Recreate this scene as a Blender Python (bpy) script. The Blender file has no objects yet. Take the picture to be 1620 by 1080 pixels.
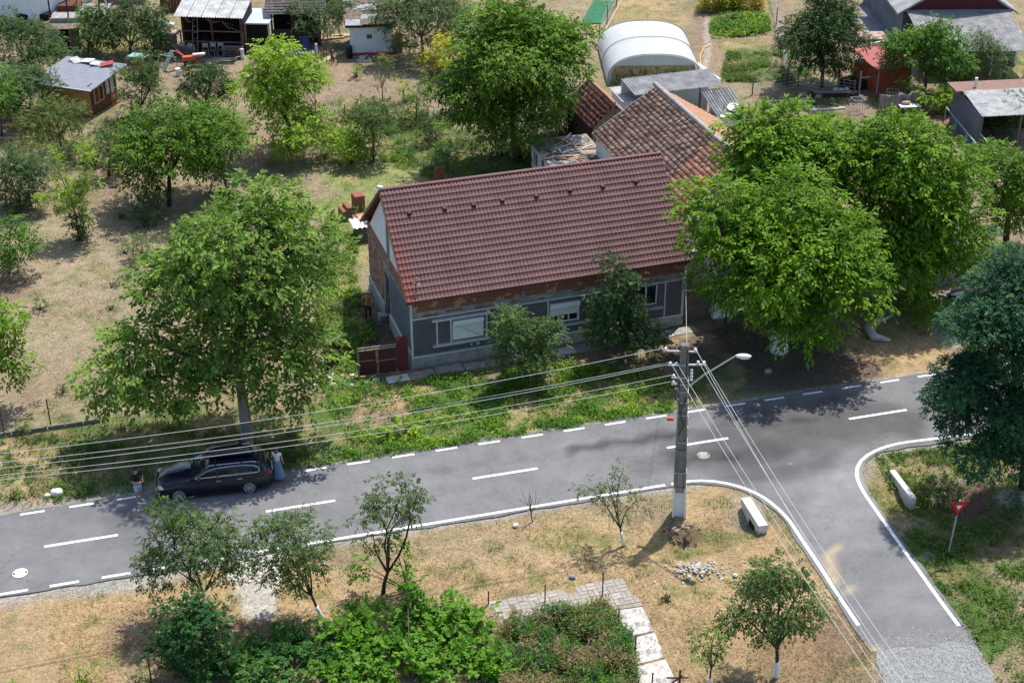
import bpy, math, random
import numpy as np
from mathutils import Vector, Matrix, Euler
rnd = random.Random(7)
rng = np.random.default_rng(7)
R = math.radians
SC = bpy.context.scene
C = SC.collection
# ---------------------------------------------------------------- camera, sky, sun
FP, TH, CH = 2450.0, 0.5205, 38.8          # focal length in photo pixels, downward pitch, camera height (m)
cam_d = bpy.data.cameras.new('camera'); cam = bpy.data.objects.new('camera', cam_d); C.objects.link(cam)
cam_d.sensor_width = 36.0; cam_d.lens = FP / 1620 * 36.0; cam_d.clip_start = 0.5; cam_d.clip_end = 6000
cam.location = (0, 0, CH); cam.rotation_euler = (math.pi / 2 - TH, 0, 0)
SC.camera = cam
SUN_EL, SUN_AZ = R(64), math.atan2(0.50, 0.86)      # azimuth measured from +Y towards +X
world = bpy.data.worlds.new('World'); SC.world = world; world.use_nodes = True
wn = world.node_tree.nodes; wl = world.node_tree.links; wn.clear()
sky = wn.new('ShaderNodeTexSky'); sky.sky_type = 'NISHITA'; sky.sun_disc = False
sky.sun_elevation = SUN_EL; sky.sun_rotation = SUN_AZ; sky.altitude = 200; sky.dust_density = 1.5; sky.ozone_density = 1.0
bg = wn.new('ShaderNodeBackground'); bg.inputs['Strength'].default_value = 0.15
wo = wn.new('ShaderNodeOutputWorld'); wl.new(sky.outputs[0], bg.inputs['Color']); wl.new(bg.outputs[0], wo.inputs['Surface'])
sun_d = bpy.data.lights.new('sun', 'SUN'); sun = bpy.data.objects.new('sun', sun_d); C.objects.link(sun)
sun_d.energy = 4.3; sun_d.angle = R(0.9); sun_d.color = (1.0, 0.955, 0.88)
sdir = Vector((math.sin(SUN_AZ) * math.cos(SUN_EL), math.cos(SUN_AZ) * math.cos(SUN_EL), math.sin(SUN_EL)))
sun.rotation_euler = sdir.to_track_quat('Z', 'Y').to_euler(); sun.location = (30, 60, 60)
SC.view_settings.view_transform = 'Standard'; SC.view_settings.look = 'None'
SC.view_settings.exposure = 0.52; SC.view_settings.gamma = 1.0; SC.view_settings.use_curve_mapping = False
SC.render.engine = 'CYCLES'
SC.cycles.max_bounces = 5; SC.cycles.diffuse_bounces = 3; SC.cycles.glossy_bounces = 2; SC.cycles.transmission_bounces = 3
SC.cycles.transparent_max_bounces = 6; SC.cycles.use_denoising = True

# ---------------------------------------------------------------- surveying helpers
SN, CS = math.sin(TH), math.cos(TH)
def ray(px, py):
    x, y = px - 810, 540 - py
    return Vector((x, FP * CS + y * SN, -FP * SN + y * CS))
def at(px, py, z=0.0):
    r = ray(px, py); t = (CH - z) / (-r.z)
    return Vector((r.x * t, r.y * t, z))
def onp(px, py, Y):
    r = ray(px, py); t = Y / r.y
    return Vector((r.x * t, Y, CH + r.z * t))
def hit(px, py, p0, n):
    r = ray(px, py); o = Vector((0, 0, CH)); t = (Vector(p0) - o).dot(n) / r.dot(n)
    return o + r * t
def pix(x, y, z=0.0):
    dz = z - CH
    up = y * SN + dz * CS; fw = y * CS - dz * SN
    return 810 + FP * x / fw, 540 - FP * up / fw
def pxm(p):
    return FP / (p[1] * CS - (p[2] - CH) * SN)

# ---------------------------------------------------------------- numpy value noise
class Noise:
    def __init__(s, seed): s.t = np.random.default_rng(seed).random((256, 256))
    def __call__(s, x, y):
        xi = np.floor(x).astype(int); yi = np.floor(y).astype(int); fx = x - xi; fy = y - yi
        fx = fx * fx * (3 - 2 * fx); fy = fy * fy * (3 - 2 * fy); t = s.t
        a = t[xi & 255, yi & 255]; b = t[(xi + 1) & 255, yi & 255]; c = t[xi & 255, (yi + 1) & 255]; d = t[(xi + 1) & 255, (yi + 1) & 255]
        return (a * (1 - fx) + b * fx) * (1 - fy) + (c * (1 - fx) + d * fx) * fy
    def fbm(s, x, y, o=4):
        v = 0; a = 0.5; n = 0
        for i in range(o):
            v = v + a * s(x * 2 ** i + 17 * i, y * 2 ** i + 31 * i); n += a; a *= 0.5
        return v / n
N1, N2, N3 = Noise(1), Noise(2), Noise(3)

# ---------------------------------------------------------------- materials
MAT = {}
def nodes(m):
    m.use_nodes = True; nt = m.node_tree; nt.nodes.clear()
    out = nt.nodes.new('ShaderNodeOutputMaterial'); p = nt.nodes.new('ShaderNodeBsdfPrincipled')
    nt.links.new(p.outputs[0], out.inputs['Surface']); return nt, p, out
def mat(name, col, rough=0.8, col2=None, scale=3.0, detail=6.0, bump=0.0, bscale=None, metal=0.0, spec=0.3, stretch=(1, 1, 1), contrast=(0.35, 0.65), attr=None, coat=0.0):
    if name in MAT: return MAT[name]
    m = bpy.data.materials.new(name); nt, p, out = nodes(m); L = nt.links
    p.inputs['Roughness'].default_value = rough; p.inputs['Metallic'].default_value = metal
    p.inputs['Specular IOR Level'].default_value = spec; p.inputs['Coat Weight'].default_value = coat
    tc = nt.nodes.new('ShaderNodeTexCoord'); mp = nt.nodes.new('ShaderNodeMapping'); mp.inputs['Scale'].default_value = stretch
    L.new(tc.outputs['Object'], mp.inputs['Vector'])
    nz = nt.nodes.new('ShaderNodeTexNoise'); nz.inputs['Scale'].default_value = scale; nz.inputs['Detail'].default_value = detail; nz.inputs['Roughness'].default_value = 0.65
    L.new(mp.outputs[0], nz.inputs['Vector'])
    mr = nt.nodes.new('ShaderNodeMapRange'); mr.inputs['From Min'].default_value = contrast[0]; mr.inputs['From Max'].default_value = contrast[1]
    L.new(nz.outputs['Fac'], mr.inputs['Value'])
    mx = nt.nodes.new('ShaderNodeMix'); mx.data_type = 'RGBA'; L.new(mr.outputs[0], mx.inputs['Factor'])
    if attr:
        a = nt.nodes.new('ShaderNodeAttribute'); a.attribute_name = attr
        dk = nt.nodes.new('ShaderNodeMix'); dk.data_type = 'RGBA'; dk.blend_type = 'MULTIPLY'; dk.inputs['Factor'].default_value = 1.0
        L.new(a.outputs['Color'], dk.inputs['A']); dk.inputs['B'].default_value = (*(col2 or (0.7, 0.7, 0.7)), 1)
        L.new(a.outputs['Color'], mx.inputs['A']); L.new(dk.outputs['Result'], mx.inputs['B'])
    else:
        c2 = col2 or tuple(c * 0.72 for c in col)
        mx.inputs['A'].default_value = (*col, 1); mx.inputs['B'].default_value = (*c2, 1)
    L.new(mx.outputs['Result'], p.inputs['Base Color'])
    if bump:
        nb = nt.nodes.new('ShaderNodeTexNoise'); nb.inputs['Scale'].default_value = bscale or scale * 5; nb.inputs['Detail'].default_value = 5
        L.new(mp.outputs[0], nb.inputs['Vector'])
        b = nt.nodes.new('ShaderNodeBump'); b.inputs['Strength'].default_value = bump; b.inputs['Distance'].default_value = 0.04
        L.new(nb.outputs['Fac'], b.inputs['Height']); L.new(b.outputs[0], p.inputs['Normal'])
    MAT[name] = m; return m
def leafmat():
    m = bpy.data.materials.new('leaf_surface'); nt, p, out = nodes(m); L = nt.links
    a = nt.nodes.new('ShaderNodeAttribute'); a.attribute_name = 'col'
    p.inputs['Roughness'].default_value = 0.6; p.inputs['Specular IOR Level'].default_value = 0.12
    L.new(a.outputs['Color'], p.inputs['Base Color'])
    tr = nt.nodes.new('ShaderNodeBsdfTranslucent'); g = nt.nodes.new('ShaderNodeMix'); g.data_type = 'RGBA'; g.blend_type = 'MULTIPLY'; g.inputs['Factor'].default_value = 1
    L.new(a.outputs['Color'], g.inputs['A']); g.inputs['B'].default_value = (1.5, 1.45, 0.6, 1); L.new(g.outputs['Result'], tr.inputs['Color'])
    ms = nt.nodes.new('ShaderNodeMixShader'); ms.inputs['Fac'].default_value = 0.29
    L.new(p.outputs[0], ms.inputs[1]); L.new(tr.outputs[0], ms.inputs[2]); L.new(ms.outputs[0], out.inputs['Surface'])
    return m
LEAF = leafmat()
M = dict(
    bark=mat('bark', (0.16, 0.13, 0.10), 0.9, (0.07, 0.055, 0.045), 4, bump=0.6, stretch=(1, 1, 0.25)),
    barkpale=mat('pale_bark', (0.30, 0.28, 0.25), 0.9, (0.13, 0.11, 0.09), 3, bump=0.6, stretch=(1, 1, 0.25)),
    barkdark=mat('dark_bark', (0.07, 0.05, 0.04), 0.9, (0.03, 0.025, 0.02), 5, bump=0.5, stretch=(1, 1, 0.3)),
    white=mat('whitewash', (0.78, 0.78, 0.76), 0.85, (0.55, 0.54, 0.50), 5, contrast=(0.5, 0.8), bump=0.2),
    whitewall=mat('white_lime_wall', (0.72, 0.75, 0.78), 0.9, (0.55, 0.57, 0.58), 1.5, contrast=(0.45, 0.8), bump=0.15),
    conc=mat('concrete', (0.36, 0.35, 0.33), 0.9, (0.22, 0.21, 0.20), 2.5, bump=0.3, bscale=20),
    concpale=mat('pale_concrete', (0.60, 0.585, 0.55), 0.9, (0.42, 0.40, 0.36), 3, bump=0.3, bscale=20, contrast=(0.45, 0.75)),
    concdark=mat('dark_concrete', (0.20, 0.195, 0.19), 0.9, (0.10, 0.10, 0.095), 1.5, bump=0.3, bscale=15),
    render=mat('grey_render', (0.125, 0.125, 0.13), 0.9, (0.095, 0.095, 0.10), 1.2, bump=0.25, bscale=60),
    renderblue=mat('blue_grey_render', (0.13, 0.155, 0.19), 0.9, (0.095, 0.11, 0.14), 0.8, bump=0.25, bscale=60),
    trim=mat('pale_trim', (0.52, 0.54, 0.56), 0.8, (0.38, 0.39, 0.40), 5, contrast=(0.5, 0.8)),
    cement=mat('raw_cement', (0.33, 0.33, 0.32), 0.95, (0.15, 0.13, 0.12), 1.6, bump=0.6, bscale=10),
    brick=mat('hollow_brick', (0.30, 0.125, 0.075), 0.9, (0.17, 0.07, 0.05), 2.2, bump=0.4, bscale=30),
    brick2=mat('pale_brick', (0.50, 0.26, 0.15), 0.9, (0.36, 0.16, 0.10), 3.0, bump=0.4, bscale=30),
    mortar=mat('mortar', (0.30, 0.27, 0.24), 0.95, (0.18, 0.15, 0.13), 4, bump=0.5),
    rooftile=mat('brown_roof_sheet', (0.215, 0.082, 0.072), 0.62, (0.84, 0.80, 0.80), 1.1, bump=0.12, bscale=25, spec=0.2, attr='col'),
    clay=mat('clay_tile', (0.4, 0.2, 0.13), 0.9, (0.62, 0.58, 0.56), 6, bump=0.5, bscale=25, attr='col'),
    shutter=mat('white_shutter', (0.78, 0.80, 0.82), 0.5, (0.72, 0.74, 0.76), 2),
    pvc=mat('white_window_frame', (0.80, 0.81, 0.82), 0.4, (0.74, 0.75, 0.76), 3),
    glass=mat('window_glass', (0.012, 0.014, 0.016), 0.08, (0.02, 0.022, 0.024), 2, spec=0.6),
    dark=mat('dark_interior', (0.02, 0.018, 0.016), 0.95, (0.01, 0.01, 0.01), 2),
    gate=mat('maroon_metal', (0.085, 0.022, 0.024), 0.5, (0.055, 0.018, 0.02), 1.5, bump=0.1),
    gatepost=mat('maroon_post', (0.13, 0.028, 0.03), 0.6, (0.10, 0.022, 0.025), 2),
    rail=mat('weathered_rail', (0.34, 0.30, 0.24), 0.8, (0.18, 0.13, 0.09), 6),
    wood=mat('weathered_wood', (0.20, 0.16, 0.12), 0.9, (0.09, 0.07, 0.055), 3, bump=0.4, stretch=(1, 1, 4)),
    wooddark=mat('dark_wood', (0.055, 0.035, 0.028), 0.85, (0.028, 0.02, 0.018), 3, bump=0.4),
    woodbrown=mat('brown_wood', (0.13, 0.045, 0.022), 0.7, (0.08, 0.03, 0.018), 3, bump=0.3),
    woodpale=mat('pale_board', (0.46, 0.35, 0.22), 0.85, (0.30, 0.22, 0.14), 4, bump=0.3),
    asb=mat('fibre_cement_sheet', (0.36, 0.36, 0.36), 0.9, (0.20, 0.20, 0.205), 1.5, bump=0.25, bscale=25),
    asbpale=mat('pale_fibre_sheet', (0.50, 0.50, 0.49), 0.9, (0.30, 0.30, 0.30), 1.5, bump=0.25, bscale=25),
    metalblue=mat('blue_grey_sheet', (0.225, 0.24, 0.28), 0.6, (0.16, 0.17, 0.205), 1.0, bump=0.1, stretch=(1, 4, 1)),
    redroof=mat('red_sheet', (0.34, 0.065, 0.06), 0.6, (0.26, 0.05, 0.05), 1.5, bump=0.1),
    redwall=mat('orange_red_wall', (0.38, 0.095, 0.04), 0.8, (0.26, 0.065, 0.03), 2.5, bump=0.3),
    pinkroof=mat('pinkish_roof', (0.46, 0.30, 0.30), 0.85, (0.34, 0.22, 0.22), 2.0, bump=0.2),
    yellow=mat('yellow_board', (0.52, 0.30, 0.08), 0.8, (0.36, 0.20, 0.06), 2.0, bump=0.2),
    orange=mat('orange_paint', (0.60, 0.12, 0.04), 0.5, (0.42, 0.08, 0.03), 3),
    turq=mat('turquoise_paint', (0.16, 0.32, 0.32), 0.7, (0.30, 0.38, 0.37), 3),
    steel=mat('galvanised_steel', (0.50, 0.52, 0.54), 0.45, (0.38, 0.40, 0.42), 8, metal=0.4),
    rust=mat('rusty_iron', (0.13, 0.055, 0.04), 0.85, (0.07, 0.03, 0.025), 8, bump=0.3),
    wire=mat('bare_wire', (0.62, 0.62, 0.60), 0.5, (0.50, 0.50, 0.48), 3),
    porcelain=mat('white_porcelain', (0.80, 0.80, 0.78), 0.3, (0.7, 0.7, 0.68), 3),
    paint=mat('road_paint', (0.74, 0.74, 0.72), 0.8, (0.33, 0.33, 0.33), 7.0, detail=9, contrast=(0.55, 0.78), bump=0.2),
    tarp=mat('grey_tarpaulin', (0.28, 0.26, 0.23), 0.9, (0.18, 0.17, 0.15), 2, bump=0.6, bscale=4),
    plastic=mat('white_plastic', (0.75, 0.75, 0.74), 0.5, (0.6, 0.6, 0.58), 4),
    black=mat('black_plastic', (0.018, 0.018, 0.02), 0.45, (0.012, 0.012, 0.013), 4),
    red=mat('sign_red', (0.50, 0.02, 0.03), 0.45, (0.40, 0.02, 0.03), 4),
    stone=mat('rubble_stone', (0.46, 0.43, 0.39), 0.9, (0.38, 0.35, 0.31), 4, bump=0.5),
    slab=mat('white_slab', (0.47, 0.455, 0.43), 0.9, (0.17, 0.155, 0.14), 2.2, bump=0.6, bscale=9, contrast=(0.52, 0.66)),
    paver=mat('concrete_paver', (0.33, 0.30, 0.27), 0.9, (0.23, 0.21, 0.19), 4, bump=0.4, bscale=20),
)

def thin_film(name, c, f):
    m = bpy.data.materials.new(name); nt, p, out = nodes(m); p.inputs['Roughness'].default_value = .4; tc = nt.nodes.new('ShaderNodeTexCoord'); mp = nt.nodes.new('ShaderNodeMapping'); mp.inputs['Scale'].default_value = (1.2, 9, 1.2); nz = nt.nodes.new('ShaderNodeTexNoise'); nz.inputs['Scale'].default_value = .9; nz.inputs['Detail'].default_value = 7; cr = nt.nodes.new('ShaderNodeMapRange'); cr.inputs['From Min'].default_value = .35; cr.inputs['From Max'].default_value = .6; mx = nt.nodes.new('ShaderNodeMix'); mx.data_type = 'RGBA'; mx.inputs['A'].default_value = (c[0] * .80, c[1] * .82, c[2] * .83, 1); mx.inputs['B'].default_value = (*c, 1)
    nt.links.new(tc.outputs['Object'], mp.inputs[0]); nt.links.new(mp.outputs[0], nz.inputs['Vector']); nt.links.new(nz.outputs['Fac'], cr.inputs['Value']); nt.links.new(cr.outputs[0], mx.inputs['Factor']); nt.links.new(mx.outputs['Result'], p.inputs['Base Color'])
    bm = nt.nodes.new('ShaderNodeBump'); bm.inputs['Strength'].default_value = .6; bm.inputs['Distance'].default_value = .08; nt.links.new(nz.outputs['Fac'], bm.inputs['Height']); nt.links.new(bm.outputs[0], p.inputs['Normal'])
    tr = nt.nodes.new('ShaderNodeBsdfTranslucent'); tr.inputs['Color'].default_value = (*c, 1); t2 = nt.nodes.new('ShaderNodeBsdfTransparent'); a = nt.nodes.new('ShaderNodeMixShader'); b = nt.nodes.new('ShaderNodeMixShader')
    a.inputs['Fac'].default_value = .5; b.inputs['Fac'].default_value = f; nt.links.new(p.outputs[0], a.inputs[1]); nt.links.new(tr.outputs[0], a.inputs[2]); nt.links.new(a.outputs[0], b.inputs[1]); nt.links.new(t2.outputs[0], b.inputs[2]); nt.links.new(b.outputs[0], out.inputs['Surface']); return m
M['film'] = thin_film('greenhouse_film', (.84, .86, .87), .12); M['filmclear'] = thin_film('clear_film', (.6, .68, .72), .35)
# ---------------------------------------------------------------- mesh helpers
def link(o, parent=None):
    C.objects.link(o)
    if parent: o.parent = parent
    return o
def npmesh(name, V, F, m, parent=None, col=None, smooth=False):
    V = np.asarray(V, dtype=np.float32).reshape(-1, 3); F = np.asarray(F, dtype=np.int32)
    me = bpy.data.meshes.new(name); me.vertices.add(len(V)); me.vertices.foreach_set('co', V.ravel())
    k = F.shape[1]; me.loops.add(F.size); me.loops.foreach_set('vertex_index', F.ravel())
    me.polygons.add(len(F)); me.polygons.foreach_set('loop_start', np.arange(0, F.size, k, dtype=np.int32))
    if col is not None:
        c = np.ones((len(V), 4), np.float32); c[:, :3] = col
        a = me.color_attributes.new('col', 'FLOAT_COLOR', 'POINT'); a.data.foreach_set('color', c.ravel())
    if smooth: me.polygons.foreach_set('use_smooth', np.ones(len(F), bool))
    me.update(calc_edges=True); me.materials.append(m)
    return link(bpy.data.objects.new(name, me), parent)
class MB:
    def __init__(s): s.v = []; s.f = []
    def add(s, vs, fs):
        o = len(s.v); s.v += [tuple(p) for p in vs]; s.f += [tuple(i + o for i in f) for f in fs]; return s
    def box(s, x0, x1, y0, y1, z0, z1):
        return s.add([(x0, y0, z0), (x1, y0, z0), (x1, y1, z0), (x0, y1, z0), (x0, y0, z1), (x1, y0, z1), (x1, y1, z1), (x0, y1, z1)],
                     [(0, 3, 2, 1), (4, 5, 6, 7), (0, 1, 5, 4), (1, 2, 6, 5), (2, 3, 7, 6), (3, 0, 4, 7)])
    def boxm(s, mtx, sx, sy, sz):
        vs = [mtx @ Vector((x * sx / 2, y * sy / 2, z * sz / 2)) for z in (-1, 1) for x, y in ((-1, -1), (1, -1), (1, 1), (-1, 1))]
        return s.add(vs, [(0, 3, 2, 1), (4, 5, 6, 7), (0, 1, 5, 4), (1, 2, 6, 5), (2, 3, 7, 6), (3, 0, 4, 7)])
    def beam(s, p, q, w, h=None, up=(0, 0, 1)):
        p, q = Vector(p), Vector(q); d = (q - p); l = d.length; d.normalize(); up = Vector(up)
        if abs(d.dot(up)) > 0.97: up = Vector((1, 0, 0))
        x = d.cross(up).normalized(); z = x.cross(d)
        mtx = Matrix.Translation((p + q) / 2) @ Matrix((x, d, z)).transposed().to_4x4()
        return s.boxm(mtx, w, l, h or w)
    def tube(s, pts, rads, n=6, cap=True):
        pts = [Vector(p) for p in pts]
        if not hasattr(rads, '__len__'): rads = [rads] * len(pts)
        vs = []; fs = []; prev = None
        for i, p in enumerate(pts):
            d = (pts[min(i + 1, len(pts) - 1)] - pts[max(i - 1, 0)]).normalized()
            if prev is None:
                a = Vector((0, 0, 1)) if abs(d.z) < 0.9 else Vector((1, 0, 0)); x = d.cross(a).normalized()
            else: x = (prev - d * prev.dot(d)).normalized()
            prev = x; y = d.cross(x)
            for k in range(n):
                t = 2 * math.pi * k / n; vs.append(p + (x * math.cos(t) + y * math.sin(t)) * rads[i])
        for i in range(len(pts) - 1):
            for k in range(n): fs.append((i * n + k, i * n + (k + 1) % n, (i + 1) * n + (k + 1) % n, (i + 1) * n + k))
        if cap: fs += [tuple(range(n))[::-1], tuple(range((len(pts) - 1) * n, len(pts) * n))]
        return s.add(vs, fs)
    def prism(s, poly, vec):
        n = len(poly); vec = Vector(vec); vs = [Vector(p) for p in poly] + [Vector(p) + vec for p in poly]
        return s.add(vs, [tuple(range(n))[::-1], tuple(range(n, 2 * n))] + [(i, (i + 1) % n, n + (i + 1) % n, n + i) for i in range(n)])
    def holes(s, x0, x1, z0, z1, y0, y1, hs):
        xs = sorted({x0, x1} | {v for h in hs for v in h[:2]}); zs = sorted({z0, z1} | {v for h in hs for v in h[2:]})
        for i in range(len(xs) - 1):
            for j in range(len(zs) - 1):
                cx, cz = (xs[i] + xs[i + 1]) / 2, (zs[j] + zs[j + 1]) / 2
                if not any(h[0] < cx < h[1] and h[2] < cz < h[3] for h in hs): s.box(xs[i], xs[i + 1], y0, y1, zs[j], zs[j + 1])
        return s
    def sphere(s, c, r, n=8, m=6):
        rx, ry, rz = r if hasattr(r, '__len__') else (r, r, r); vs = []; fs = []
        for j in range(1, m):
            ph = math.pi * j / m
            for k in range(n): t = 2 * math.pi * k / n; vs.append((c[0] + rx * math.sin(ph) * math.cos(t), c[1] + ry * math.sin(ph) * math.sin(t), c[2] + rz * math.cos(ph)))
        vs += [(c[0], c[1], c[2] + rz), (c[0], c[1], c[2] - rz)]; T = len(vs) - 2
        for j in range(m - 2):
            for k in range(n): fs.append((j * n + k, (j + 1) * n + k, (j + 1) * n + (k + 1) % n, j * n + (k + 1) % n))
        for k in range(n): fs += [(T, k, (k + 1) % n), (T + 1, (m - 2) * n + (k + 1) % n, (m - 2) * n + k)]
        return s.add(vs, fs)
    def swapxy(s): s.v = [(y, x, z) for x, y, z in s.v]; s.f = [f[::-1] for f in s.f]; return s
    def build(s, name, m, parent=None, smooth=False, bevel=0, loc=None):
        me = bpy.data.meshes.new(name); me.from_pydata(s.v, [], s.f); me.update(); me.materials.append(m if not isinstance(m, str) else M[m])
        if smooth: me.polygons.foreach_set('use_smooth', [True] * len(me.polygons))
        o = link(bpy.data.objects.new(name, me), parent)
        if loc: o.location = loc
        if bevel:
            b = o.modifiers.new('bevel', 'BEVEL'); b.width = bevel; b.segments = 2; b.limit_method = 'ANGLE'
        return o
def tag(o, label, cat, group=None):
    o['label'] = label; o['category'] = cat
    if group: o['group'] = group
    return o
def thing(name, label, cat, loc=(0, 0, 0), rot=0.0, group=None):
    o = bpy.data.objects.new(name, None); o.empty_display_size = 0.3; C.objects.link(o)
    o.location = loc if len(loc) == 3 else (*loc, 0); o.rotation_euler = (0, 0, rot)
    return tag(o, label, cat, group)
def kind(o, k): o['kind'] = k; return o
def copy_tree(o, parent=None):
    c = o.copy(); C.objects.link(c); c.parent = parent
    for ch in [x for x in o.children]: copy_tree(ch, c)
    return c

def corr(name, p, u, v, nu, m, parent, pitch=0.15, amp=0.025, rows=1, th=0.012, sag=0.0):
    """corrugated sheet: corner p, edge u across the waves, edge v down the slope; split in nu sheets, each a part"""
    p, u, v = Vector(p), Vector(u), Vector(v); n = u.cross(v).normalized()
    if n.z < 0: n = -n
    for r in range(rows):
        for k in range(nu):
            a = p + u * (k / nu) + v * (r / rows) + n * (0.012 * (rows - r)) + n * rnd.uniform(-.006, .012)
            uu = u / nu * 1.0; vv = v / rows * (1.05 if r < rows - 1 else 1.0); w = uu.length; nw = max(2, int(w / pitch * 4)); V = []
            tw = rnd.uniform(-.02, .02)
            for t in (0, 1):
                for j in range(2):
                    for i in range(nw + 1):
                        V.append(a + uu * (i / nw) + vv * (j + tw * i / nw * 0.3) + n * (amp * math.sin(2 * math.pi * i / nw * w / pitch) - t * th))
            F = []; q = 2 * (nw + 1)
            for i in range(nw):
                F.append((i, i + 1, nw + 2 + i, nw + 1 + i)); F.append((q + i, q + nw + 1 + i, q + nw + 2 + i, q + i + 1))
                F.append((i, q + i, q + i + 1, i + 1)); F.append((nw + 1 + i, nw + 2 + i, q + nw + 2 + i, q + nw + 1 + i))
            mb = MB(); mb.add(V, F); mb.build(name, m, parent)

# ---------------------------------------------------------------- foliage
PAL = dict(
    walnut=((0.018, 0.062, 0.007), (0.165, 0.300, 0.026)), big=((0.024, 0.082, 0.005), (0.205, 0.360, 0.024)),
    pale=((0.026, 0.076, 0.012), (0.235, 0.365, 0.058)), lime=((0.070, 0.170, 0.012), (0.330, 0.480, 0.040)),
    dark=((0.012, 0.040, 0.012), (0.060, 0.118, 0.034)), grey=((0.024, 0.060, 0.022), (0.125, 0.195, 0.072)),
    teal=((0.010, 0.050, 0.026), (0.060, 0.165, 0.075)), yellow=((0.30, 0.29, 0.020), (0.62, 0.58, 0.050)),
    fruit=((0.028, 0.062, 0.018), (0.110, 0.180, 0.048)), olive=((0.040, 0.068, 0.018), (0.170, 0.220, 0.058)),
    mid=((0.022, 0.074, 0.010), (0.140, 0.275, 0.036)), vine=((0.022, 0.100, 0.008), (0.160, 0.340, 0.028)), hazel=((0.008, 0.040, 0.012), (0.050, 0.140, 0.036)), hedge=((0.016, 0.070, 0.014), (0.090, 0.220, 0.046)))
NLEAF = [0]
def unit(a): return a / np.maximum(np.linalg.norm(a, axis=1, keepdims=True), 1e-6)
def leaves(P, D, Nn, L, W, col):
    """rhombic folded leaves at P pointing along D with normals Nn"""
    n = len(P); D = unit(D); S = unit(np.cross(D, Nn)); Nn = np.cross(S, D)
    L = L[:, None]; W = W[:, None]
    V = np.empty((n, 4, 3)); V[:, 0] = P; V[:, 1] = P + D * L * 0.45 + S * W * 0.5 - Nn * W * 0.12; V[:, 2] = P + D * L - Nn * L * 0.18; V[:, 3] = P + D * L * 0.45 - S * W * 0.5 - Nn * W * 0.12
    F = np.arange(n * 4).reshape(n, 4); return V.reshape(-1, 3), F, np.repeat(col, 4, axis=0)
def crown_pts(lobes, cdens, lpc, crad):
    pads = crad >= .55
    if pads: cdens, lpc, crad = cdens * .66, lpc * 2.25, crad * 1.38; lobes = [(c, tuple(q * .93 for q in r)) for c, r in lobes]
    P = []; O = []; CL = []; cc = []
    for (c, r) in lobes:
        a, b, z = r; area = 4 * math.pi * (((a * b) ** 1.6 + (a * z) ** 1.6 + (b * z) ** 1.6) / 3) ** (1 / 1.6)
        K = max(9, int(area * cdens)); W3 = rng.normal(size=(3, 3)) * 2.6; F3 = rng.random(3) * 6.3
        for k in range(K):
            d = rng.normal(size=3); d /= np.linalg.norm(d)
            if d[2] < -0.35 and rng.random() < 0.6: d[2] = -d[2]
            g = float(np.sin(W3 @ d + F3).sum()) / 3
            if g < -0.38 and rng.random() < 0.85: continue
            f = (rng.uniform(0.6, 1.02) if rng.random() < 0.82 else rng.uniform(0.2, 0.6)) * (1 + .22 * g) + (rng.random() < .10) * rng.uniform(.05, .18)
            q = np.array(c) + d * np.array(r) * f
            if q[2] < 0.15: q[2] = 0.15 + rng.random() * .3
            if any(c2 is not c and sum(((q[i] - c2[i]) / r2[i]) ** 2 for i in range(3)) < 0.4 for c2, r2 in lobes): continue
            cr = crad * rng.uniform(0.5, 1.4) * min(1.0, 0.45 + min(a, z) / 2.5)
            n = max(7, int(lpc * rng.uniform(0.6, 1.4) * (cr / crad) ** 1.6))
            p = rng.normal(size=(n, 3)) * cr * np.array([.50, .50, .30])
            if pads:
                h = unit(rng.normal(size=(n, 3))); fl = (h[:, 2] < 0) & (rng.random(n) < .72); h[fl, 2] *= -1; p = h * cr * np.array([.92, .92, .52]) * rng.uniform(.72, 1.06, (n, 1)); p[:, 2] -= .18 * cr * (np.hypot(p[:, 0], p[:, 1]) / cr) ** 2
            P.append(q + p); O.append(unit(p + 1e-4) + d * 0.6); CL.append(np.full(n, rng.random())); cc.append((q, d))
    return np.concatenate(P), np.concatenate(O), np.concatenate(CL), cc
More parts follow.
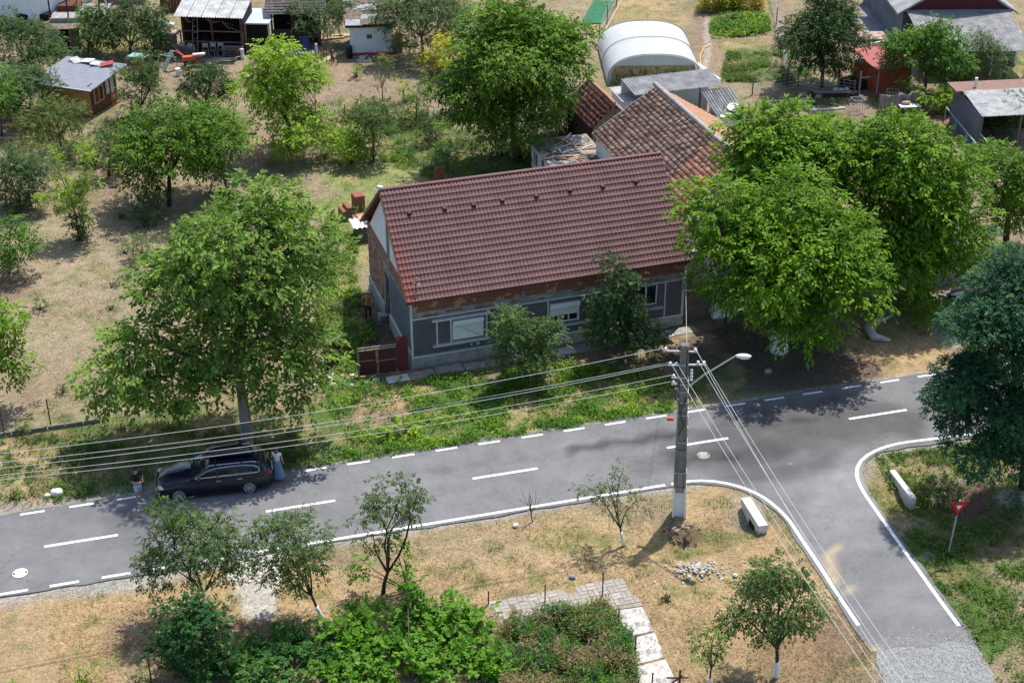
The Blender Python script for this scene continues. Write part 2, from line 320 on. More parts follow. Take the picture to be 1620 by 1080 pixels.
def foliage(name, lobes, pal, L, W, cdens, lpc, crad, parent, droop=0.5, zmin=0.04):
    P, O, CL, cc = crown_pts(lobes, cdens * 1.25, lpc * 1.75, crad * 1.0); n = len(P); NLEAF[0] += n; P[:, 2] = np.maximum(P[:, 2], zmin)
    # sprigs of leaflets: every sprig carries NL leaflets fanned along a drooping rib
    NL = 6; m = max(1, n // NL); P = P[:m * NL:NL] if n >= NL else P[:1]; O = O[:m * NL:NL]; CL = CL[:m * NL:NL]; m = len(P)
    D = unit(O + rng.normal(size=(m, 3)) * 0.45 - np.array([0, 0, droop * .6])); up = np.array([0, 0, 1.0]) + rng.normal(size=(m, 3)) * .25; S = unit(np.cross(D, up))
    tl = np.tile(np.array([.15, .35, .55, .75, .9, 1.0]), m); sd = np.tile(np.array([1, -1, 1, -1, .35, -.1]), m); rp_ = lambda q: np.repeat(q, NL, axis=0)
    Dr, Sr = rp_(D), rp_(S); n = m * NL; ln = L * 1.9 * rp_(rng.uniform(.7, 1.2, m)); P = rp_(P) + Dr * (ln * tl)[:, None]; P[:, 2] -= ln * tl ** 2 * droop * .45; P[:, 2] = np.maximum(P[:, 2], zmin)
    D = Dr * .75 + Sr * sd[:, None] * .9 + rng.normal(size=(n, 3)) * .22; D[:, 2] -= droop * .55
    Nn = np.cross(Sr, Dr); Nn = Nn * np.sign(Nn[:, 2:3] + 1e-6) + np.array([0, 0, .5]) + rng.normal(size=(n, 3)) * .3
    CL = rp_(CL); sv = rp_(rng.random(m))
    a, b = (np.array(x) for x in PAL[pal]); t = np.clip(CL * 0.42 + sv * .38 + rng.random(n) * 0.35 - 0.08, 0, 1)[:, None]
    col = a + (b - a) * t; u_ = rp_(rng.random(m) < .07); col[u_] = col[u_] * .6 + np.array((.15, .20, .075)) * .7; y = rng.random(n) < 0.006; col[y] = (0.28, 0.27, 0.06)
    V, F, cl = leaves(P, D, Nn, L * rng.uniform(.6, 1.25, n), W * rng.uniform(.7, 1.2, n), col)
    return npmesh(name, V, F, LEAF, parent, cl), cc
def bend(p, q, amt, n=4):
    p, q = Vector(p), Vector(q); l = (q - p).length; o = Vector([rnd.uniform(-1, 1) for _ in range(3)]) * amt * l; o.z = abs(o.z) * 0.5
    return [p + (q - p) * (i / n) + o * math.sin(math.pi * i / n) + Vector([rnd.uniform(-1, 1) for _ in range(3)]) * amt * l * 0.12 * (0 < i < n) for i in range(n + 1)]
def lobes_of(base, spec):
    B = at(*base); out = []
    for sp in spec:
        cx, cy, hw, hh = sp[:4]; dy = sp[4] if len(sp) > 4 else 0
        c = onp(cx, cy, B.y + dy); s = pxm(c); r = hw / s; ry = min(r, hh / s * 1.2)
        rz = math.sqrt(max((hh / s) ** 2 - (ry * SN) ** 2, (hh / s * 0.45) ** 2)) / CS
        out.append(((c.x, c.y, max(c.z, 0.25)), (r, ry, rz)))
    return out
def tree(label, base, spec, pal, L=0.26, W=0.10, cdens=0.95, lpc=58, crad=0.75, tr=0.16, bark='bark', white=0.0, limbs=14, name='tree', cat='tree', group=None, droop=0.5, fork=0.5, lean=None, backs=True, trunk='trunk'):
    B = at(*base); lb = lobes_of(base, spec)
    if backs:   # give the crown a rear half of its own
        mx = max(lb, key=lambda l: l[1][0] * l[1][2]); c, r = mx
        if len(lb) > 1: lb.append(((c[0] + r[0] * .25, c[1] + r[1] * 0.6, c[2] - r[2] * .1), (r[0] * .7, r[1] * .7, r[2] * .7)))
    T = thing(name, label, cat, B, 0, group)
    rel = [((c[0] - B.x, c[1] - B.y, c[2]), r) for c, r in lb]
    _, cc = foliage('crown', rel, pal, L, W, cdens, lpc, crad, T, droop)
    cx, cy, cz = (np.mean([c[i] for c, r in rel]) for i in range(3)); lowest = min(c[2] - r[2] for c, r in rel)
    fz = max(0.35, lowest + (cz - lowest) * fork * 0.8); fz = min(fz, cz)
    if fork < .45: fz = max(.45, cz * fork)
    mb = MB(); fp = Vector((cx * 0.35, cy * 0.35, fz)); st = bend((0, 0, -0.12), fp, 0.05)
    mb.tube(st, [tr * (1.25 - 0.45 * i / (len(st) - 1)) for i in range(len(st))], 8)
    sel = sorted(cc, key=lambda q: rnd.random())[:limbs]; mains = []
    for c, r in rel[:5]:
        e = Vector(c) + Vector((rnd.uniform(-.2, .2) * r[0], rnd.uniform(-.2, .2) * r[1], r[2] * 0.35)); pts = bend(fp, e, 0.12, 5)
        mb.tube(pts, [tr * (0.72 - 0.5 * i / 5) for i in range(6)], 6); mains.append(pts)
    for q, d in sel:
        q = Vector(q); st0 = min((p for m_ in mains for p in m_[1:]), key=lambda p: (p - q).length + max(0, p.z - q.z) * 2)
        pts = bend(st0, q, 0.12, 3); mb.tube(pts, [tr * 0.26, tr * .2, tr * .13, tr * .05], 5)
    mb.build(trunk, bark, T, smooth=True)
    if white:
        i = MB(); pp = []
        for w_ in np.linspace(0, 1, 6):
            zz = -.05 + (white + .05) * w_; k_ = next((k for k in range(len(st) - 1) if st[k + 1].z >= zz), len(st) - 2); u_ = (zz - st[k_].z) / max(st[k_ + 1].z - st[k_].z, 1e-3); pp.append(st[k_].lerp(st[k_ + 1], min(u_, 1.6)))
        i.tube(pp, [tr * (1.30 - .1 * w_) + .008 for w_ in np.linspace(0, 1, 6)], 9); i.build('painted_base', 'white', T, smooth=True)
    return T
def bush(label, base, spec, pal, L=0.16, W=0.08, cdens=2.6, lpc=42, crad=0.42, name='bush', cat='bush', group=None, droop=0.2):
    B = at(*base); lb = lobes_of(base, spec); T = thing(name, label, cat, B, 0, group)
    rel = [((c[0] - B.x, c[1] - B.y, c[2]), r) for c, r in lb]
    _, cc = foliage('foliage', rel, pal, L, W, cdens, lpc, crad, T, droop)
    mb = MB()
    for q, d in sorted(cc, key=lambda q: rnd.random())[:7]: mb.tube(bend((rnd.uniform(-.1, .1), rnd.uniform(-.1, .1), -.05), q, 0.08, 3), [.035, .028, .02, .008], 5)
    mb.build('stem', 'bark', T, smooth=True); return T
# ---------------------------------------------------------------- road geometry (surveyed)
dash_px = [(70, 866), (421, 810), (747, 757), (1054, 708), (1343, 664)]
O0 = at(*dash_px[0]); O4 = at(*dash_px[4]); RL = (O4 - O0).normalized(); RN = Vector((-RL.y, RL.x, 0)); PER = (O4 - O0).length / 4
def rp(t, d, z=0.0): return O0 + RL * t + RN * d + Vector((0, 0, z))
def rd(p): q = Vector((p[0], p[1], 0)) - O0; return q.dot(RL), q.dot(RN)
DN = sum(rd(at(*p))[1] for p in [(111, 804), (621, 725), (1021, 662), (1393, 607)]) / 4
DS = sum(rd(at(*p))[1] for p in [(40, 937), (180, 914), (655, 832), (858, 798.5), (1058, 767)]) / 5
EN, ES = DN + 0.22, DS - 0.2
def dens(pts, step=0.4):       # Catmull-Rom
    P = [Vector(p) for p in pts]; out = []
    for i in range(len(P) - 1):
        a, b, c, d = P[max(i - 1, 0)], P[i], P[i + 1], P[min(i + 2, len(P) - 1)]; n = max(1, int((c - b).length / step))
        for k in range(n):
            t = k / n; out.append(0.5 * ((2 * b) + (c - a) * t + (2 * a - 5 * b + 4 * c - d) * t * t + (3 * b - a - 3 * c + d) * t ** 3))
    return out + [P[-1]]
LEFT_EDGE = dens([at(1062, 767), at(1093, 762), at(1130, 762.5), at(1170, 771), at(1208, 788), at(1243, 818), at(1270, 857), at(1300, 902), at(1333, 953), at(1358, 990)])
RIGHT_EDGE = dens([at(1620, 680), at(1540, 688), at(1470, 696), at(1420, 703), at(1385, 714), at(1362, 730), at(1355, 750), at(1362, 772), at(1380, 800), at(1440, 885), at(1490, 955), at(1517, 991)])
side_left = LEFT_EDGE + [at(1373, 1010), at(1388, 1030)]
side_right = RIGHT_EDGE + [at(1530, 1008), at(1533, 1018)]
def poly_in(x, y, poly):
    ins = np.zeros(x.shape, bool); n = len(poly)
    for i in range(n):
        x0, y0 = poly[i][0], poly[i][1]; x1, y1 = poly[(i + 1) % n][0], poly[(i + 1) % n][1]
        c = ((y0 > y) != (y1 > y)) & (x < (x1 - x0) * (y - y0) / (y1 - y0 + 1e-9) + x0); ins ^= c
    return ins
SIDE_POLY = [(p.x, p.y) for p in side_left[::-1]] + [(rp(24, ES + 1).x, rp(24, ES + 1).y), (rp(56, ES + 1).x, rp(56, ES + 1).y)] + [(p.x, p.y) for p in side_right]
GRAVEL_POLY = [at(*p) for p in [(1388, 1030), (1400, 1010), (1533, 1000), (1575, 1080), (1640, 1250), (1420, 1250), (1396, 1080)]]
def seg_dist(x, y, a, b):
    ax, ay, bx, by = a[0], a[1], b[0], b[1]; dx, dy = bx - ax, by - ay; t = np.clip(((x - ax) * dx + (y - ay) * dy) / (dx * dx + dy * dy), 0, 1)
    return np.hypot(x - ax - t * dx, y - ay - t * dy)
def ditch(x, y):
    g = np.zeros(x.shape)
    for a, b, w, dp in [(at(1160, 825), at(1075, 862), 0.85, .55), (at(1075, 862), at(900, 850), 0.8, .12), (at(1440, 785), at(1520, 800), 1.0, .6), (at(1095, 838), at(1060, 832), .4, .2)]:
        g -= dp * np.exp(-(seg_dist(x, y, a, b) / w) ** 2)
    return g
def ground_z(x, y):
    z = -0.002 + 0.035 * (N2.fbm(x * 0.35, y * 0.35, 3) - 0.5) + 0.025 * (N1.fbm(x * 1.7, y * 1.7, 3) - 0.5)
    return z + ditch(x, y)
# colour classes
KC = dict(hay=(0.300, 0.240, 0.160), straw=(0.385, 0.278, 0.155), dirt=(0.262, 0.194, 0.137), darkdirt=(0.17, 0.115, 0.085), soil=(0.13, 0.10, 0.08), green=(0.110, 0.150, 0.048),
          lush=(0.085, 0.145, 0.036), lawn=(0.25, 0.27, 0.105), gravel=(0.36, 0.35, 0.33), pale=(0.44, 0.41, 0.36), olive=(0.22, 0.20, 0.085), concrete=(0.27, 0.27, 0.28), brown=(0.24, 0.165, 0.11), bluegravel=(0.40, 0.42, 0.43))
GREENNESS = dict(hay=.05, straw=.03, dirt=.04, darkdirt=.1, soil=.12, green=.8, lush=1, lawn=.6, gravel=0, pale=0, olive=.5, concrete=0, brown=.1, bluegravel=0)
BARE = dict(gravel=1, pale=1, concrete=1, dirt=.6, darkdirt=.6, soil=.7, bluegravel=1, brown=.4)
BL = [  # class, px, py, rx, ry (photo pixels on the ground), weight
    ('dirt', 520, 140, 90, 60, 1), ('dirt', 330, 115, 80, 45, .9), ('darkdirt', 700, 125, 35, 30, .9), ('dirt', 640, 160, 80, 30, .8), ('green', 575, 165, 60, 12, .7), ('green', 650, 215, 90, 28, .8),
    ('green', 560, 235, 60, 25, .6), ('lawn', 610, 290, 110, 42, 1), ('lawn', 560, 330, 70, 30, .9), ('hay', 430, 300, 90, 40, 1), ('brown', 420, 245, 70, 30, .8), ('green', 480, 262, 60, 10, .5),
    ('olive', 330, 210, 80, 30, .6), ('hay', 200, 205, 90, 20, .6), ('olive', 90, 225, 100, 15, .7), ('dirt', 140, 300, 110, 50, .9), ('hay', 110, 470, 150, 130, 1), ('hay', 120, 620, 150, 70, 1), ('dirt', 30, 640, 60, 30, .4),
    ('brown', 20, 450, 30, 18, .9), ('olive', 150, 60, 130, 40, .7), ('green', 95, 42, 50, 10, 1), ('brown', 40, 20, 60, 20, .6), ('dirt', 330, 100, 60, 14, .9),
    ('straw', 1010, 45, 70, 60, .9), ('olive', 1000, 25, 70, 14, .5), ('dirt', 1115, 60, 32, 60, 1), ('pale', 1118, 60, 6, 60, .5), ('green', 1170, 40, 50, 16, .9), ('olive', 1175, 70, 50, 18, .8), ('dirt', 1190, 62, 50, 8, .5),
    ('green', 1195, 105, 58, 26, .85), ('green', 1240, 118, 25, 18, .7), ('dirt', 1240, 60, 25, 70, .8), ('concrete', 1380, 45, 30, 60, .9), ('dirt', 1340, 60, 30, 60, .9), ('dirt', 1240, 150, 60, 20, .9), ('dirt', 1300, 160, 60, 16, .8),
    ('green', 1310, 158, 30, 8, 1), ('green', 1315, 178, 40, 8, 1), ('dirt', 1370, 180, 40, 25, .8), ('green', 1390, 160, 12, 10, .9), ('brown', 1460, 200, 60, 40, .8), ('green', 1610, 100, 20, 20, .9), ('straw', 1610, 118, 20, 8, .6),
    ('green', 720, 250, 90, 30, .8), ('soil', 850, 230, 60, 60, .8), ('lawn', 545, 400, 40, 45, .9), ('hay', 560, 440, 22, 10, .8), ('green', 545, 500, 40, 55, .9), ('soil', 605, 540, 30, 45, .9), ('green', 520, 420, 60, 60, .5),
    ('green', 300, 690, 240, 45, .8), ('olive', 330, 690, 160, 30, .8), ('brown', 470, 650, 40, 28, .5), ('lush', 760, 640, 300, 50, 1), ('lush', 600, 610, 110, 24, 1), ('green', 520, 720, 160, 26, .9), ('lush', 840, 650, 220, 50, 1), ('straw', 610, 640, 62, 30, 1), ('dirt', 600, 660, 70, 14, .6),
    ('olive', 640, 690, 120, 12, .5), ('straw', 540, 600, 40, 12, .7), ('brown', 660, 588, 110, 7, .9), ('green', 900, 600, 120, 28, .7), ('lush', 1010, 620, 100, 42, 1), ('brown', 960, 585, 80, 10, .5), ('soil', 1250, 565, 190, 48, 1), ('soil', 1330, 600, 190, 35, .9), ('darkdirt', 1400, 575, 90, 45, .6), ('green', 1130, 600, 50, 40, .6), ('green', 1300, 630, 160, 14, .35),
    ('straw', 1420, 530, 75, 55, 1), ('olive', 1430, 475, 60, 30, .7), ('gravel', 1505, 505, 34, 55, 1), ('straw', 1480, 590, 80, 25, 1), ('dirt', 1500, 450, 40, 40, .6),
    ('olive', 90, 735, 120, 40, .6), ('straw', 50, 715, 90, 26, .7), ('straw', 60, 780, 60, 22, .8), ('lush', 150, 770, 80, 20, .8), ('green', 120, 700, 70, 18, .7), ('brown', 60, 690, 90, 6, .8),
    ('straw', 100, 1010, 220, 90, 1), ('straw', 450, 950, 200, 60, 1), ('brown', 210, 1010, 60, 50, .6), ('straw', 850, 880, 260, 70, 1), ('hay', 760, 860, 120, 50, .5), ('straw', 1200, 960, 200, 140, 1), ('straw', 1130, 800, 60, 30, 1), ('olive', 1110, 845, 60, 22, .9), ('green', 1120, 858, 45, 9, .8), ('olive', 900, 850, 60, 25, .5), ('darkdirt', 1085, 838, 26, 8, .9),
    ('brown', 1330, 1000, 60, 60, .8), ('brown', 1250, 1050, 90, 40, .5), ('pale', 415, 930, 36, 70, 1), ('pale', 405, 905, 45, 14, .9), ('gravel', 110, 925, 125, 15, .6), ('gravel', 300, 890, 130, 10, .5), ('brown', 440, 1000, 50, 20, .8),
    ('green', 1500, 900, 130, 90, 1), ('lush', 1460, 900, 50, 60, 1), ('lush', 1580, 1000, 90, 50, 1), ('olive', 1420, 770, 45, 50, .9), ('darkdirt', 1560, 800, 60, 45, 1), ('brown', 1580, 840, 50, 30, .9), ('gravel', 1600, 785, 26, 16, 1), ('dirt', 1600, 960, 40, 16, .9), ('brown', 1545, 865, 55, 26, .8), ('dirt', 1590, 900, 40, 20, .6), ('brown', 1520, 940, 30, 14, .5), ('gravel', 1475, 878, 18, 10, .5), ('green', 1560, 720, 110, 30, .8),
    ('gravel', 1180, 800, 30, 26, .4), ('gravel', 1372, 740, 20, 40, .4), ('olive', 940, 960, 60, 40, .5), ('lush', 870, 985, 60, 20, .7), ('brown', 900, 1040, 130, 50, .9)]
def ground_field(x, y):
    px, py = pix(x, y); n = x.shape
    nx = (N1.fbm(x * .8, y * .8, 3) - .5) * 1.0; ny = (N2.fbm(x * .8 + 40, y * .8, 3) - .5) * 1.0
    nbig = N3.fbm(x * 0.25, y * 0.25, 4)
    base = np.array(KC['hay']) * .5 + np.array(KC['dirt']) * .3 + np.array(KC['olive']) * .2
    col = np.empty(n + (3,)); col[:] = base; gr = np.full(n, .15); ba = np.full(n, .2)
    far = (x < -60) | (x > 60) | (y > 135); col[far] = KC['olive']; 
    for k, cx, cy, rx, ry, w in BL:
        ex = (px - cx) / rx + nx; ey = (py - cy) / ry + ny; d = np.sqrt(ex * ex + ey * ey)
        a = np.clip((1.15 - d) / 0.35, 0, 1) * w; a = a * a * (3 - 2 * a)
        col = col * (1 - a[..., None]) + np.array(KC[k]) * a[..., None]; gr = gr * (1 - a) + GREENNESS[k] * a; ba = ba * (1 - a) + BARE.get(k, 0.1) * a
    # road side gravel and worn edge
    t = (x - O0.x) * RL.x + (y - O0.y) * RL.y; d = (x - O0.x) * RN.x + (y - O0.y) * RN.y
    ed = np.where(d > 0, d - EN, ES - d); wv = .45 + .5 * N1.fbm(t * .5, d * .5, 3); wv = np.where((t < 6) , wv * 1.7, wv * .6)
    a = np.clip(1 - ed / wv, 0, 1)[..., None] * .8; col = col * (1 - a) + np.array(KC['gravel']) * a; gr = gr * (1 - a[..., 0] * .8); ba = np.maximum(ba, a[..., 0])
    # tufts of green breaking through and dry patches
    m = np.clip((N2.fbm(x * 1.3, y * 1.3, 4) - .56) * 7, 0, 1) * (1 - ba) * .55
    col = col * (1 - m[..., None]) + np.array(KC['green']) * 1.15 * m[..., None]; gr = np.maximum(gr, m)
    m2 = np.clip((N3.fbm(x * .9 + 9, y * .9, 4) - .50) * 7, 0, 1)[..., None] * .6 * (gr[..., None] > .45)
    col = col * (1 - m2) + np.array(KC['straw']) * m2
    col = col * (0.80 + 0.40 * N1.fbm(x * 2.5, y * 2.5, 3))[..., None] * (0.85 + .3 * nbig)[..., None]
    return np.clip(col, 0, .9), gr, ba
# ---------------------------------------------------------------- ground sheet
def axis(a, b, st, far, n):
    c = list(np.arange(a, b, st)); s = [c[0] - 2 ** (i / 1.6) * 2 for i in range(n)][::-1]; e = [c[-1] + 2 ** (i / 1.6) * 2 for i in range(n)]
    return np.array(s + c + e)
gx = axis(-46, 46, 0.22, 1500, 16); gy = axis(38, 130, 0.22, 1500, 16)
X, Y = np.meshgrid(gx, gy); Z = ground_z(X, Y); gcol, ggr, gba = ground_field(X, Y)
nxg, nyg = len(gx), len(gy); idx = np.arange(nxg * nyg).reshape(nyg, nxg)
GF = np.stack([idx[:-1, :-1], idx[:-1, 1:], idx[1:, 1:], idx[1:, :-1]], -1).reshape(-1, 4)
gm = bpy.data.materials.new('ground_surface'); nt, p, out = nodes(gm); L_ = nt.links
a_ = nt.nodes.new('ShaderNodeAttribute'); a_.attribute_name = 'col'; tc = nt.nodes.new('ShaderNodeTexCoord')
def nz(scale, det=5, rough=.65, st=(1, 1, 1)):
    mp = nt.nodes.new('ShaderNodeMapping'); mp.inputs['Scale'].default_value = st; L_.new(tc.outputs['Object'], mp.inputs[0])
    q = nt.nodes.new('ShaderNodeTexNoise'); q.inputs['Scale'].default_value = scale; q.inputs['Detail'].default_value = det; q.inputs['Roughness'].default_value = rough; L_.new(mp.outputs[0], q.inputs['Vector']); return q
q1 = nz(5.5, 8, .72); q1.inputs['Distortion'].default_value = 1.6
mr = nt.nodes.new('ShaderNodeMapRange'); L_.new(q1.outputs['Fac'], mr.inputs['Value']); mr.inputs['From Min'].default_value = .3; mr.inputs['From Max'].default_value = .7; mr.inputs['To Min'].default_value = .38; mr.inputs['To Max'].default_value = 1.55
mm = nt.nodes.new('ShaderNodeVectorMath'); mm.operation = 'SCALE'; L_.new(a_.outputs['Color'], mm.inputs[0]); L_.new(mr.outputs[0], mm.inputs['Scale'])
L_.new(mm.outputs[0], p.inputs['Base Color']); p.inputs['Roughness'].default_value = .95; p.inputs['Specular IOR Level'].default_value = .1
q2 = nz(9, 8, .75); bp = nt.nodes.new('ShaderNodeBump'); bp.inputs['Strength'].default_value = .9; bp.inputs['Distance'].default_value = .12; L_.new(q2.outputs['Fac'], bp.inputs['Height']); L_.new(bp.outputs[0], p.inputs['Normal'])
kind(npmesh('ground', np.stack([X, Y, Z], -1), GF, gm, None, gcol.reshape(-1, 3), True), 'structure')

# ---------------------------------------------------------------- asphalt
am = bpy.data.materials.new('asphalt'); nt, p, out = nodes(am); L_ = nt.links; tc = nt.nodes.new('ShaderNodeTexCoord')
a_ = nt.nodes.new('ShaderNodeAttribute'); a_.attribute_name = 'col'
q1 = nz(60, 3, .6); q2 = nz(.9, 6, .6, (1, 1, 1)); q3 = nz(5, 5, .6)
def mapr(src, a, b, c, d):
    r = nt.nodes.new('ShaderNodeMapRange'); L_.new(src, r.inputs['Value'])
    for k, v in zip(('From Min', 'From Max', 'To Min', 'To Max'), (a, b, c, d)): r.inputs[k].default_value = v
    return r.outputs[0]
def mth(op, a, b):
    r = nt.nodes.new('ShaderNodeMath'); r.operation = op
    for i, v in enumerate((a, b)):
        if isinstance(v, (int, float)): r.inputs[i].default_value = v
        else: L_.new(v, r.inputs[i])
    return r.outputs[0]
f = mth('MULTIPLY', mapr(q1.outputs['Fac'], .3, .7, .86, 1.14), mapr(q2.outputs['Fac'], .3, .7, .86, 1.14)); f = mth('MULTIPLY', f, mapr(q3.outputs['Fac'], .3, .7, .93, 1.07))
vo = nt.nodes.new('ShaderNodeTexVoronoi'); vo.feature = 'DISTANCE_TO_EDGE'; vo.inputs['Scale'].default_value = .23
mp = nt.nodes.new('ShaderNodeMapping'); L_.new(tc.outputs['Object'], mp.inputs[0]); qd = nz(1.3, 4)
ad = nt.nodes.new('ShaderNodeMix'); ad.data_type = 'VECTOR'; ad.inputs['Factor'].default_value = .25; L_.new(mp.outputs[0], ad.inputs['A']); sc_ = nt.nodes.new('ShaderNodeVectorMath'); sc_.operation = 'SCALE'; sc_.inputs['Scale'].default_value = 6; L_.new(qd.outputs['Color'], sc_.inputs[0]); L_.new(sc_.outputs[0], ad.inputs['B'])
L_.new(ad.outputs['Result'], vo.inputs['Vector']); ck = mapr(vo.outputs['Distance'], 0., .007, .72, 1.0); f = mth('MULTIPLY', f, ck)
mm = nt.nodes.new('ShaderNodeVectorMath'); mm.operation = 'SCALE'; L_.new(a_.outputs['Color'], mm.inputs[0]); L_.new(f, mm.inputs['Scale']); L_.new(mm.outputs[0], p.inputs['Base Color'])
p.inputs['Roughness'].default_value = .82; p.inputs['Specular IOR Level'].default_value = .3
bp = nt.nodes.new('ShaderNodeBump'); bp.inputs['Strength'].default_value = .35; bp.inputs['Distance'].default_value = .02; L_.new(q1.outputs['Fac'], bp.inputs['Height']); L_.new(bp.outputs[0], p.inputs['Normal'])
AS = np.array((0.150, 0.150, 0.154))
def asph_col(x, y):
    px, py = pix(x, y); c = np.empty(x.shape + (3,)); c[:] = AS; nn = N1.fbm(x * .7, y * .7, 4) - .5; n2 = N2.fbm(x * .35 + 7, y * .35, 4)
    f = 1 + .22 * (n2 - .5)
    for cx, cy, rx, ry, k, ang in [(975, 702, 95, 5, .42, -.13), (905, 712, 16, 7, .5, 0), (1255, 668, 75, 4, .55, -.13), (700, 745, 160, 3, .8, -.15), (620, 790, 200, 9, .93, -.15), (640, 768, 220, 9, 1.07, -.15), (1040, 735, 60, 20, .75, -.1), (460, 760, 60, 5, .75, -.15), (1150, 725, 16, 5, .5, 0), (1250, 734, 7, 3, .4, 0), (220, 850, 60, 40, .80, 0), (150, 815, 60, 12, .85, 0), (1260, 680, 215, 50, .52, -.13), (1200, 735, 130, 30, .66, 0), (330, 745, 120, 12, .55, -.13),  # dark patch left of the car: big walnut's shadow put into the colour
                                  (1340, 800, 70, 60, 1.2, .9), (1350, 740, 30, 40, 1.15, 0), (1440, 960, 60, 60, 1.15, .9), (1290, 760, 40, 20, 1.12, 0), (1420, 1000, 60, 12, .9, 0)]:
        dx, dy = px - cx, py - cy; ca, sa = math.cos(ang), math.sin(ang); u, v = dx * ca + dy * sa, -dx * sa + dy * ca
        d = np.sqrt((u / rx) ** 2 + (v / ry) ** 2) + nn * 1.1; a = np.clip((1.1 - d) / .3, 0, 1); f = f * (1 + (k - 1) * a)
    t, d = (x - O0.x) * RL.x + (y - O0.y) * RL.y, (x - O0.x) * RN.x + (y - O0.y) * RN.y
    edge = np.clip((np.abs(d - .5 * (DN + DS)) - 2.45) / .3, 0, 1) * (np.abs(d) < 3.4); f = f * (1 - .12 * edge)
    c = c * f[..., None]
    # straw blown over the left edge of the side road
    for cx, cy, rx, ry in [(1316, 895, 12, 26), (1336, 938, 9, 8), (1395, 1032, 20, 6)]:
        dd = np.sqrt(((px - cx) / rx) ** 2 + ((py - cy) / ry) ** 2) + nn * 2.2; a = np.clip((1 - dd) / .3, 0, 1)[..., None] * .75; c = c * (1 - a) + np.array((.42, .33, .2)) * a
    return c
def grid_in(polys, step, z, name, m, colf, ang=None):
    """triangulated sheet filling a polygon: cut grid via bmesh is heavy, so fill n-gon then subdivide by plane cuts"""
    import bmesh
    bm = bmesh.new(); vs = [bm.verts.new((p[0], p[1], z)) for p in polys]; bm.faces.new(vs)
    xs = [p[0] for p in polys]; ys = [p[1] for p in polys]
    for k, (lo, hi) in enumerate(((min(xs), max(xs)), (min(ys), max(ys)))):
        c = lo + step
        while c < hi:
            co = (c, 0, 0) if k == 0 else (0, c, 0); no = (1, 0, 0) if k == 0 else (0, 1, 0)
            bmesh.ops.bisect_plane(bm, geom=bm.verts[:] + bm.edges[:] + bm.faces[:], dist=1e-5, plane_co=co, plane_no=no); c += step
    bmesh.ops.recalc_face_normals(bm, faces=bm.faces[:])
    if bm.faces[:][0].normal.z < 0: bmesh.ops.reverse_faces(bm, faces=bm.faces[:])
    top = bm.faces[:]; be = [e for e in bm.edges if len(e.link_faces) == 1]
    r = bmesh.ops.extrude_edge_only(bm, edges=be); 
    for v in [g for g in r['geom'] if isinstance(g, bmesh.types.BMVert)]: v.co.z = -0.3
    me = bpy.data.meshes.new(name); bm.to_mesh(me); bm.free(); n = len(me.vertices); co = np.empty(n * 3, np.float32); me.vertices.foreach_get('co', co); co = co.reshape(-1, 3)
    cc = np.ones((n, 4), np.float32); cc[:, :3] = colf(co[:, 0], co[:, 1]); a = me.color_attributes.new('col', 'FLOAT_COLOR', 'POINT'); a.data.foreach_set('color', cc.ravel()); me.materials.append(m)
    return kind(link(bpy.data.objects.new(name, me)), 'structure')
def wob(t, s): return (N1(np.array([t * 1.3 + s]), np.array([s * 3.1]))[0] - .5) * .16
nedge = [rp(t, EN + wob(t, 3)) for t in np.arange(-14, 62, .5)]; sedge = [rp(t, ES + wob(t, 9)) for t in np.arange(62, -14, -.5)]
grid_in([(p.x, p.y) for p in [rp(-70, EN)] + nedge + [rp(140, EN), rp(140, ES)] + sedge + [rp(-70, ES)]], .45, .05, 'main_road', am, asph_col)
def offset(pts, w):
    o = []
    for i, p in enumerate(pts):
        d = (pts[min(i + 1, len(pts) - 1)] - pts[max(i - 1, 0)]).normalized(); o.append(p + Vector((d.y, -d.x, 0)) * (w + wob(i * .4, 5)))
    return o
lo = offset(side_left, .22); ro = offset(side_right, -.25)   # left edge runs towards the camera: outside is to its right-hand (-x) side
end = dens([ro[-1], at(1500, 1014), at(1470, 1024), at(1430, 1022), lo[-1]], .25)
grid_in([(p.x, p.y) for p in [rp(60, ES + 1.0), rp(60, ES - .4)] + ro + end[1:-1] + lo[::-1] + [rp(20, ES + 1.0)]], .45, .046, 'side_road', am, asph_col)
gvm = mat('loose_gravel', (0.33, 0.35, 0.35), .95, (0.19, 0.19, 0.185), 9, bump=1.0, bscale=30, contrast=(.3, .7))
mb = MB(); gp_ = []
for i in range(len(GRAVEL_POLY)):
    a_, b_ = GRAVEL_POLY[i], GRAVEL_POLY[(i + 1) % len(GRAVEL_POLY)]; m_ = max(1, int((b_ - a_).length / .25)); gp_ += [(a_.lerp(b_, k / m_).x + rnd.uniform(-.12, .12), a_.lerp(b_, k / m_).y + rnd.uniform(-.12, .12), .034) for k in range(m_)]
mb.prism(gp_, (0, 0, -.3)); kind(mb.build('gravel_road', gvm), 'structure')
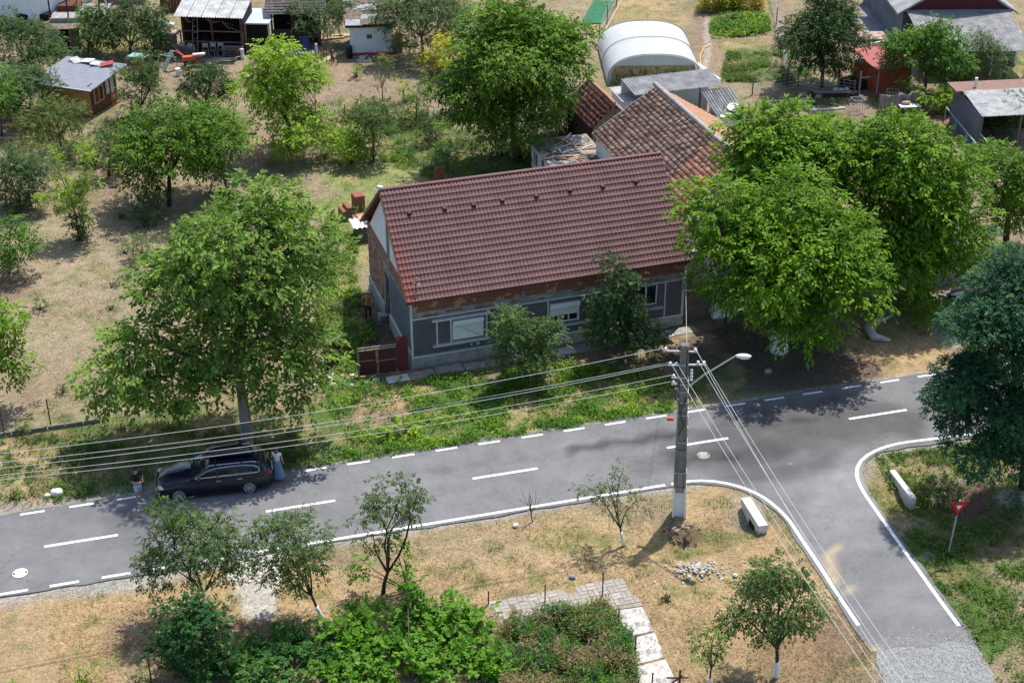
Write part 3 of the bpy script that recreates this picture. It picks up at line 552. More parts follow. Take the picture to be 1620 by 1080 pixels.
# ---------------------------------------------------------------- painted markings
def ribbon(pts, w, z, name='edge_line', h=0.004):
    V = []; F = []; n = len(pts)
    for i, p in enumerate(pts):
        d = (pts[min(i + 1, n - 1)] - pts[max(i - 1, 0)]).normalized(); s = Vector((d.y, -d.x, 0)) * w / 2
        for q in (p + s, p - s): V.append((q.x, q.y, z))
    for i in range(n - 1): F.append((2 * i, 2 * i + 1, 2 * i + 3, 2 * i + 2))
    return kind(npmesh(name, V, F, M['paint']), 'structure')
for k in range(-2, 8):
    a = rd(at(*dash_px[k]))[0] if 0 <= k < 5 else PER * k
    ribbon([rp(a, 0), rp(a + 1.0, 0), rp(a + 2.95, 0)], .15, .058, 'centre_dash')
nx0 = [(32, 817), (110, 804), (185, 792), (262, 781), (335, 770), (408, 759), (481, 748), (550, 737), (621, 725), (689, 714), (757, 704), (825, 693), (891, 682), (956, 672), (1021, 662), (1085, 652), (1147, 643), (1209, 634), (1271, 626), (1333, 617), (1393, 607)]
ts = [rd(at(*p))[0] for p in nx0]; stp = (ts[-1] - ts[0]) / (len(ts) - 1)
for t in [ts[0] - stp * i for i in range(4, 0, -1)] + ts + [ts[-1] + stp * i for i in range(1, 16)]:
    ribbon([rp(t, DN), rp(t + .5, DN), rp(t + 1.0, DN)], .13, .058, 'edge_dash')
for x, y in [(-80, 953), (-2, 942), (79, 927), (161, 914), (241, 901), (321, 889), (400, 875)]:
    t = rd(at(x, y))[0]; ribbon([rp(t, DS), rp(t + .6, DS), rp(t + 1.12, DS)], .14, .058, 'edge_dash')
t0, t1 = rd(at(485, 859))[0], rd(at(1052, 768))[0]
ribbon([rp(t, DS) for t in np.arange(t0, t1 + .1, (t1 - t0) / 30)], .15, .058)
ribbon(LEFT_EDGE, .15, .054); ribbon(RIGHT_EDGE[:], .15, .054)
# ================================================================ MAIN HOUSE
HA = R(18); HC = (-4.85, 65.02)
HU = Vector((math.cos(HA), math.sin(HA), 0)); HV = Vector((-math.sin(HA), math.cos(HA), 0))
HL, HD, WT = 14.25, 8.84, 3.75
house = thing('brick_house', 'long low house with maroon metal tile roof, grey rendered front and white roller shutters', 'house', (*HC, 0), HA)
def loc(px, py, p0, n, org=HC, ang=HA):
    """pixel -> local coordinates on the plane p0,n (local)"""
    Rm = Matrix.Rotation(ang, 4, 'Z'); o = Vector((*org, 0)); w = hit(px, py, o + Rm @ Vector(p0), Rm @ Vector(n)); return Rm.inverted() @ (w - o)
W1 = (2.06, 3.62, 1.24, 2.30); W2 = (7.05, 8.62, 1.22, 2.36); W3 = (11.62, 12.84, 1.40, 2.56); W2b = (9.25, 9.85, 1.35, 2.2)
MB().holes(0, HL, .58, 2.70, 0, .3, [W1, W2, W3, W2b]).build('front_wall', 'render', house)
MB().box(-.03, HL + .03, -.06, .34, -.3, .58).build('plinth', 'conc', house)
MB().box(0, HL, -.015, .32, 2.70, 3.06).build('lintel_beam', 'cement', house)
MB().box(0, HL, .02, .3, 3.06, WT).build('brick_backing', 'mortar', house)
[MB().box(x, x + rnd.uniform(.25, .9), -.034, -.01, z, z + rnd.uniform(.05, .14)).build('exposed_brick_patch', 'brick', house) for x, z in [(.5, 2.78), (1.7, 2.84), (3.2, 2.8), (5.1, 2.86), (6.4, 2.76), (8.2, 2.9), (10.1, 2.82), (11.6, 2.86), (12.6, 2.76)]]
# bricks of the band under the eave
bmesh_ = []
for v in range(5):
    b = MB().box(-.14, .14, 0, .10, -.075, .075); o = b.build('brick', 'brick' if v < 4 else 'brick2', house, bevel=0); bmesh_.append(o.data); bpy.data.objects.remove(o)
for r in range(3):
    x = .16 - (r % 2) * .1
    while x < HL - .1:
        w = rnd.choice((1, 1, 1, .55)); o = link(bpy.data.objects.new('brick', rnd.choice(bmesh_)), house); o.scale = (w, 1, 1)
        o.location = (x + .14 * (w - 1), rnd.uniform(-.035, -.005), 3.145 + .165 * r); x += .285 * w + .012
for x in (4.35, 5.6, .08, 7.2, 13.9): MB().box(x, x + .16, -.03, .02, 3.06, 3.35).build('mortar_pier', 'cement', house)
# trims
MB().box(0, 4.9, -.05, .0, 2.67, 2.74).box(4.9, HL - .9, -.05, 0, 2.62, 2.69).box(13.25, HL, -.07, 0, 2.64, 2.70).build('cornice_strip', 'trim', house)
MB().box(0, HL, -.075, -.001, .58, .66).build('base_strip', 'trim', house)
MB().box(-.05, .06, -.06, .0, -.1, 3.6).box(HL - .1, HL + .02, -.06, 0, .4, 2.75).build('corner_strip', 'trim', house)
MB().box(1.02, 3.95, -.16, 0, 2.46, 2.56).build('window_hood', 'trim', house)
MB().box(1.02, 3.95, -.16, 0, 1.06, 1.15).build('window_shelf', 'trim', house)
for x in (1.22, 1.93, 3.74): MB().box(x, x + .08, -.07, 0, 1.15, 2.46).build('pilaster', 'trim', house)
MB().box(6.8, 9.9, -.12, 0, 1.08, 1.16).build('window_shelf', 'trim', house); MB().box(6.92, 6.99, -.07, 0, 1.16, 2.6).build('pilaster', 'trim', house)
MB().box(11.4, 13.1, -.22, 0, 1.27, 1.34).build('window_shelf', 'trim', house); MB().box(13.19, 13.26, -.06, 0, .66, 2.64).build('pilaster', 'trim', house)
def window(w, parent, shut=1.0, mull=1, y=.10):
    x0, x1, z0, z1 = w; f = MB(); t = .07
    f.box(x0, x0 + t, y, y + .07, z0, z1).box(x1 - t, x1, y, y + .07, z0, z1).box(x0 + t, x1 - t, y, y + .07, z0, z0 + t).box(x0 + t, x1 - t, y, y + .07, z1 - t, z1)
    for i in range(mull):
        xm = x0 + (x1 - x0) * (i + 1) / (mull + 1); f.box(xm - .035, xm + .035, y, y + .07, z0 + t, z1 - t)
    fr = f.build('window', 'pvc', parent); MB().box(x0 + t, x1 - t, y + .03, y + .05, z0 + t, z1 - t).build('pane', 'glass', fr)
    MB().box(x0, x1, y + .5, y + .52, z0, z1).build('room_darkness', 'dark', fr)
    if shut > 0:
        MB().box(x0 + .0, x1 - .0, -.15, .08, z1 - .19, z1 + .03).build('shutter_box', 'shutter', parent, bevel=.01)
        zb = z1 - .17 - (z1 - z0 - .17) * shut; s = MB(); z = zb
        while z < z1 - .18: s.box(x0 + .035, x1 - .035, .0, .022, z, min(z + .047, z1 - .17)); s.box(x0 + .035, x1 - .035, .006, .018, z + .047, z + .052); z += .052
        s.build('roller_shutter', 'shutter', parent); MB().box(x0, x0 + .04, -.02, .05, z0, z1 - .17).box(x1 - .04, x1, -.02, .05, z0, z1 - .17).build('shutter_rail', 'shutter', parent)
    return fr
window(W1, house, 1.0); window(W2, house, .52, 2); window(W3, house, 0, 1); window(W2b, house, 0, 0)
c_ = MB(); c_.tube([(2.15, -.03, 2.1), (2.9, -.05, 1.66), (3.45, -.03, 1.3)], .008, 4); c_.build('hanging_cable', 'black', house)
MB().box(3.25, 3.42, -.06, 0, .80, .92).build('meter_box', 'trim', house)
MB().boxm(Matrix.Translation((3.0, -.02, .86)), .1, .05, .1).build('house_socket', 'trim', house)
# gable wall (x=0) running back
gw = MB(); gw.holes(.3, 4.1, .75, 3.25, 0, .3, []); gw.swapxy().build('gable_wall', 'renderblue', house)
MB().box(0, .3, 4.1, 4.35, -.1, 3.25).box(0, .3, 5.25, 5.5, -.1, 3.25).box(0, .3, 4.35, 5.25, 2.75, 3.25).build('door_surround', 'cement', house)
MB().box(.18, .24, 4.35, 5.25, 0, 2.75).build('door', 'wooddark', house); MB().box(.5, .52, 4.2, 5.4, 0, 2.9).build('room_darkness', 'dark', house)
MB().box(.0, .3, 5.5, HD, .75, 3.25).build('brick_gable_wall', mat('gable_brick', (0.40, 0.20, 0.13), .9, (0.24, 0.13, 0.09), 1.5, bump=.5, bscale=30), house)
MB().box(-.07, .30, 0, 4.35, -.3, .75).box(-.07, .3, 5.25, HD, -.3, .75).build('gable_plinth', 'conc', house)
MB().box(-.09, .0, .0, 4.2, .75, .83).box(-.09, 0, 5.4, HD, .75, .83).build('gable_strip', 'trim', house)
MB().box(-.03, .3, 0, HD, 3.25, 3.42).build('ring_beam', 'cement', house)
MB().box(-.0, .3, 0, HD, 3.42, WT + .35).build('attic_brick_wall', mat('gable_brick', (0, 0, 0)), house)
V = []; F = []; Cc = []
for r in range(24):
    z0 = .86 + r * .155
    if 3.22 < z0 + .14 and z0 < 3.43: continue
    y = (5.55 if z0 < 3.2 else .05) + (r % 2) * .12
    ylim = HD - .05
    while y < ylim and z0 + .14 < WT + .33:
        y1 = min(y + .235, ylim); px0 = -.018 + rnd.uniform(-.008, .008); k = len(V); V += [(px0, y, z0), (px0, y1, z0), (px0, y1, z0 + .135), (px0, y, z0 + .135), (.01, y, z0), (.01, y1, z0), (.01, y1, z0 + .135), (.01, y, z0 + .135)]
        F += [(k, k + 3, k + 2, k + 1), (k, k + 1, k + 5, k + 4), (k + 3, k + 7, k + 6, k + 2), (k, k + 4, k + 7, k + 3), (k + 1, k + 2, k + 6, k + 5)]; c_ = rnd.choice([(.33, .19, .135), (.38, .23, .165), (.29, .16, .115), (.40, .28, .21)]); f_ = rnd.uniform(.8, 1.15); Cc += [tuple(q * f_ for q in c_)] * 8; y += .247
kind(npmesh('gable_bricks', V, F, mat('wall_brick', (1, 1, 1), .9, (.72, .7, .68), 3, bump=.3, bscale=30, attr='col'), house, Cc), 'stuff')
RZ, EZ, OV = 7.65, 3.87, .4; RY = HD / 2; SL = (RZ - EZ) / (RY + OV)
def rz_(y): return RZ - SL * abs(y - RY)
gz = WT + .35
MB().prism([(.0, .62, gz), (.0, 3.9, gz), (.0, 3.9, rz_(3.9) - .12)], (.28, 0, 0)).build('gable_panel', 'whitewall', house)
MB().prism([(.0, 4.45, gz), (.0, HD - .62, gz), (.0, RY + .2, rz_(RY + .2) - .12), (0, 4.45, rz_(4.42) - .12)], (.28, 0, 0)).build('gable_panel', 'whitewall', house)
MB().box(.12, .2, 3.9, 4.45, gz, 7.1).build('attic_opening', 'dark', house); MB().box(-.03, .05, 3.86, 3.93, gz, 7.0).box(-.03, .05, 4.42, 4.49, gz, 7.1).build('attic_frame', 'trim', house)
MB().box(0, HL, HD - .3, HD, -.3, WT).box(HL - .3, HL, .3, HD - .3, -.3, 3.9).build('rear_wall', 'conc', house)
MB().prism([(HL - .28, .3, 3.8), (HL - .28, HD - .3, 3.8), (HL - .28, RY, RZ - .3)], (.26, 0, 0)).build('end_gable', 'whitewall', house)
# roof: pressed sheet profile
def sheet_roof(name, xa, xb, y0, z0, y1, z1, pitch, course, parent, m='rooftile', flip=False):
    ln = math.hypot(y1 - y0, z1 - z0); nr = max(1, round(ln / course)); nwv = max(2, round((xb - xa) / pitch)); ns = nwv * 6 + 1
    xs = np.linspace(xa, xb, ns); ph = (xs - xa) / (xb - xa) * nwv; prof = .5 * (1 - np.cos(2 * np.pi * ph)); prof = prof ** .7 * .040
    tt = []; off = []
    for r in range(nr):
        for q, o in ((0.0, .0), (.72, .012), (.93, .026), (.965, .026)): tt.append((r + q) / nr); off.append(o + .0)
    tt.append(1.0); off.append(.0); tt = np.array(tt); off = np.array(off)
    sh = np.array([0.0] * len(tt)); ny, nz_ = (y1 - y0) / ln, (z1 - z0) / ln; nn = np.array([0, -nz_, ny]) if ny > 0 else np.array([0, nz_, -ny])
    if nn[2] < 0: nn = -nn
    V = np.zeros((len(tt), ns, 3)); h = prof[None, :] + off[:, None]
    V[..., 0] = xs[None, :]; V[..., 1] = (y0 + (y1 - y0) * tt)[:, None] + nn[1] * h; V[..., 2] = (z0 + (z1 - z0) * tt)[:, None] + nn[2] * h
    col = np.ones((len(tt), ns, 3)) * np.array((.175, .094, .088)); cell = (np.floor(ph).astype(int)[None, :] // 6 * 7 + (np.arange(len(tt)) // 16)[:, None] * 13) % 17
    col *= (1 + (cell / 17 - .5) * .14)[..., None]; b = np.clip(1 - (xs - xa) / .8, 0, 1)[None, :, None] * np.linspace(0, 1, len(tt))[:, None, None] if not flip else 0
    col = col * (1 - b) + np.array((.25, .070, .058)) * b
    i = np.arange(len(tt) * ns).reshape(len(tt), ns); F = np.stack([i[:-1, :-1], i[1:, :-1], i[1:, 1:], i[:-1, 1:]], -1).reshape(-1, 4)
    o = npmesh(name, V, F, M[m], parent, col.reshape(-1, 3), False); s = o.modifiers.new('thickness', 'SOLIDIFY'); s.thickness = .012; return o
XA, XB = -.28, HL + .3
sheet_roof('roof', XA, XB, RY, RZ, -OV, EZ, .185, .335, house); sheet_roof('rear_roof', XA, XB, RY, RZ, HD + OV, EZ, .185, .335, house, flip=True)
rc = MB(); x = XA
while x < XB: rc.tube([(x, RY, RZ + .0), (min(x + .42, XB), RY, RZ + .0)], [.105, .115], 10); x += .4
rc.build('ridge_cap', mat('ridge_sheet', (.20, .085, .078), .5, (.15, .06, .06), 2), house)
MB().prism([(XA - .02, -OV, EZ - .16), (XA - .02, -OV, EZ + .04), (XA - .02, RY, RZ + .04), (XA - .02, RY, RZ - .16)], (.03, 0, 0)).prism([(XA - .02, HD + OV, EZ - .16), (XA - .02, HD + OV, EZ + .04), (XA - .02, RY + .001, RZ + .04), (XA - .02, RY + .001, RZ - .16)], (.03, 0, 0)).build('barge_board', mat('barge_sheet', (.15, .05, .045), .5), house)
MB().prism([(XA, -OV + .02, EZ - .05), (XA, RY, RZ - .05), (XA, RY, RZ - .09), (XA, -OV + .02, EZ - .09)], (XB - XA, 0, 0)).prism([(XA, HD + OV - .02, EZ - .05), (XA, RY, RZ - .05), (XA, RY, RZ - .09), (XA, HD + OV - .02, EZ - .09)], (XB - XA, 0, 0)).build('roof_boarding', 'woodbrown', house)
MB().box(XA, XB, -OV - .02, -OV + .02, EZ - .12, EZ - .0).build('fascia', mat('barge_sheet', (0, 0, 0)), house)
nrm = Vector((0, -(RZ - EZ), RY + OV)).normalized()
for px, py in [(647, 337), (703, 330), (749, 324), (794, 317), (848, 310), (901, 301), (953, 295), (1005, 287)]:
    q = loc(px, py, (0, RY, RZ), nrm); q.y = min(q.y, RY - .35); v = MB()
    v.add([(-.09, -.17, -.02), (.09, -.17, -.02), (.08, -.15, .10), (-.08, -.15, .10), (-.12, .2, .02), (.12, .2, .02)], [(0, 1, 2, 3), (3, 2, 5, 4), (0, 3, 4), (1, 5, 2)])
    o = v.build('roof_vent', mat('vent_sheet', (.07, .03, .03), .5), house); o.location = q + nrm * .03; o.rotation_euler = (math.atan(SL) * .4, 0, 0)
q = loc(658, 462, (0, RY, RZ), nrm); mb = MB(); mb.tube([(q.x, q.y, q.z - .2), (q.x + .02, q.y - .02, q.z + .75)], .018, 5).tube([(q.x, q.y, q.z + .55), (q.x + .14, q.y - .1, q.z + .5)], .012, 4); mast = mb.build('service_mast', 'rust', house)
MB().sphere((q.x + .12, q.y - .1, q.z + .42), (.05, .05, .09)).sphere((q.x - .06, q.y, q.z + .5), (.03, .03, .05)).sphere((q.x + .05, q.y, q.z + .72), (.03, .03, .05)).build('insulator', 'porcelain', mast)
o = MB().box(-.12, .16, -.1, .1, 0, .14).build('ridge_scrap', 'plastic', house); o.location = (XA + .0, RY, RZ + .08); o.rotation_euler = (.2, .3, .6)
# concrete footpath slabs by the wall
sb = Matrix.Rotation(HA, 4, 'Z'); path = thing('slab_path', 'broken pale concrete slabs forming a narrow path along the foot of the grey house wall', 'footpath', (*HC, 0), HA)
x = -1.5
while x < 13.5:
    w = rnd.uniform(.9, 1.5); o = MB().box(0, w - .05, 0, rnd.uniform(.6, .75), -.1, .03).build('slab', 'conc' if rnd.random() < .7 else 'concpale', path, bevel=.02)
    o.location = (x, -1.0 + rnd.uniform(-.06, .06), rnd.uniform(.0, .03)); o.rotation_euler = (0, rnd.uniform(-.02, .02), rnd.uniform(-.05, .05)); x += w
# ---- gates and gate post
g0, g1 = at(567, 597), at(628, 589); gd = (g1 - g0); ga = math.atan2(gd.y, gd.x); GW = gd.length
gate = thing('yard_gate', 'maroon two leaf sheet metal gate beside the left corner of the house', 'gate', g0, ga)
for k in range(2):
    leaf = MB().box(k * GW / 2 + .03, (k + 1) * GW / 2 - .02, 0, .02, .08, 1.42).build('gate_leaf', 'gate', gate)
    f = MB(); a, b = k * GW / 2 + .03, (k + 1) * GW / 2 - .02
    f.box(a, b, -.03, .05, 1.42, 1.47); f.box(a, b, -.035, -.001, .86 - .08 * k, .90 - .08 * k); f.box(a, a + .04, -.03, -.001, .08, 1.42); f.build('gate_frame', 'rail', leaf)
    for j in range(1, 3): MB().box(a + (b - a) * j / 3 - .01, a + (b - a) * j / 3 + .01, -.02, -.001, .1, .84).build('gate_seam', 'rust', leaf)
MB().box(GW / 2 - .06, GW / 2 + .04, -.06, -.001, .75, 1.5).build('latch', 'rail', gate)
MB().box(0, GW + .05, .05, .09, 1.50, 1.58).box(0, .05, .05, .09, -.1, 1.55).build('top_rail', 'rail', gate)
gp0 = at(637, 586); post = thing('gate_pillar', 'dark maroon square gate pillar against the house corner, red cap on top', 'gate pillar', gp0, HA)
MB().box(-.18, .30, -.05, .3, -.2, 1.75).build('pillar', 'gatepost', post); MB().box(-.25, -.1, -.03, .12, 1.72, 1.82).build('cap', 'red', post)
g2 = at(514, 590); g3 = at(541, 575); d = g3 - g2
lg = thing('leaning_gate_panel', 'open maroon metal gate leaf turned inwards, half hidden by the big walnut', 'gate', g2, math.atan2(d.y, d.x)); MB().box(0, d.length, 0, .03, .05, 1.5).build('panel', 'gate', lg); MB().box(0, d.length, -.02, .05, 1.5, 1.56).box(0, d.length, -.02, -.001, .8, .85).build('frame', 'rail', lg)

# ================================================================ OLD TILED BARN
def tiled(name, p, u, v, cw, rh, parent, colf, jit=.02, m='clay'):
    """real clay tiles laid as one part: p top corner, u along the ridge, v down the slope"""
    p, u, v = Vector(p), Vector(u), Vector(v); U, Vv = u.normalized(), v.normalized(); n = U.cross(Vv); n = n if n.z > 0 else -n
    nc, nr = int(u.length / cw), int(v.length / rh); Vt = []; F = []; Cc = []; U_, V_, n_, p_ = (np.array(a) for a in (U, Vv, n, p))
    for r in range(nr + 1):
        for c in range(nc):
            lift = .052 + rnd.uniform(-.012, .02); x0 = c * cw + rnd.uniform(-.01, .01) * jit / .02; x1 = x0 + cw * .97; y0 = r * rh; y1 = y0 + rh * 1.12 + rnd.uniform(-.02, .02) * jit / .02
            if rnd.random() < .012: y0 += .05; y1 += .09
            y1 = min(y1, v.length + .06); xm = (x0 + x1) / 2; k = len(Vt); th = .022
            for (x, y, h) in ((x0, y0, 0.0), (xm, y0, .012), (x1, y0, .0), (x0, y1, lift), (xm, y1, lift + .014), (x1, y1, lift), (x0, y1, lift - th), (xm, y1, lift - .012), (x1, y1, lift - th)):
                Vt.append(p_ + U_ * x + V_ * y + n_ * h)
            F += [(k, k + 3, k + 4, k + 1), (k + 1, k + 4, k + 5, k + 2), (k + 3, k + 6, k + 7, k + 4), (k + 4, k + 7, k + 8, k + 5)]
            Cc += [colf(c / max(nc, 1), r / max(nr, 1), c, r)] * 9
    o = npmesh(name, np.array(Vt), F, M[m], parent, np.array(Cc)); return kind(o, 'stuff')
BO = Vector((10.3, 69.95, 0)); BLn, BW, BE, BR = 17.3, 7.9, 3.6, 6.05
barn = thing('tiled_barn', 'long old barn with patchy brown and orange clay tile roof behind the maroon roof', 'barn', BO, HA)
pc = [(.20, .115, .085), (.28, .165, .12), (.16, .10, .08), (.36, .21, .15), (.40, .29, .22), (.13, .085, .075), (.30, .25, .21)]
po = [(.46, .20, .11), (.52, .25, .15), (.40, .16, .09), (.56, .31, .20), (.30, .14, .10), (.47, .22, .12)]
def barncol(a, b, c, r):
    y = a * BLn; near = y < 9.3 - (r % 3) * .2 - b * 1.0; old = y < 5 and b > .45
    if near and not old: q = po[(c * 7 + r * 3 + int(rnd.random() * 6)) % 6] if rnd.random() < .8 else rnd.choice(pc)
    else: q = rnd.choice(pc)
    k = 1.15 * rnd.uniform(.85, 1.15) * (1 + .5 * (N2(np.array([y * .9]), np.array([b * 5.]))[0] - .5)); return tuple(min(.8, x * k) for x in q)
LS = Vector((-BW / 2 - .1, 0, BE - .08 - BR)); RS = Vector((BW / 2 + .1, 0, BE - .08 - BR))
tiled('roof_tiles', (BW / 2, -.25, BR), (0, BLn + .4, 0), LS, .15, .29, barn, barncol)
tiled('rear_roof_tiles', (BW / 2, -.25, BR), (0, BLn + .4, 0), RS, .21, .34, barn, lambda a, b, c, r: tuple(x * rnd.uniform(.9, 1.1) for x in (.56, .30, .19)))
MB().prism([(0, 0, BE - .18), (BW, 0, BE - .18), (BW / 2, 0, BR - .14)], (0, BLn, 0)).build('roof_boarding', 'wood', barn)
MB().holes(.1, BW - .1, -.3, BE - .18, 0, .35, [(1.0, 2.3, 0, 2.1), (3.6, 4.6, 1.1, 2.3), (5.6, 6.6, 1.1, 2.3)]).box(.1, .45, .35, BLn, -.3, BE - .18).box(BW - .45, BW - .1, .35, BLn, -.3, BE - .18).box(.45, BW - .45, BLn - .35, BLn, -.3, BE - .18).build('wall', 'whitewall', barn)
MB().box(1.0, 2.3, .12, .18, 0, 2.1).build('door', 'renderblue', barn)
for x in (3.6, 5.6): w = MB().box(x, x + .07, .1, .17, 1.1, 2.3).box(x + .93, x + 1, .1, .17, 1.1, 2.3).box(x, x + 1, .1, .17, 1.1, 1.17).box(x, x + 1, .1, .17, 2.23, 2.3).build('window', 'pvc', barn); MB().box(x + .05, x + .95, .13, .15, 1.15, 2.25).build('pane', 'glass', w)
MB().prism([(.1, -.02, BE - .18), (BW - .1, -.02, BE - .18), (BW / 2, -.02, BR - .2)], (0, .3, 0)).build('front_gable', mat('pink_plaster', (.46, .38, .36), .9, (.34, .28, .27), 2), barn)
rc = MB(); y = -.25
while y < BLn + .1: rc.tube([(BW / 2, y, BR + .0), (BW / 2, y + .42, BR + rnd.uniform(.0, .02))], [.15, .16], 8); y += .4
rc.build('ridge_mortar', mat('ridge_mortar', (.42, .40, .38), .95, (.25, .22, .2), 5, bump=.6), barn)
MB().prism([(-.12, BLn + .12, BE - .2), (-.12, BLn + .12, BE - .04), (BW / 2, BLn + .12, BR + .06), (BW / 2, BLn + .12, BR - .1)], (0, .06, 0)).build('verge_board', 'conc', barn)
# link wall + board gate between the house and the barn
lw = thing('pink_wall', 'short pinkish plastered wall with small round hole at the right end of the house', 'wall', (*HC, 0), HA); MB().box(HL + .05, HL + 1.9, 1.5, 1.75, -.2, 3.3).build('wall', mat('pink_plaster', (0, 0, 0)), lw)
MB().prism([(HL + .7 + .1 * math.cos(i), 1.47, 2.75 + .16 * math.sin(i)) for i in (0, 1.05, 2.1, 3.14, 4.2, 5.24)], (0, .02, 0)).build('vent_hole', 'dark', lw)
bg_ = thing('board_gate', 'weathered brown board gate between the grey house and the white barn wall', 'gate', (*HC, 0), HA)
for k in range(9): MB().box(HL + .02 + k * .2, HL + .02 + k * .2 + .185, .3 + (k % 2) * .01, .33 + (k % 2) * .01, .03, 1.75 + rnd.uniform(-.04, .04)).build('board', 'wood', bg_)
# ---- small steep red tiled outbuilding
so = Vector((5.01, 90.4, 0)); sh = thing('small_tiled_shed', 'small plank shed with steep rusty red tile roof under the tall tree', 'shed', so, HA); sL, sW, sE, sR = 4.4, 2.7, 2.5, 3.85
cs = lambda a, b, c, r: tuple(x * rnd.uniform(.75, 1.25) for x in rnd.choice([(.27, .105, .075), (.33, .14, .10), (.21, .085, .065), (.38, .20, .15)]))
tiled('roof_tiles', (sW / 2, -.2, sR), (0, sL + .3, 0), (-sW / 2 - .15, 0, sE - .1 - sR), .2, .32, sh, cs); tiled('rear_roof_tiles', (sW / 2, -.2, sR), (0, sL + .3, 0), (sW / 2 + .15, 0, sE - .1 - sR), .2, .32, sh, lambda a, b, c, r: tuple(x * rnd.uniform(.8, 1.1) for x in (.52, .34, .26)))
for k in range(9):
    x = .02 + k * .3; h = sE - .15 + (sR - sE) * (1 - abs(x + .13 - sW / 2) / (sW / 2)); MB().box(x, x + .28, 0, .03, .0 if k not in (3, 4, 5) else sE - .1, max(h, sE - .02)).build('plank', 'wood', sh)
MB().box(0, .05, 0, sL, -.1, sE - .1).box(sW - .05, sW, 0, sL, -.1, sE - .1).box(0, sW, sL - .05, sL, -.1, sE - .1).build('side_wall', 'wooddark', sh)
for x in (.0, sW - .1): MB().box(x, x + .1, -.16, -.06, -.1, sE - .05).build('post', 'wood', sh)
rt = MB(); rt.tube([(sW / 2, -.25, sR + .02), (sW / 2, sL + .1, sR + .02)], .1, 8); rt.build('ridge_cap', 'clay' if False else 'brick2', sh)
# ---- ruined lime-washed shed
ru = thing('ruined_shed', 'roofless looking white shed covered with rotten boards and debris behind the roof ridge', 'shed', (2.45, 84.5, 0), R(17)); rw, rdp, rh_ = 3.5, 4.3, 2.1
wl_ = MB(); wl_.holes(0, rdp, -.2, rh_, 0, .22, [(.5, 1.15, .9, 1.75), (1.7, 2.5, 0, 1.9), (3.1, 3.7, .9, 1.7)]); wl_.swapxy(); wl_.build('left_wall', 'whitewall', ru)
MB().box(.22, rw, 0, .22, -.2, rh_).box(.22, rw, rdp - .22, rdp, -.2, rh_).box(rw - .22, rw, .22, rdp - .22, -.2, rh_).build('wall', 'whitewall', ru)
MB().box(-.1, rw + .1, -.1, rdp + .1, rh_, rh_ + .1).build('roof_deck', mat('debris_deck', (.34, .31, .28), .95, (.17, .15, .13), 3, bump=.8), ru)
for y0, y1, z0, z1 in [(.5, 1.15, .9, 1.75), (3.1, 3.7, .9, 1.7)]: MB().box(.1, .12, y0, y1, z0, z1).build('pane', 'glass', ru); MB().box(-.02, .04, y0 - .05, y0, z0, z1).box(-.02, .04, y1, y1 + .05, z0, z1).build('frame', 'turq', ru)
MB().box(.1, .14, 1.7, 2.5, 0, 1.9).build('door', 'renderblue', ru)
for k in range(46):
    l = rnd.uniform(.3, 1.6); o = MB().box(-l / 2, l / 2, -.06, .06, 0, .03).build('debris_board', rnd.choice(['wood', 'asb', 'woodpale', 'mortar', 'brick2', 'asbpale', 'wood']), ru)
    o.location = (rnd.uniform(.2, rw - .2), rnd.uniform(.1, rdp - .1), rh_ + .11 + rnd.uniform(0, .1)); o.rotation_euler = (rnd.uniform(-.15, .15), rnd.uniform(-.2, .2), rnd.gauss(0, .7))
# ---- corrugated sheds with satellite dish
cg = thing('corrugated_shed', 'open dark shed under grey corrugated fibre sheets behind the barn', 'shed', (9.6, 95.3, 0), HA)
corr('roof_sheet', (-1.7, 2.6, 3.0), (6.3, 0, 0), (0, -2.5, -.25), 7, M['asb'], cg, .2, .045)
corr('porch_sheet', (2.9, .1, 2.55), (2.2, 0, 0), (.35, -2.3, -1.15), 3, M['asb'], cg, .2, .05)
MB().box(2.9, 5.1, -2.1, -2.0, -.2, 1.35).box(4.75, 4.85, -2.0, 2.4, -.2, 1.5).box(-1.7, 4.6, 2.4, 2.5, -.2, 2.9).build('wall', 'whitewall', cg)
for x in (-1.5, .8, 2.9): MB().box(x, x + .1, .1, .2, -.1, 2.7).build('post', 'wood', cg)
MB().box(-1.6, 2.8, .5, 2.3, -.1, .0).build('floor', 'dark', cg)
for x, y, s in [(-.8, 1.1, .7), (.1, 1.4, .9), (1.3, .9, .6), (2.0, 1.6, .8)]: MB().box(x, x + s * .8, y, y + s * .6, 0, s).build('stored_crate', 'wooddark', cg)
dish = thing('satellite_dish', 'round white satellite dish lying on the corrugated porch roof', 'satellite dish', onp(1160, 173, 95.0), 0)
v = [(0, 0, -.08)]; f = []; 
for j, (r_, z_) in enumerate(((.16, -.06), (.3, -.02), (.4, .05))):
    for k in range(18): v.append((r_ * math.cos(k * math.pi / 9), r_ * .9 * math.sin(k * math.pi / 9), z_))
for k in range(18):
    f.append((0, 1 + k, 1 + (k + 1) % 18)); f += [(1 + 18 * j + k, 1 + 18 * (j + 1) + k, 1 + 18 * (j + 1) + (k + 1) % 18, 1 + 18 * j + (k + 1) % 18) for j in range(2)]
db = MB(); db.add(v, f); o = db.build('reflector', 'plastic', dish, smooth=True); o.rotation_euler = (.45, 0, 0); o.location = (0, 0, .12); s_ = o.modifiers.new('t', 'SOLIDIFY'); s_.thickness = .02
MB().tube([(0, -.36, .1), (0, -.35, .34), (0, -.1, .42)], .02, 5).box(-.04, .04, -.1, -.02, .36, .46).tube([(0, .0, .05), (0, .25, -.25)], .025, 5).build('feed_arm', 'steel', dish)
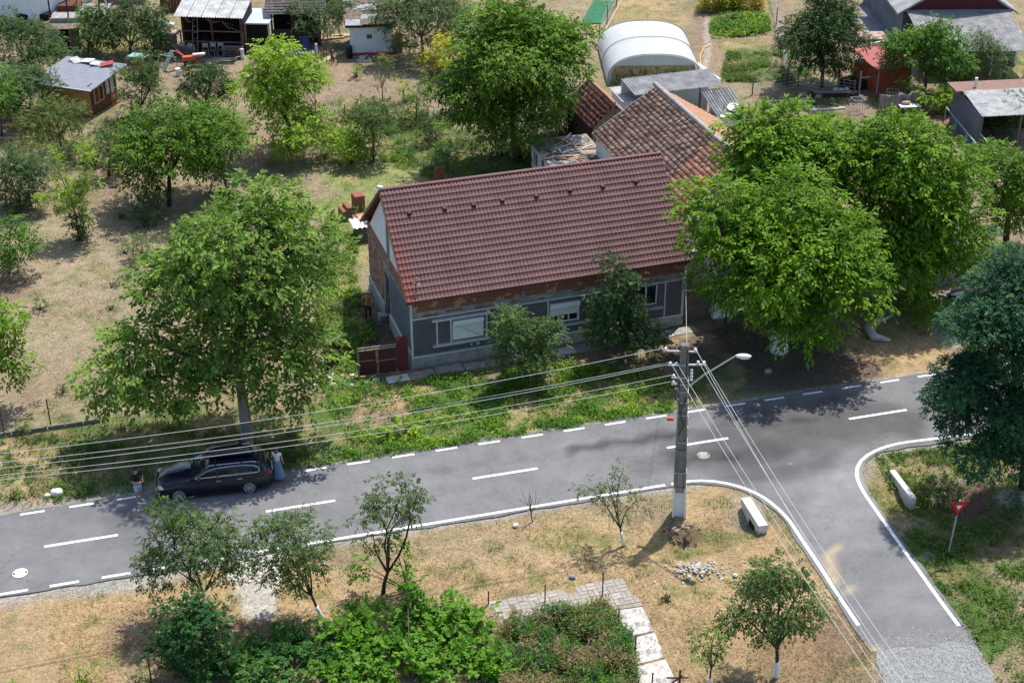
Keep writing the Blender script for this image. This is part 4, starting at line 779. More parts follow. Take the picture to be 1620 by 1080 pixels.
for k, (px, py) in enumerate([(1140, 186), (1150, 184), (1172, 178)]): tag(MB().box(0, .35, 0, .5, 0, .04).build('board_scrap', 'plastic', None, loc=onp(px, py, 94.2)), ['small white board scrap lying left of the satellite dish', 'tiny white sheet scrap just below the satellite dish', 'white board scrap lying right of the satellite dish'][k], 'scrap board', 'scraps round the satellite dish')
wd = thing('white_outhouse', 'small white outhouse with a red door behind the tiled sheds', 'outhouse', (7.35, 95.9, 0), HA)
MB().holes(0, 2.3, -.2, 1.95, 0, .2, [(.35, .95, 0, 1.6), (1.35, 2.0, .0, 1.6)]).box(0, .2, .2, 2.2, -.2, 1.95).box(2.1, 2.3, .2, 2.2, -.2, 1.95).build('wall', 'whitewall', wd)
MB().box(.35, .95, .08, .13, 0, 1.6).build('door', 'redroof', wd); MB().box(1.35, 2.0, .08, .13, 0, 1.6).build('dark_door', 'dark', wd)
corr('roof_sheet', (-.2, 2.3, 2.1), (2.7, 0, 0), (0, -2.5, -.12), 3, M['asbpale'], wd)
# ================================================================ GREENHOUSE
gh = thing('greenhouse', 'white film polytunnel greenhouse with round arched roof and open front', 'greenhouse', (6.75, 104.3, 0), R(2)); GWd, GLn, GH = 6.7, 7.6, 2.15
def arch(t): a = math.pi * (1 - t); return (GWd / 2 + GWd / 2 * math.copysign(abs(math.cos(a)) ** .82, math.cos(a)), GH * math.sin(a) ** .72)
n = 30; V = []; F = []; rows = 17
for j in range(rows):
    for i in range(n + 1):
        x, z = arch(i / n); y = GLn * j / (rows - 1); d = .05 * abs(math.sin(math.pi * j / 8)) ** .6; V.append((x, y, z + d * math.sin(math.pi * i / n) - .05))
for j in range(rows - 1):
    for i in range(n): q = j * (n + 1) + i; F.append((q, q + n + 1, q + n + 2, q + 1))
gm_ = MB(); gm_.add(V, F); o = gm_.build('film_cover', 'film', gh, smooth=True); s_ = o.modifiers.new('t', 'SOLIDIFY'); s_.thickness = .015
for j in range(3):
    h = MB(); h.tube([(arch(i / n)[0], GLn * j / 2, arch(i / n)[1] + .045) for i in range(n + 1)], .03, 5); h.build('hoop', 'asb', gh)
V = []; F = []
for i in range(n + 1): x, z = arch(i / n); V += [(x, .02, max(z, .0)), (x, .02, min(z, 1.35) if .16 < i / n < .84 else 0)]
for i in range(n): F.append((2 * i, 2 * i + 1, 2 * i + 3, 2 * i + 2))
gm_ = MB(); gm_.add(V, F); o = gm_.build('front_film', 'filmclear', gh); s_ = o.modifiers.new('t', 'SOLIDIFY'); s_.thickness = .01
V = []; F = []
for i in range(n + 1): x, z = arch(i / n); V += [(x, GLn - .02, z), (x, GLn - .02, min(z, .9))]
for i in range(n): F.append((2 * i, 2 * i + 1, 2 * i + 3, 2 * i + 2))
gm_ = MB(); gm_.add(V, F); gm_.build('rear_film', 'filmclear', gh)
for k in range(12):
    o = bush('tomato plant in a row under the greenhouse film', (0, 0), [], 'mid') if False else None
rows_ = []
for k in range(10):
    px, py = [(975, 122), (985, 118), (1010, 124), (1040, 121), (1052, 119), (1064, 117), (1076, 116), (1088, 115), (1020, 112), (1000, 110)][k]
    bush(['tomato plant in the left corner of the greenhouse opening', 'tomato plant beside the greenhouse corner post', 'tomato plant left of the greenhouse aisle', 'tall plant in the middle of the greenhouse opening', 'second plant right of the greenhouse aisle', 'third plant in the greenhouse row', 'fourth plant in the greenhouse row', 'rightmost plant in the greenhouse opening', 'plant deeper inside the greenhouse aisle', 'plant deep inside the greenhouse by its left side'][k], (px, py + 10), [(px, py, 8, 11)], 'mid', name='tomato_plant', cat='plant', group='plants in the greenhouse', L=.14, lpc=26)
fl = MB(); fl.add([(0, 0, 1.3), (.9, -.3, .45), (1.7, -.4, .35), (1.3, .5, .4), (.2, 1.2, 1.1)], [(0, 1, 2, 3, 4)]); o = fl.build('loose_film', 'film', gh); o.location = (GWd - .3, .2, 0); s_ = o.modifiers.new('t', 'SOLIDIFY'); s_.thickness = .02
hz_ = MB(); hz_.tube([at(x, y, .05) for x, y in [(1105, 116), (1110, 106), (1108, 96), (1108, 86), (1114, 76), (1124, 72), (1124, 66), (1112, 70)]], .035, 5); tag(hz_.build('garden_hose', mat('yellow_hose', (.72, .52, .16), .5)), 'pale yellow garden hose curling beside the greenhouse', 'hose')

# ================================================================ HUTS AND SHEDS OF THE BACK GARDENS
def simple_box(T, w, d, h, wall, hs=(), th=.12, rise=0):
    b = MB(); b.holes(0, w, -.2, h, 0, th, list(hs)); b.box(0, th, th, d, -.2, h + rise * .5).box(w - th, w, th, d, -.2, h + rise * .5).box(th, w - th, d - th, d, -.2, h + rise); return b.build('wall', wall, T)
wh = thing('white_hut', 'whitewashed hut with ragged grey board roof, tiny window and red base stripe', 'hut', (-11.95, 110.0, 0), R(6))
simple_box(wh, 3.15, 4.0, 2.25, 'whitewall', [(1.25, 1.65, 1.35, 1.7)], rise=.5)
MB().box(0, 3.15, -.03, 0, .05, .32).build('base_stripe', mat('pink_red_paint', (.45, .09, .12), .8), wh); wi = MB().box(1.25, 1.65, .0, .04, 1.35, 1.38).box(1.25, 1.65, 0, .04, 1.67, 1.7).box(1.25, 1.28, 0, .04, 1.38, 1.67).box(1.62, 1.65, 0, .04, 1.38, 1.67).box(1.44, 1.46, 0, .04, 1.38, 1.67).build('window', 'turq', wh); MB().box(1.28, 1.62, .05, .07, 1.38, 1.67).build('pane', 'glass', wi)
MB().prism([(-.3, -.2, 2.27), (3.4, -.2, 2.27), (3.4, 4.3, 3.02), (-.3, 4.3, 3.02)], (0, 0, .05)).build('roof_deck', 'wood', wh)
for r in range(6):
    y = -.25 + r * .78; z = 2.33 + r * .13
    for k in range(3): o = MB().box(0, 1.28, 0, .95, 0, .05).build('roof_board', rnd.choice(['asb', 'wood', 'wood']), wh); o.location = (-.35 + k * 1.26 + rnd.uniform(-.08, .08), y, z + .02 * (6 - r) + rnd.uniform(0, .05)); o.rotation_euler = (.16, rnd.uniform(-.02, .02), rnd.uniform(-.04, .04))
for k in range(14): o = MB().box(-.3, .3, -.05, .05, 0, .05).build('roof_scrap', 'wood', wh); o.location = (rnd.uniform(0, 3), rnd.uniform(0, 3.8), 0); o.location.z = 2.5 + .165 * o.location.y; o.rotation_euler = (.16, 0, rnd.uniform(-1, 1))
MB().box(3.2, 3.9, .6, 2.2, -.1, 1.5).build('clay_heap', mat('loam', (.48, .34, .20), .95, (.3, .2, .12), 4, bump=1), wh, bevel=.2)
o = tag(MB().tube([(0, 0, 0), (0, 0, .9)], [.22, .25], 12).build('barrel', 'black', None), 'black plastic barrel standing at the left corner of the whitewashed hut', 'barrel'); o.location = at(553, 92)
o = tag(MB().box(-.5, .6, -.1, .3, 0, .12).box(-.3, .1, 0, .5, .1, .3).tube([(-.4, 0, .1), (.3, .1, .5)], .03, 5).build('scrap_pile', 'steel', None), 'small heap of grey metal scrap at the foot of the whitewashed hut', 'scrap heap'); o.location = at(575, 98)
yh = thing('yellow_hut', 'yellow plank garden hut with blue grey sheet roof and brown glazed side', 'hut', (-31.9, 99.4, 0), R(-20))
MB().box(0, 3.8, 0, .1, -.1, 2.0).build('yellow_wall', 'yellow', yh)
bw = MB(); bw.holes(.1, 3.3, -.1, 2.15, 0, .1, [(.55, 1.6, .75, 1.75)]); bw.v = [(3.8 - y, x, z) for x, y, z in bw.v]; bw.build('brown_wall', 'woodbrown', yh)
MB().box(0, .1, .1, 3.3, -.1, 2.2).box(.1, 3.7, 3.2, 3.3, -.1, 2.35).build('rear_wall', 'woodbrown', yh)
w = MB().box(3.8, 3.85, .5, .6, .7, 1.8).box(3.8, 3.85, 1.55, 1.65, .7, 1.8).box(3.8, 3.85, .6, 1.55, .7, .78).box(3.8, 3.85, .6, 1.55, 1.72, 1.8).box(3.8, 3.84, 1.05, 1.1, .78, 1.72).build('window', 'woodpale', yh); MB().box(3.73, 3.75, .6, 1.55, .78, 1.72).build('pane', mat('warm_glass', (.16, .05, .02), .2), w)
MB().box(3.8, 3.83, 2.0, 2.35, .9, 1.95).box(3.8, 3.83, 2.55, 2.9, .8, 1.9).build('side_panel', 'asbpale', yh); MB().box(3.8, 3.83, 2.4, 3.2, .0, .78).build('door', 'redwall', yh)
for k in range(4): o = MB().box(0, 1.22, -.45, 4.1, 0, .035).build('roof_sheet', 'metalblue', yh); o.location = (-.5 + k * 1.2, 0, 2.06 + .004 * (k % 2)); o.rotation_euler = (.075, 0, 0)
MB().box(-.52, 4.35, -.48, -.42, 2.0, 2.07).build('fascia', 'trim', yh)
for k, (x, y, m_) in enumerate([(.6, 3.5, 'asbpale'), (1.5, 3.6, 'plastic'), (2.4, 3.4, 'asbpale'), (3.1, 3.5, 'redroof')]):
    o = MB().box(-.45, .45, -.3, .3, 0, .04).build('loose_roof_sheet', m_, yh); o.location = (x, y, 2.42 + .06 * (k % 2)); o.rotation_euler = (.1, .15 * (-1) ** k, .4 * (k - 1.5))
# awning with red rag right of hut
o = thing('low_awning', 'low pale green awning over a red cloth behind the yellow hut', 'awning', at(205, 122), R(-20)); MB().box(0, 1.3, 0, .9, 1.5, 1.55).build('sheet', 'turq', o); MB().box(0, .06, 0, .06, -.1, 1.5).box(1.2, 1.26, 0, .06, -.1, 1.5).build('post', 'wood', o); MB().box(.1, 1.1, .3, .36, .6, 1.2).build('red_cloth', 'redroof', o)
# big open shed with junk
bs = thing('open_shed', 'open fronted dark timber shed with pale corrugated roof, full of junk', 'shed', (-24.4, 110.7, 0), R(-5)); sw = 4.5
MB().box(0, sw, 3.4, 3.5, -.2, 3.4).box(0, .1, .1, 3.4, -.2, 3.0).box(sw - .1, sw, .1, 3.4, -.2, 3.0).build('back_wall', 'wooddark', bs)
corr('roof_sheet', (-.35, 3.6, 3.75), (sw + .7, 0, 0), (0, -4.2, -.7), 5, M['asbpale'], bs, .2, .035, rows=3)
for x in (.0, 2.2, sw - .12): MB().box(x, x + .12, 0, .12, -.1, 3.05).build('post', 'woodbrown', bs)
for z in (.95, 1.75, 2.9): MB().box(.1, sw - .1, .02, .08, z, z + .08).build('cross_rail', 'wood', bs)
MB().box(-.6, .9, -.1, -.02, .0, .75).box(2.9, sw, -.1, -.02, 0, .75).build('pink_board', mat('pink_board', (.40, .26, .27), .8), bs)
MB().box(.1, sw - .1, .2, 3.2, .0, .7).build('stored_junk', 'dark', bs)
for k in range(10): o = MB().box(-.35, .35, -.03, .03, -.03, .03).build('hanging_tool', rnd.choice(['wood', 'woodpale', 'rust']), bs); o.location = (rnd.uniform(.3, 4.1), .3, rnd.uniform(1.9, 2.6)); o.rotation_euler = (0, rnd.uniform(-1.4, 1.4), 0)
ld = thing('ladder', 'grey wooden ladder leaning on the open shed front', 'ladder', at(312, 92), R(-5))
for x in (-.22, .22): MB().beam((x, -.6, .0), (x * .75, .55, 2.9), .06).build('rail', 'wood', ld)
for k in range(7): t = (k + .6) / 7; MB().beam((-.2, -.6 + 1.15 * t, 2.9 * t), (.2, -.6 + 1.15 * t, 2.9 * t), .04).build('rung', 'wood', ld)
lbl = ['grey metal chair stack leftmost in the row before the open shed', 'grey chair frame just left of the leaning ladder', 'grey chair frame right of the leaning ladder', 'grey chair frame under the middle post of the open shed', 'grey chair frame on the right side of the row before the shed']
for k, (px, py) in enumerate([(290, 88), (302, 90), (325, 90), (337, 89), (350, 88)]):
    c = thing('metal_chair', lbl[k], 'chair', at(px, py), rnd.uniform(-.3, .3), 'grey metal chairs before the open shed')
    for x in (-.2, .2):
        for y in (-.2, .2): MB().beam((x, y, 0), (x, y, .45 if y < 0 else 1.0), .035).build('leg', 'steel', c)
    MB().box(-.23, .23, -.23, .23, .43, .47).build('seat', 'wood', c); MB().box(-.2, .2, .19, .22, .65, .98).build('backrest', 'steel', c)
pl = thing('pallet_stack', 'low stack of weathered pallets at the right end of the open shed', 'pallets', at(371, 90), R(-5))
for k in range(5):
    for j in range(4): MB().box(-.6, .6, -.5 + j * .28, -.38 + j * .28, .14 * k + .08, .14 * k + .12).build('slat', 'wood', pl)
    for x in (-.55, 0, .5): MB().box(x, x + .08, -.5, .5, .14 * k, .14 * k + .08).build('bearer', 'wooddark', pl)
o = thing('white_post', 'short white post before the pallets by the open shed', 'post', at(384, 93)); MB().box(-.12, .12, -.1, .1, -.1, .75).build('post', 'plastic', o, bevel=.02)
om = thing('garden_machine', 'orange garden cultivator with bars among the junk near the open shed', 'machine', at(300, 104), .3)
MB().box(-.5, .5, -.2, .2, .35, .75).build('body', 'orange', om, bevel=.06); MB().tube([(-.3, 0, .7), (-.9, .1, 1.15), (-1.1, .1, 1.2)], .04, 5).tube([(-.3, .2, .7), (-.8, .4, 1.15)], .04, 5).tube([(.4, -.1, .6), (1.1, -.2, .75)], .05, 5).build('handlebar', 'orange', om)
for x in (-.2, .35): MB().tube([(x, -.3, .22), (x, -.18, .22)], .22, 12).tube([(x, .18, .22), (x, .3, .22)], .22, 12).build('wheel', 'black', om)
MB().box(.3, 1.2, -.15, .15, .75, .85).build('white_cover', 'plastic', om)
tb = thing('leaning_scrap', 'pale turquoise sheet scrap leaning over frames beside the orange machine', 'scrap frame', at(268, 112), .4); MB().beam((-.4, 0, .1), (.4, .2, 1.4), .5, .05).build('sheet', 'turq', tb); MB().beam((-.9, 0, .1), (-.6, 0, 1.3), .05).beam((-.6, 0, 1.3), (.6, 0, .9), .05).beam((.7, .1, 0), (.4, .1, 1.1), .25, .05).build('frame', 'steel', tb)
o = thing('white_bucket', 'white bucket standing in front of the orange machine', 'bucket', at(283, 120)); MB().tube([(0, 0, 0), (0, 0, .55)], [.18, .22], 10).build('bucket', 'plastic', o)
gd_ = thing('grey_panel_lean_to', 'flat grey panelled lean-to roof right of the open shed', 'lean-to', (-19.9, 111.2, 0), R(-2))
MB().box(.0, 1.9, 0, 3.6, 2.1, 2.2).build('roof_panel', mat('pale_grey_panel', (.44, .47, .52), .6, (.38, .41, .46), 1), gd_); MB().box(.05, .12, .05, .12, -.1, 2.1).box(1.78, 1.85, .05, .12, -.1, 2.1).build('post', 'steel', gd_); MB().box(.2, 1.8, .5, .6, -.1, 2.0).build('back_panel', 'dark', gd_)
for k in range(16): o = MB().beam((0, 0, 0), (rnd.uniform(-.6, .6), rnd.uniform(-.2, .2), rnd.uniform(.4, 1.2)), .04).build('branch', 'wood', gd_); o.location = (rnd.uniform(.3, 1.6), -.2, 0)
dp = thing('dark_pavilion', 'dark wooden pavilion with brown grey tiled roof left of the olive tree', 'pavilion', (-18.1, 112.6, 0), R(4))
tiled('roof_tiles', (-.4, 4.0, 3.9), (4.6, 0, 0), (0, -4.3, -1.4), .24, .36, dp, lambda a, b, c, r: tuple(x * rnd.uniform(.85, 1.15) for x in (.20, .17, .17)))
for x in (0, 1.5, 3.4): MB().box(x, x + .14, .0, .14, -.1, 2.55).build('post', 'woodbrown', dp)
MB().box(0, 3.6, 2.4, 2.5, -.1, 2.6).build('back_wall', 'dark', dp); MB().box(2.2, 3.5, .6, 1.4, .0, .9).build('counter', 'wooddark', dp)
bt = thing('blue_table_frame', 'dark metal stand with a blue sheet beside the pavilion', 'metal stand', at(483, 90), .1)
MB().beam((-.5, 0, 0), (-.1, 0, 1.9), .07).beam((.6, 0, 0), (.2, 0, 1.9), .07).beam((-.1, 0, 1.9), (.2, 0, 1.9), .07).build('frame', 'black', bt); MB().box(-.35, .4, .05, .09, .5, 1.5).build('blue_sheet', mat('deep_blue', (.03, .06, .22), .5), bt); MB().box(-1.1, .7, -.6, .1, .35, .45).build('tray', 'metalblue', bt); MB().box(-1.0, -.9, -.5, 0, -.05, .35).box(.5, .6, -.5, 0, -.05, .35).build('leg', 'steel', bt)
o = thing('white_stump_post', 'white painted stump post right of the blue sheet stand', 'post', at(501, 88)); MB().tube([(0, 0, -.1), (0, 0, .9)], [.12, .09], 8).build('post', 'white', o)
for k, (px, py, a_, l_) in enumerate([(525, 92, 1.0, 2.6), (520, 62, .35, 2.4), (540, 58, .2, 1.4)]):
    o = thing('plank', ['long pale plank lying toward the viewer left of the white hut', 'pale board heap behind the olive tree left of the white hut', 'short pale board touching the left wall of the white hut'][k], 'plank', at(px, py), a_, 'pale boards left of the white hut'); MB().box(-l_ / 2, l_ / 2, -.28, .28, 0, .12).build('board', 'woodpale', o)
# upper-left corner
ww = thing('white_house', 'plain white walled house corner with pale roof edge in the top left corner', 'house', at(57, 36), R(152)); MB().box(0, 9, 0, -8, -.2, 3.3).build('wall', 'whitewall', ww); MB().box(-.3, 9, .3, -8, 3.3, 3.45).build('roof_slab', 'concpale', ww); MB().box(-.2, .15, .05, .35, 0, .9).build('water_tap_stand', 'concpale', ww)
tr = thing('terrace', 'raised grey concrete terrace with dark posts beside the white house', 'terrace', at(80, 35), R(3)); MB().box(0, 4.2, -.2, 3.4, -.2, .35).build('slab', 'conc', tr)
for x, y in ((0, 0), (1.4, -.1), (3.9, 0), (0, 3), (3.9, 3)): MB().box(x, x + .1, y, y + .1, .3, 2.6).build('post', 'black', tr)
MB().box(-2.6, -.2, .3, 3, .0, .5).build('lower_floor', 'dark', tr); MB().box(.3, 2.0, 1.5, 3.0, .35, .8).build('brown_bench', 'woodbrown', tr)
for k, (px, py) in enumerate([(62, 14), (70, 20), (60, 4), (72, 6)]): o = thing('brown_barrel', ['brown barrel nearest the white house corner', 'brown barrel lying nearest the terrace post', 'topmost brown barrel beside the white house', 'brown barrel behind the terrace post at the photo top'][k], 'barrel', at(px, py), 0, 'brown barrels beside the terrace'); MB().tube([(-.5, 0, .35), (.5, .2, .35)], .34, 12).build('barrel', 'woodpale', o); MB().tube([(-.3, .04, .35), (-.2, .06, .35)], .36, 12).tube([(.2, .14, .35), (.3, .16, .35)], .36, 12).build('hoop', 'rust', o)
sw_ = thing('swing_frame', 'red and white swing frame at the top edge behind the terrace', 'swing frame', at(146, 20), 0)
for x in (-.9, .9): MB().beam((x - .3, -.3, 0), (x, 0, 2.3), .09).build('leg', 'redroof', sw_); MB().beam((x + .35, .3, 0), (x, 0, 2.3), .09).build('leg', 'plastic', sw_)
MB().beam((-1, 0, 2.3), (1, 0, 2.3), .09).build('bar', 'redroof', sw_); MB().box(-.5, .5, -.2, .2, .5, .56).build('seat', 'metalblue', sw_)
rs = thing('red_roof_house', 'long low building with rusty red sheet front at the top edge above the bushes', 'building', at(165, 4), R(0)); MB().box(0, 3.4, 0, 3, -.2, 1.2).build('wall', 'pinkroof', rs); MB().box(-.2, 3.6, -.3, 3.2, 1.2, 1.3).build('roof', 'redroof', rs)
ds = thing('grey_plank_shed', 'small weathered grey plank shed with a dark doorway under the terrace', 'shed', at(78, 84), R(4))
for k in range(7):
    if k in (3, 4): continue
    MB().box(k * .32, k * .32 + .3, 0, .05, -.05, 1.8).build('plank', 'asb' if k < 2 else 'wood', ds)
MB().box(0, 2.2, .9, .98, -.1, 1.8).box(0, .06, .06, .9, -.1, 1.8).box(2.16, 2.22, .06, .9, -.1, 1.8).build('back_wall', 'dark', ds); MB().box(-.1, 2.4, -.12, 1.1, 1.8, 1.86).build('roof_sheet', 'wood', ds)
# yellow little hutch under the left bushes, timber edging
o = thing('yellow_crate_hutch', 'small yellow board hutch half hidden by the olive tree on the left', 'hutch', at(22, 203), R(-20)); MB().box(0, 1.2, 0, .9, 0, 1.0).build('box', 'yellow', o); MB().box(-.1, 1.3, -.1, 1.0, 1.0, 1.06).build('lid', 'wood', o)
o = thing('timber_edging', 'long thin timber edging board along the left garden path', 'edging board', at(-6, 221), R(1)); MB().box(0, 2.9, 0, .12, -.05, .14).build('board', 'woodpale', o)
o = thing('timber_edging', 'short timber edging board right of the middle walnut crown', 'edging board', at(385, 213), R(1)); MB().box(0, .9, 0, .12, -.05, .14).build('board', 'woodpale', o)

# ---- top right buildings
tr_ = thing('grey_roof_house', 'house with dark red timber gable and long grey corrugated porch roof top right', 'house', (29.0, 111.6, 0), R(1.5))
MB().box(0, 8.0, 0, 9, -.2, 2.9).build('wall', 'renderblue', tr_); MB().prism([(-.3, -.05, 2.9), (8.2, -.05, 2.9), (4, -.05, 5.4)], (0, .1, 0)).build('gable', mat('dark_red_boards', (.10, .018, .022), .7, (.07, .012, .015), 1), tr_)
MB().prism([(-.5, -.3, 2.75), (-.5, -.3, 2.9), (4, -.3, 5.7), (4, -.3, 5.5)], (0, 9.5, 0)).prism([(8.5, -.3, 2.75), (8.5, -.3, 2.9), (4, -.3, 5.7), (4, -.3, 5.5)], (0, 9.5, 0)).build('roof', 'asb', tr_)
corr('porch_sheet', (.2, -.15, 3.0), (7.6, 0, 0), (0, -6.2, -.95), 8, M['asb'], tr_, .17, .035)
MB().box(.1, 7.9, -.25, -.12, 2.98, 3.12).build('flashing', 'metalblue', tr_); MB().box(7.6, 7.75, -3.5, -.1, -.1, 2.5).build('side_wall', 'whitewall', tr_)
for x in (.3, 2.7, 5.0, 7.5): MB().box(x, x + .12, -6.0, -5.88, -.1, 2.05).build('post', 'white', tr_)
MB().box(.3, 7.5, -1.5, -1.4, -.1, 2.6).build('back_wall', 'wooddark', tr_)
lw_ = thing('grey_side_building', 'long low building with smooth blue grey wall and roof left of the corrugated porch', 'building', at(1421, 60), R(96)); MB().box(0, 9, -1.2, 0, -.2, 1.9).build('wall', 'renderblue', lw_); MB().box(-.1, 9, -1.3, .12, 1.9, 1.98).build('roof', 'conc', lw_)
rsd = thing('red_shed', 'small orange red shed with a bright red sloping roof', 'shed', at(1387, 148), R(30)); 
MB().box(0, 3.0, 0, 2.6, -.1, 1.6).build('wall', 'redwall', rsd); MB().prism([(-.25, -.35, 1.62), (3.2, -.35, 1.62), (3.2, 2.8, 2.35), (-.25, 2.8, 2.35)], (0, 0, .07)).build('roof', 'redroof', rsd); MB().box(-.3, 3.2, 2.8, 2.95, 2.35, 2.5).build('ridge_strip', 'concpale', rsd)
MB().box(-.08, -.02, -.06, 0, -.1, 1.6).build('corner_post', 'steel', rsd)
for x, y in ((-1.3, .4), (-1.3, 2.6)): MB().box(x, x + .08, y, y + .08, -.1, 1.7).build('post', 'steel', rsd)
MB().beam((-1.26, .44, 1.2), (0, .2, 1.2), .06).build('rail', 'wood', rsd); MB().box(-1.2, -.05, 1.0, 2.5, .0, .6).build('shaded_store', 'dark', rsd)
o = thing('pink_flat_roof_hut', 'low hut with faded pink flat roof behind the red shed', 'hut', at(1363, 82), R(3)); MB().box(0, 2.1, 0, 1.6, -.1, .9).build('wall', 'wood', o); MB().box(-.1, 2.2, -.1, 1.7, .9, .98).build('roof', 'pinkroof', o)
gs = thing('grey_open_shed', 'open grey shed with pale corrugated front roof at the right edge', 'shed', (29.85, 92.5, 0), R(7))
corr('roof_sheet', (-.1, 3.2, 2.75), (5.4, 0, 0), (0, -3.5, -.4), 5, M['asbpale'], gs, .17, .035, rows=2); MB().box(-.5, 5.4, 3.2, 4.9, 2.6, 2.75).build('brown_roof', mat('brown_felt', (.25, .155, .125), .9), gs)
lw2 = MB(); lw2.box(0, .1, 0, 4.8, -.1, 2.4); lw2.build('left_wall', 'renderblue', gs); MB().box(.1, 5.4, 3.1, 3.2, -.1, 2.5).build('back_wall', 'dark', gs); MB().box(.0, .14, -.05, .08, -.1, 2.3).box(2.6, 2.74, -.05, .08, -.1, 2.3).build('post', 'wood', gs); MB().tube([(1.0, 3.8, 2.7), (1.0, 3.8, 3.4)], .1, 8).build('flue', 'plastic', gs)
MB().box(.3, 1.2, 1.0, 2.0, 0, .9).build('stored_box', 'wooddark', gs)
o = thing('blue_sheet_roof', 'small blue grey sheet roof between the two right hand bushes', 'lean-to', at(1500, 132), R(4)); MB().box(0, 1.9, 0, 1.2, 1.35, 1.42).build('sheet', 'metalblue', o); MB().box(.1, 1.8, .4, .46, -.1, 1.35).build('wall', mat('dark_red_boards', (0, 0, 0)), o)
tf = thing('tarpaulin_screen', 'wrinkled grey tarpaulin hung on posts as a screen below the red shed', 'tarpaulin', at(1390, 184), R(14)); V = []; F = []
for i in range(25):
    for j in range(7): V.append((3.3 * i / 24, .12 * math.sin(i * 1.1 + j * .3) + .05 * math.sin(i * 2.7), 1.45 * j / 6 + (.08 * math.sin(i * .8) if j == 6 else 0)))
for i in range(24):
    for j in range(6): q = i * 7 + j; F.append((q, q + 7, q + 8, q + 1))
o = MB().add(V, F).build('tarpaulin', 'tarp', tf, smooth=True); s_ = o.modifiers.new('t', 'SOLIDIFY'); s_.thickness = .02
for x in (0, 1.6, 3.3): MB().box(x - .04, x + .04, .14, .22, -.1, 1.5).build('post', 'wood', tf)
tbl = thing('yard_table', 'white topped table with brown things on it beside the tarpaulin', 'table', at(1436, 183), R(8)); MB().box(-.7, .7, -.4, .4, .72, .77).build('table_top', 'plastic', tbl)
for x in (-.6, .55):
    for y in (-.3, .3): MB().box(x, x + .06, y, y + .06, -.05, .72).build('leg', 'wood', tbl)
o = tag(MB().sphere((0, 0, .12), (.35, .2, .13)).build('cloth_bundle', 'woodpale', None, smooth=True), 'brown bundle lying on the white yard table', 'bundle'); o.location = at(1436, 183) + Vector((-.2, .1, .77))
wbx = thing('white_basin', 'white framed basin on the ground below the tarpaulin', 'basin', at(1393, 205), 0); MB().box(-.5, .5, -.3, -.22, 0, .35).box(-.5, .5, .22, .3, 0, .35).box(-.5, -.42, -.22, .22, 0, .35).box(.42, .5, -.22, .22, 0, .35).build('rim', 'plastic', wbx); MB().box(-.42, .42, -.22, .22, -.02, .1).build('water', 'dark', wbx)
ap = thing('turquoise_rail_frame', 'long turquoise pipe rail frame running toward the viewer by the grey shed', 'rail frame', (0, 0, 0))
a_, b_ = at(1497, 170, .9), at(1548, 232, .9)
MB().beam(a_, b_, .07).beam(a_ + Vector((.5, .1, .2)), b_ + Vector((.6, .3, .2)), .07).build('rail', 'turq', ap)
for t in (0, .33, .66, 1): p_ = a_.lerp(b_, t); MB().box(p_.x - .04, p_.x + .04, p_.y - .04, p_.y + .04, -.1, .9).build('post', 'turq', ap)
for k, (px, py, m_) in enumerate([(1505, 165, 'plastic'), (1512, 180, 'steel'), (1520, 195, 'asbpale'), (1528, 208, 'redwall'), (1535, 205, 'plastic')]):
    o = thing('garden_crate', ['white crate at the far end of the turquoise rail', 'grey metal box second along the turquoise rail', 'pale box in the middle of the turquoise rail', 'red board leaning near the end of the turquoise rail', 'white panel leaning at the near end of the turquoise rail'][k], 'box', at(px, py), rnd.uniform(-.5, .5), 'junk along the turquoise rail'); MB().box(-.25, .25, -.2, .2, 0, .5 if k < 3 else 1.1).build('box', m_, o)
# garden edging + little plants in lawn, right of shed
for k, (px, py, l_) in enumerate([(1240, 161, 3.2), (1310, 174, 2.6), (1270, 158, 2.0)]):
    o = thing('stone_edging', ['long pale concrete edging left of the small lawn', 'pale concrete edging between the two small lawns', 'short pale edging above the small lawn'][k], 'edging', at(px, py), R(6 + 4 * k), 'pale edging strips of the small lawn')
    for j in range(int(l_ / .42)): MB().box(-l_ / 2 + j * .42, -l_ / 2 + j * .42 + .4, -.08, .08, -.05, .1 + rnd.uniform(-.01, .02)).build('kerb_stone', 'concpale', o)
bx = thing('raised_bed', 'dark timber raised bed behind the small lawn', 'raised bed', at(1318, 152), R(3)); MB().box(-1.7, 1.7, -.25, .25, -.1, .28).build('timber', 'wooddark', bx); MB().box(-1.4, 1.2, -.2, .2, .28, .33).build('soil', 'mortar', bx)

# ---- grey corrugated panel + fence panels near right walnut
o = thing('corrugated_lean_to', 'dark grey corrugated lean-to roof between the right hand trees', 'lean-to', onp(1556, 380, 79.5), R(8)); corr('sheet', (0, 1.2, .35), (1.3, 0, 0), (0, -1.35, -.3), 2, mat('dark_fibre_sheet', (.15, .15, .17), .9, (.10, .10, .12), 3), o, .11, .02)
zb = o.location.z; MB().box(0, .08, -.1, 0, -zb, .05).box(1.2, 1.28, -.1, 0, -zb, .05).box(0, 1.3, 1.1, 1.2, -zb, .25).build('support', 'wood', o)
fp = thing('sheet_fence', 'grey corrugated metal fence in the shade behind the right hand trees', 'fence', at(1340, 478), R(20))
for k in range(9): corr('panel', (k * .8, 0, 1.7), (.78, 0, 0), (0, .0, -1.7), 1, M['asb'], fp, .14, .02)
MB().box(0, 7.2, .05, .1, 1.5, 1.58).build('rail', 'wood', fp)
ww2 = thing('white_yard_wall', 'low white wall with red roof scraps seen through the right hand walnuts', 'wall', at(1330, 440), R(18)); MB().box(0, 4, 0, .3, -.1, 2.3).build('wall', 'whitewall', ww2); MB().box(-.1, 4.1, -.1, .4, 2.3, 2.4).build('coping', 'redroof', ww2)

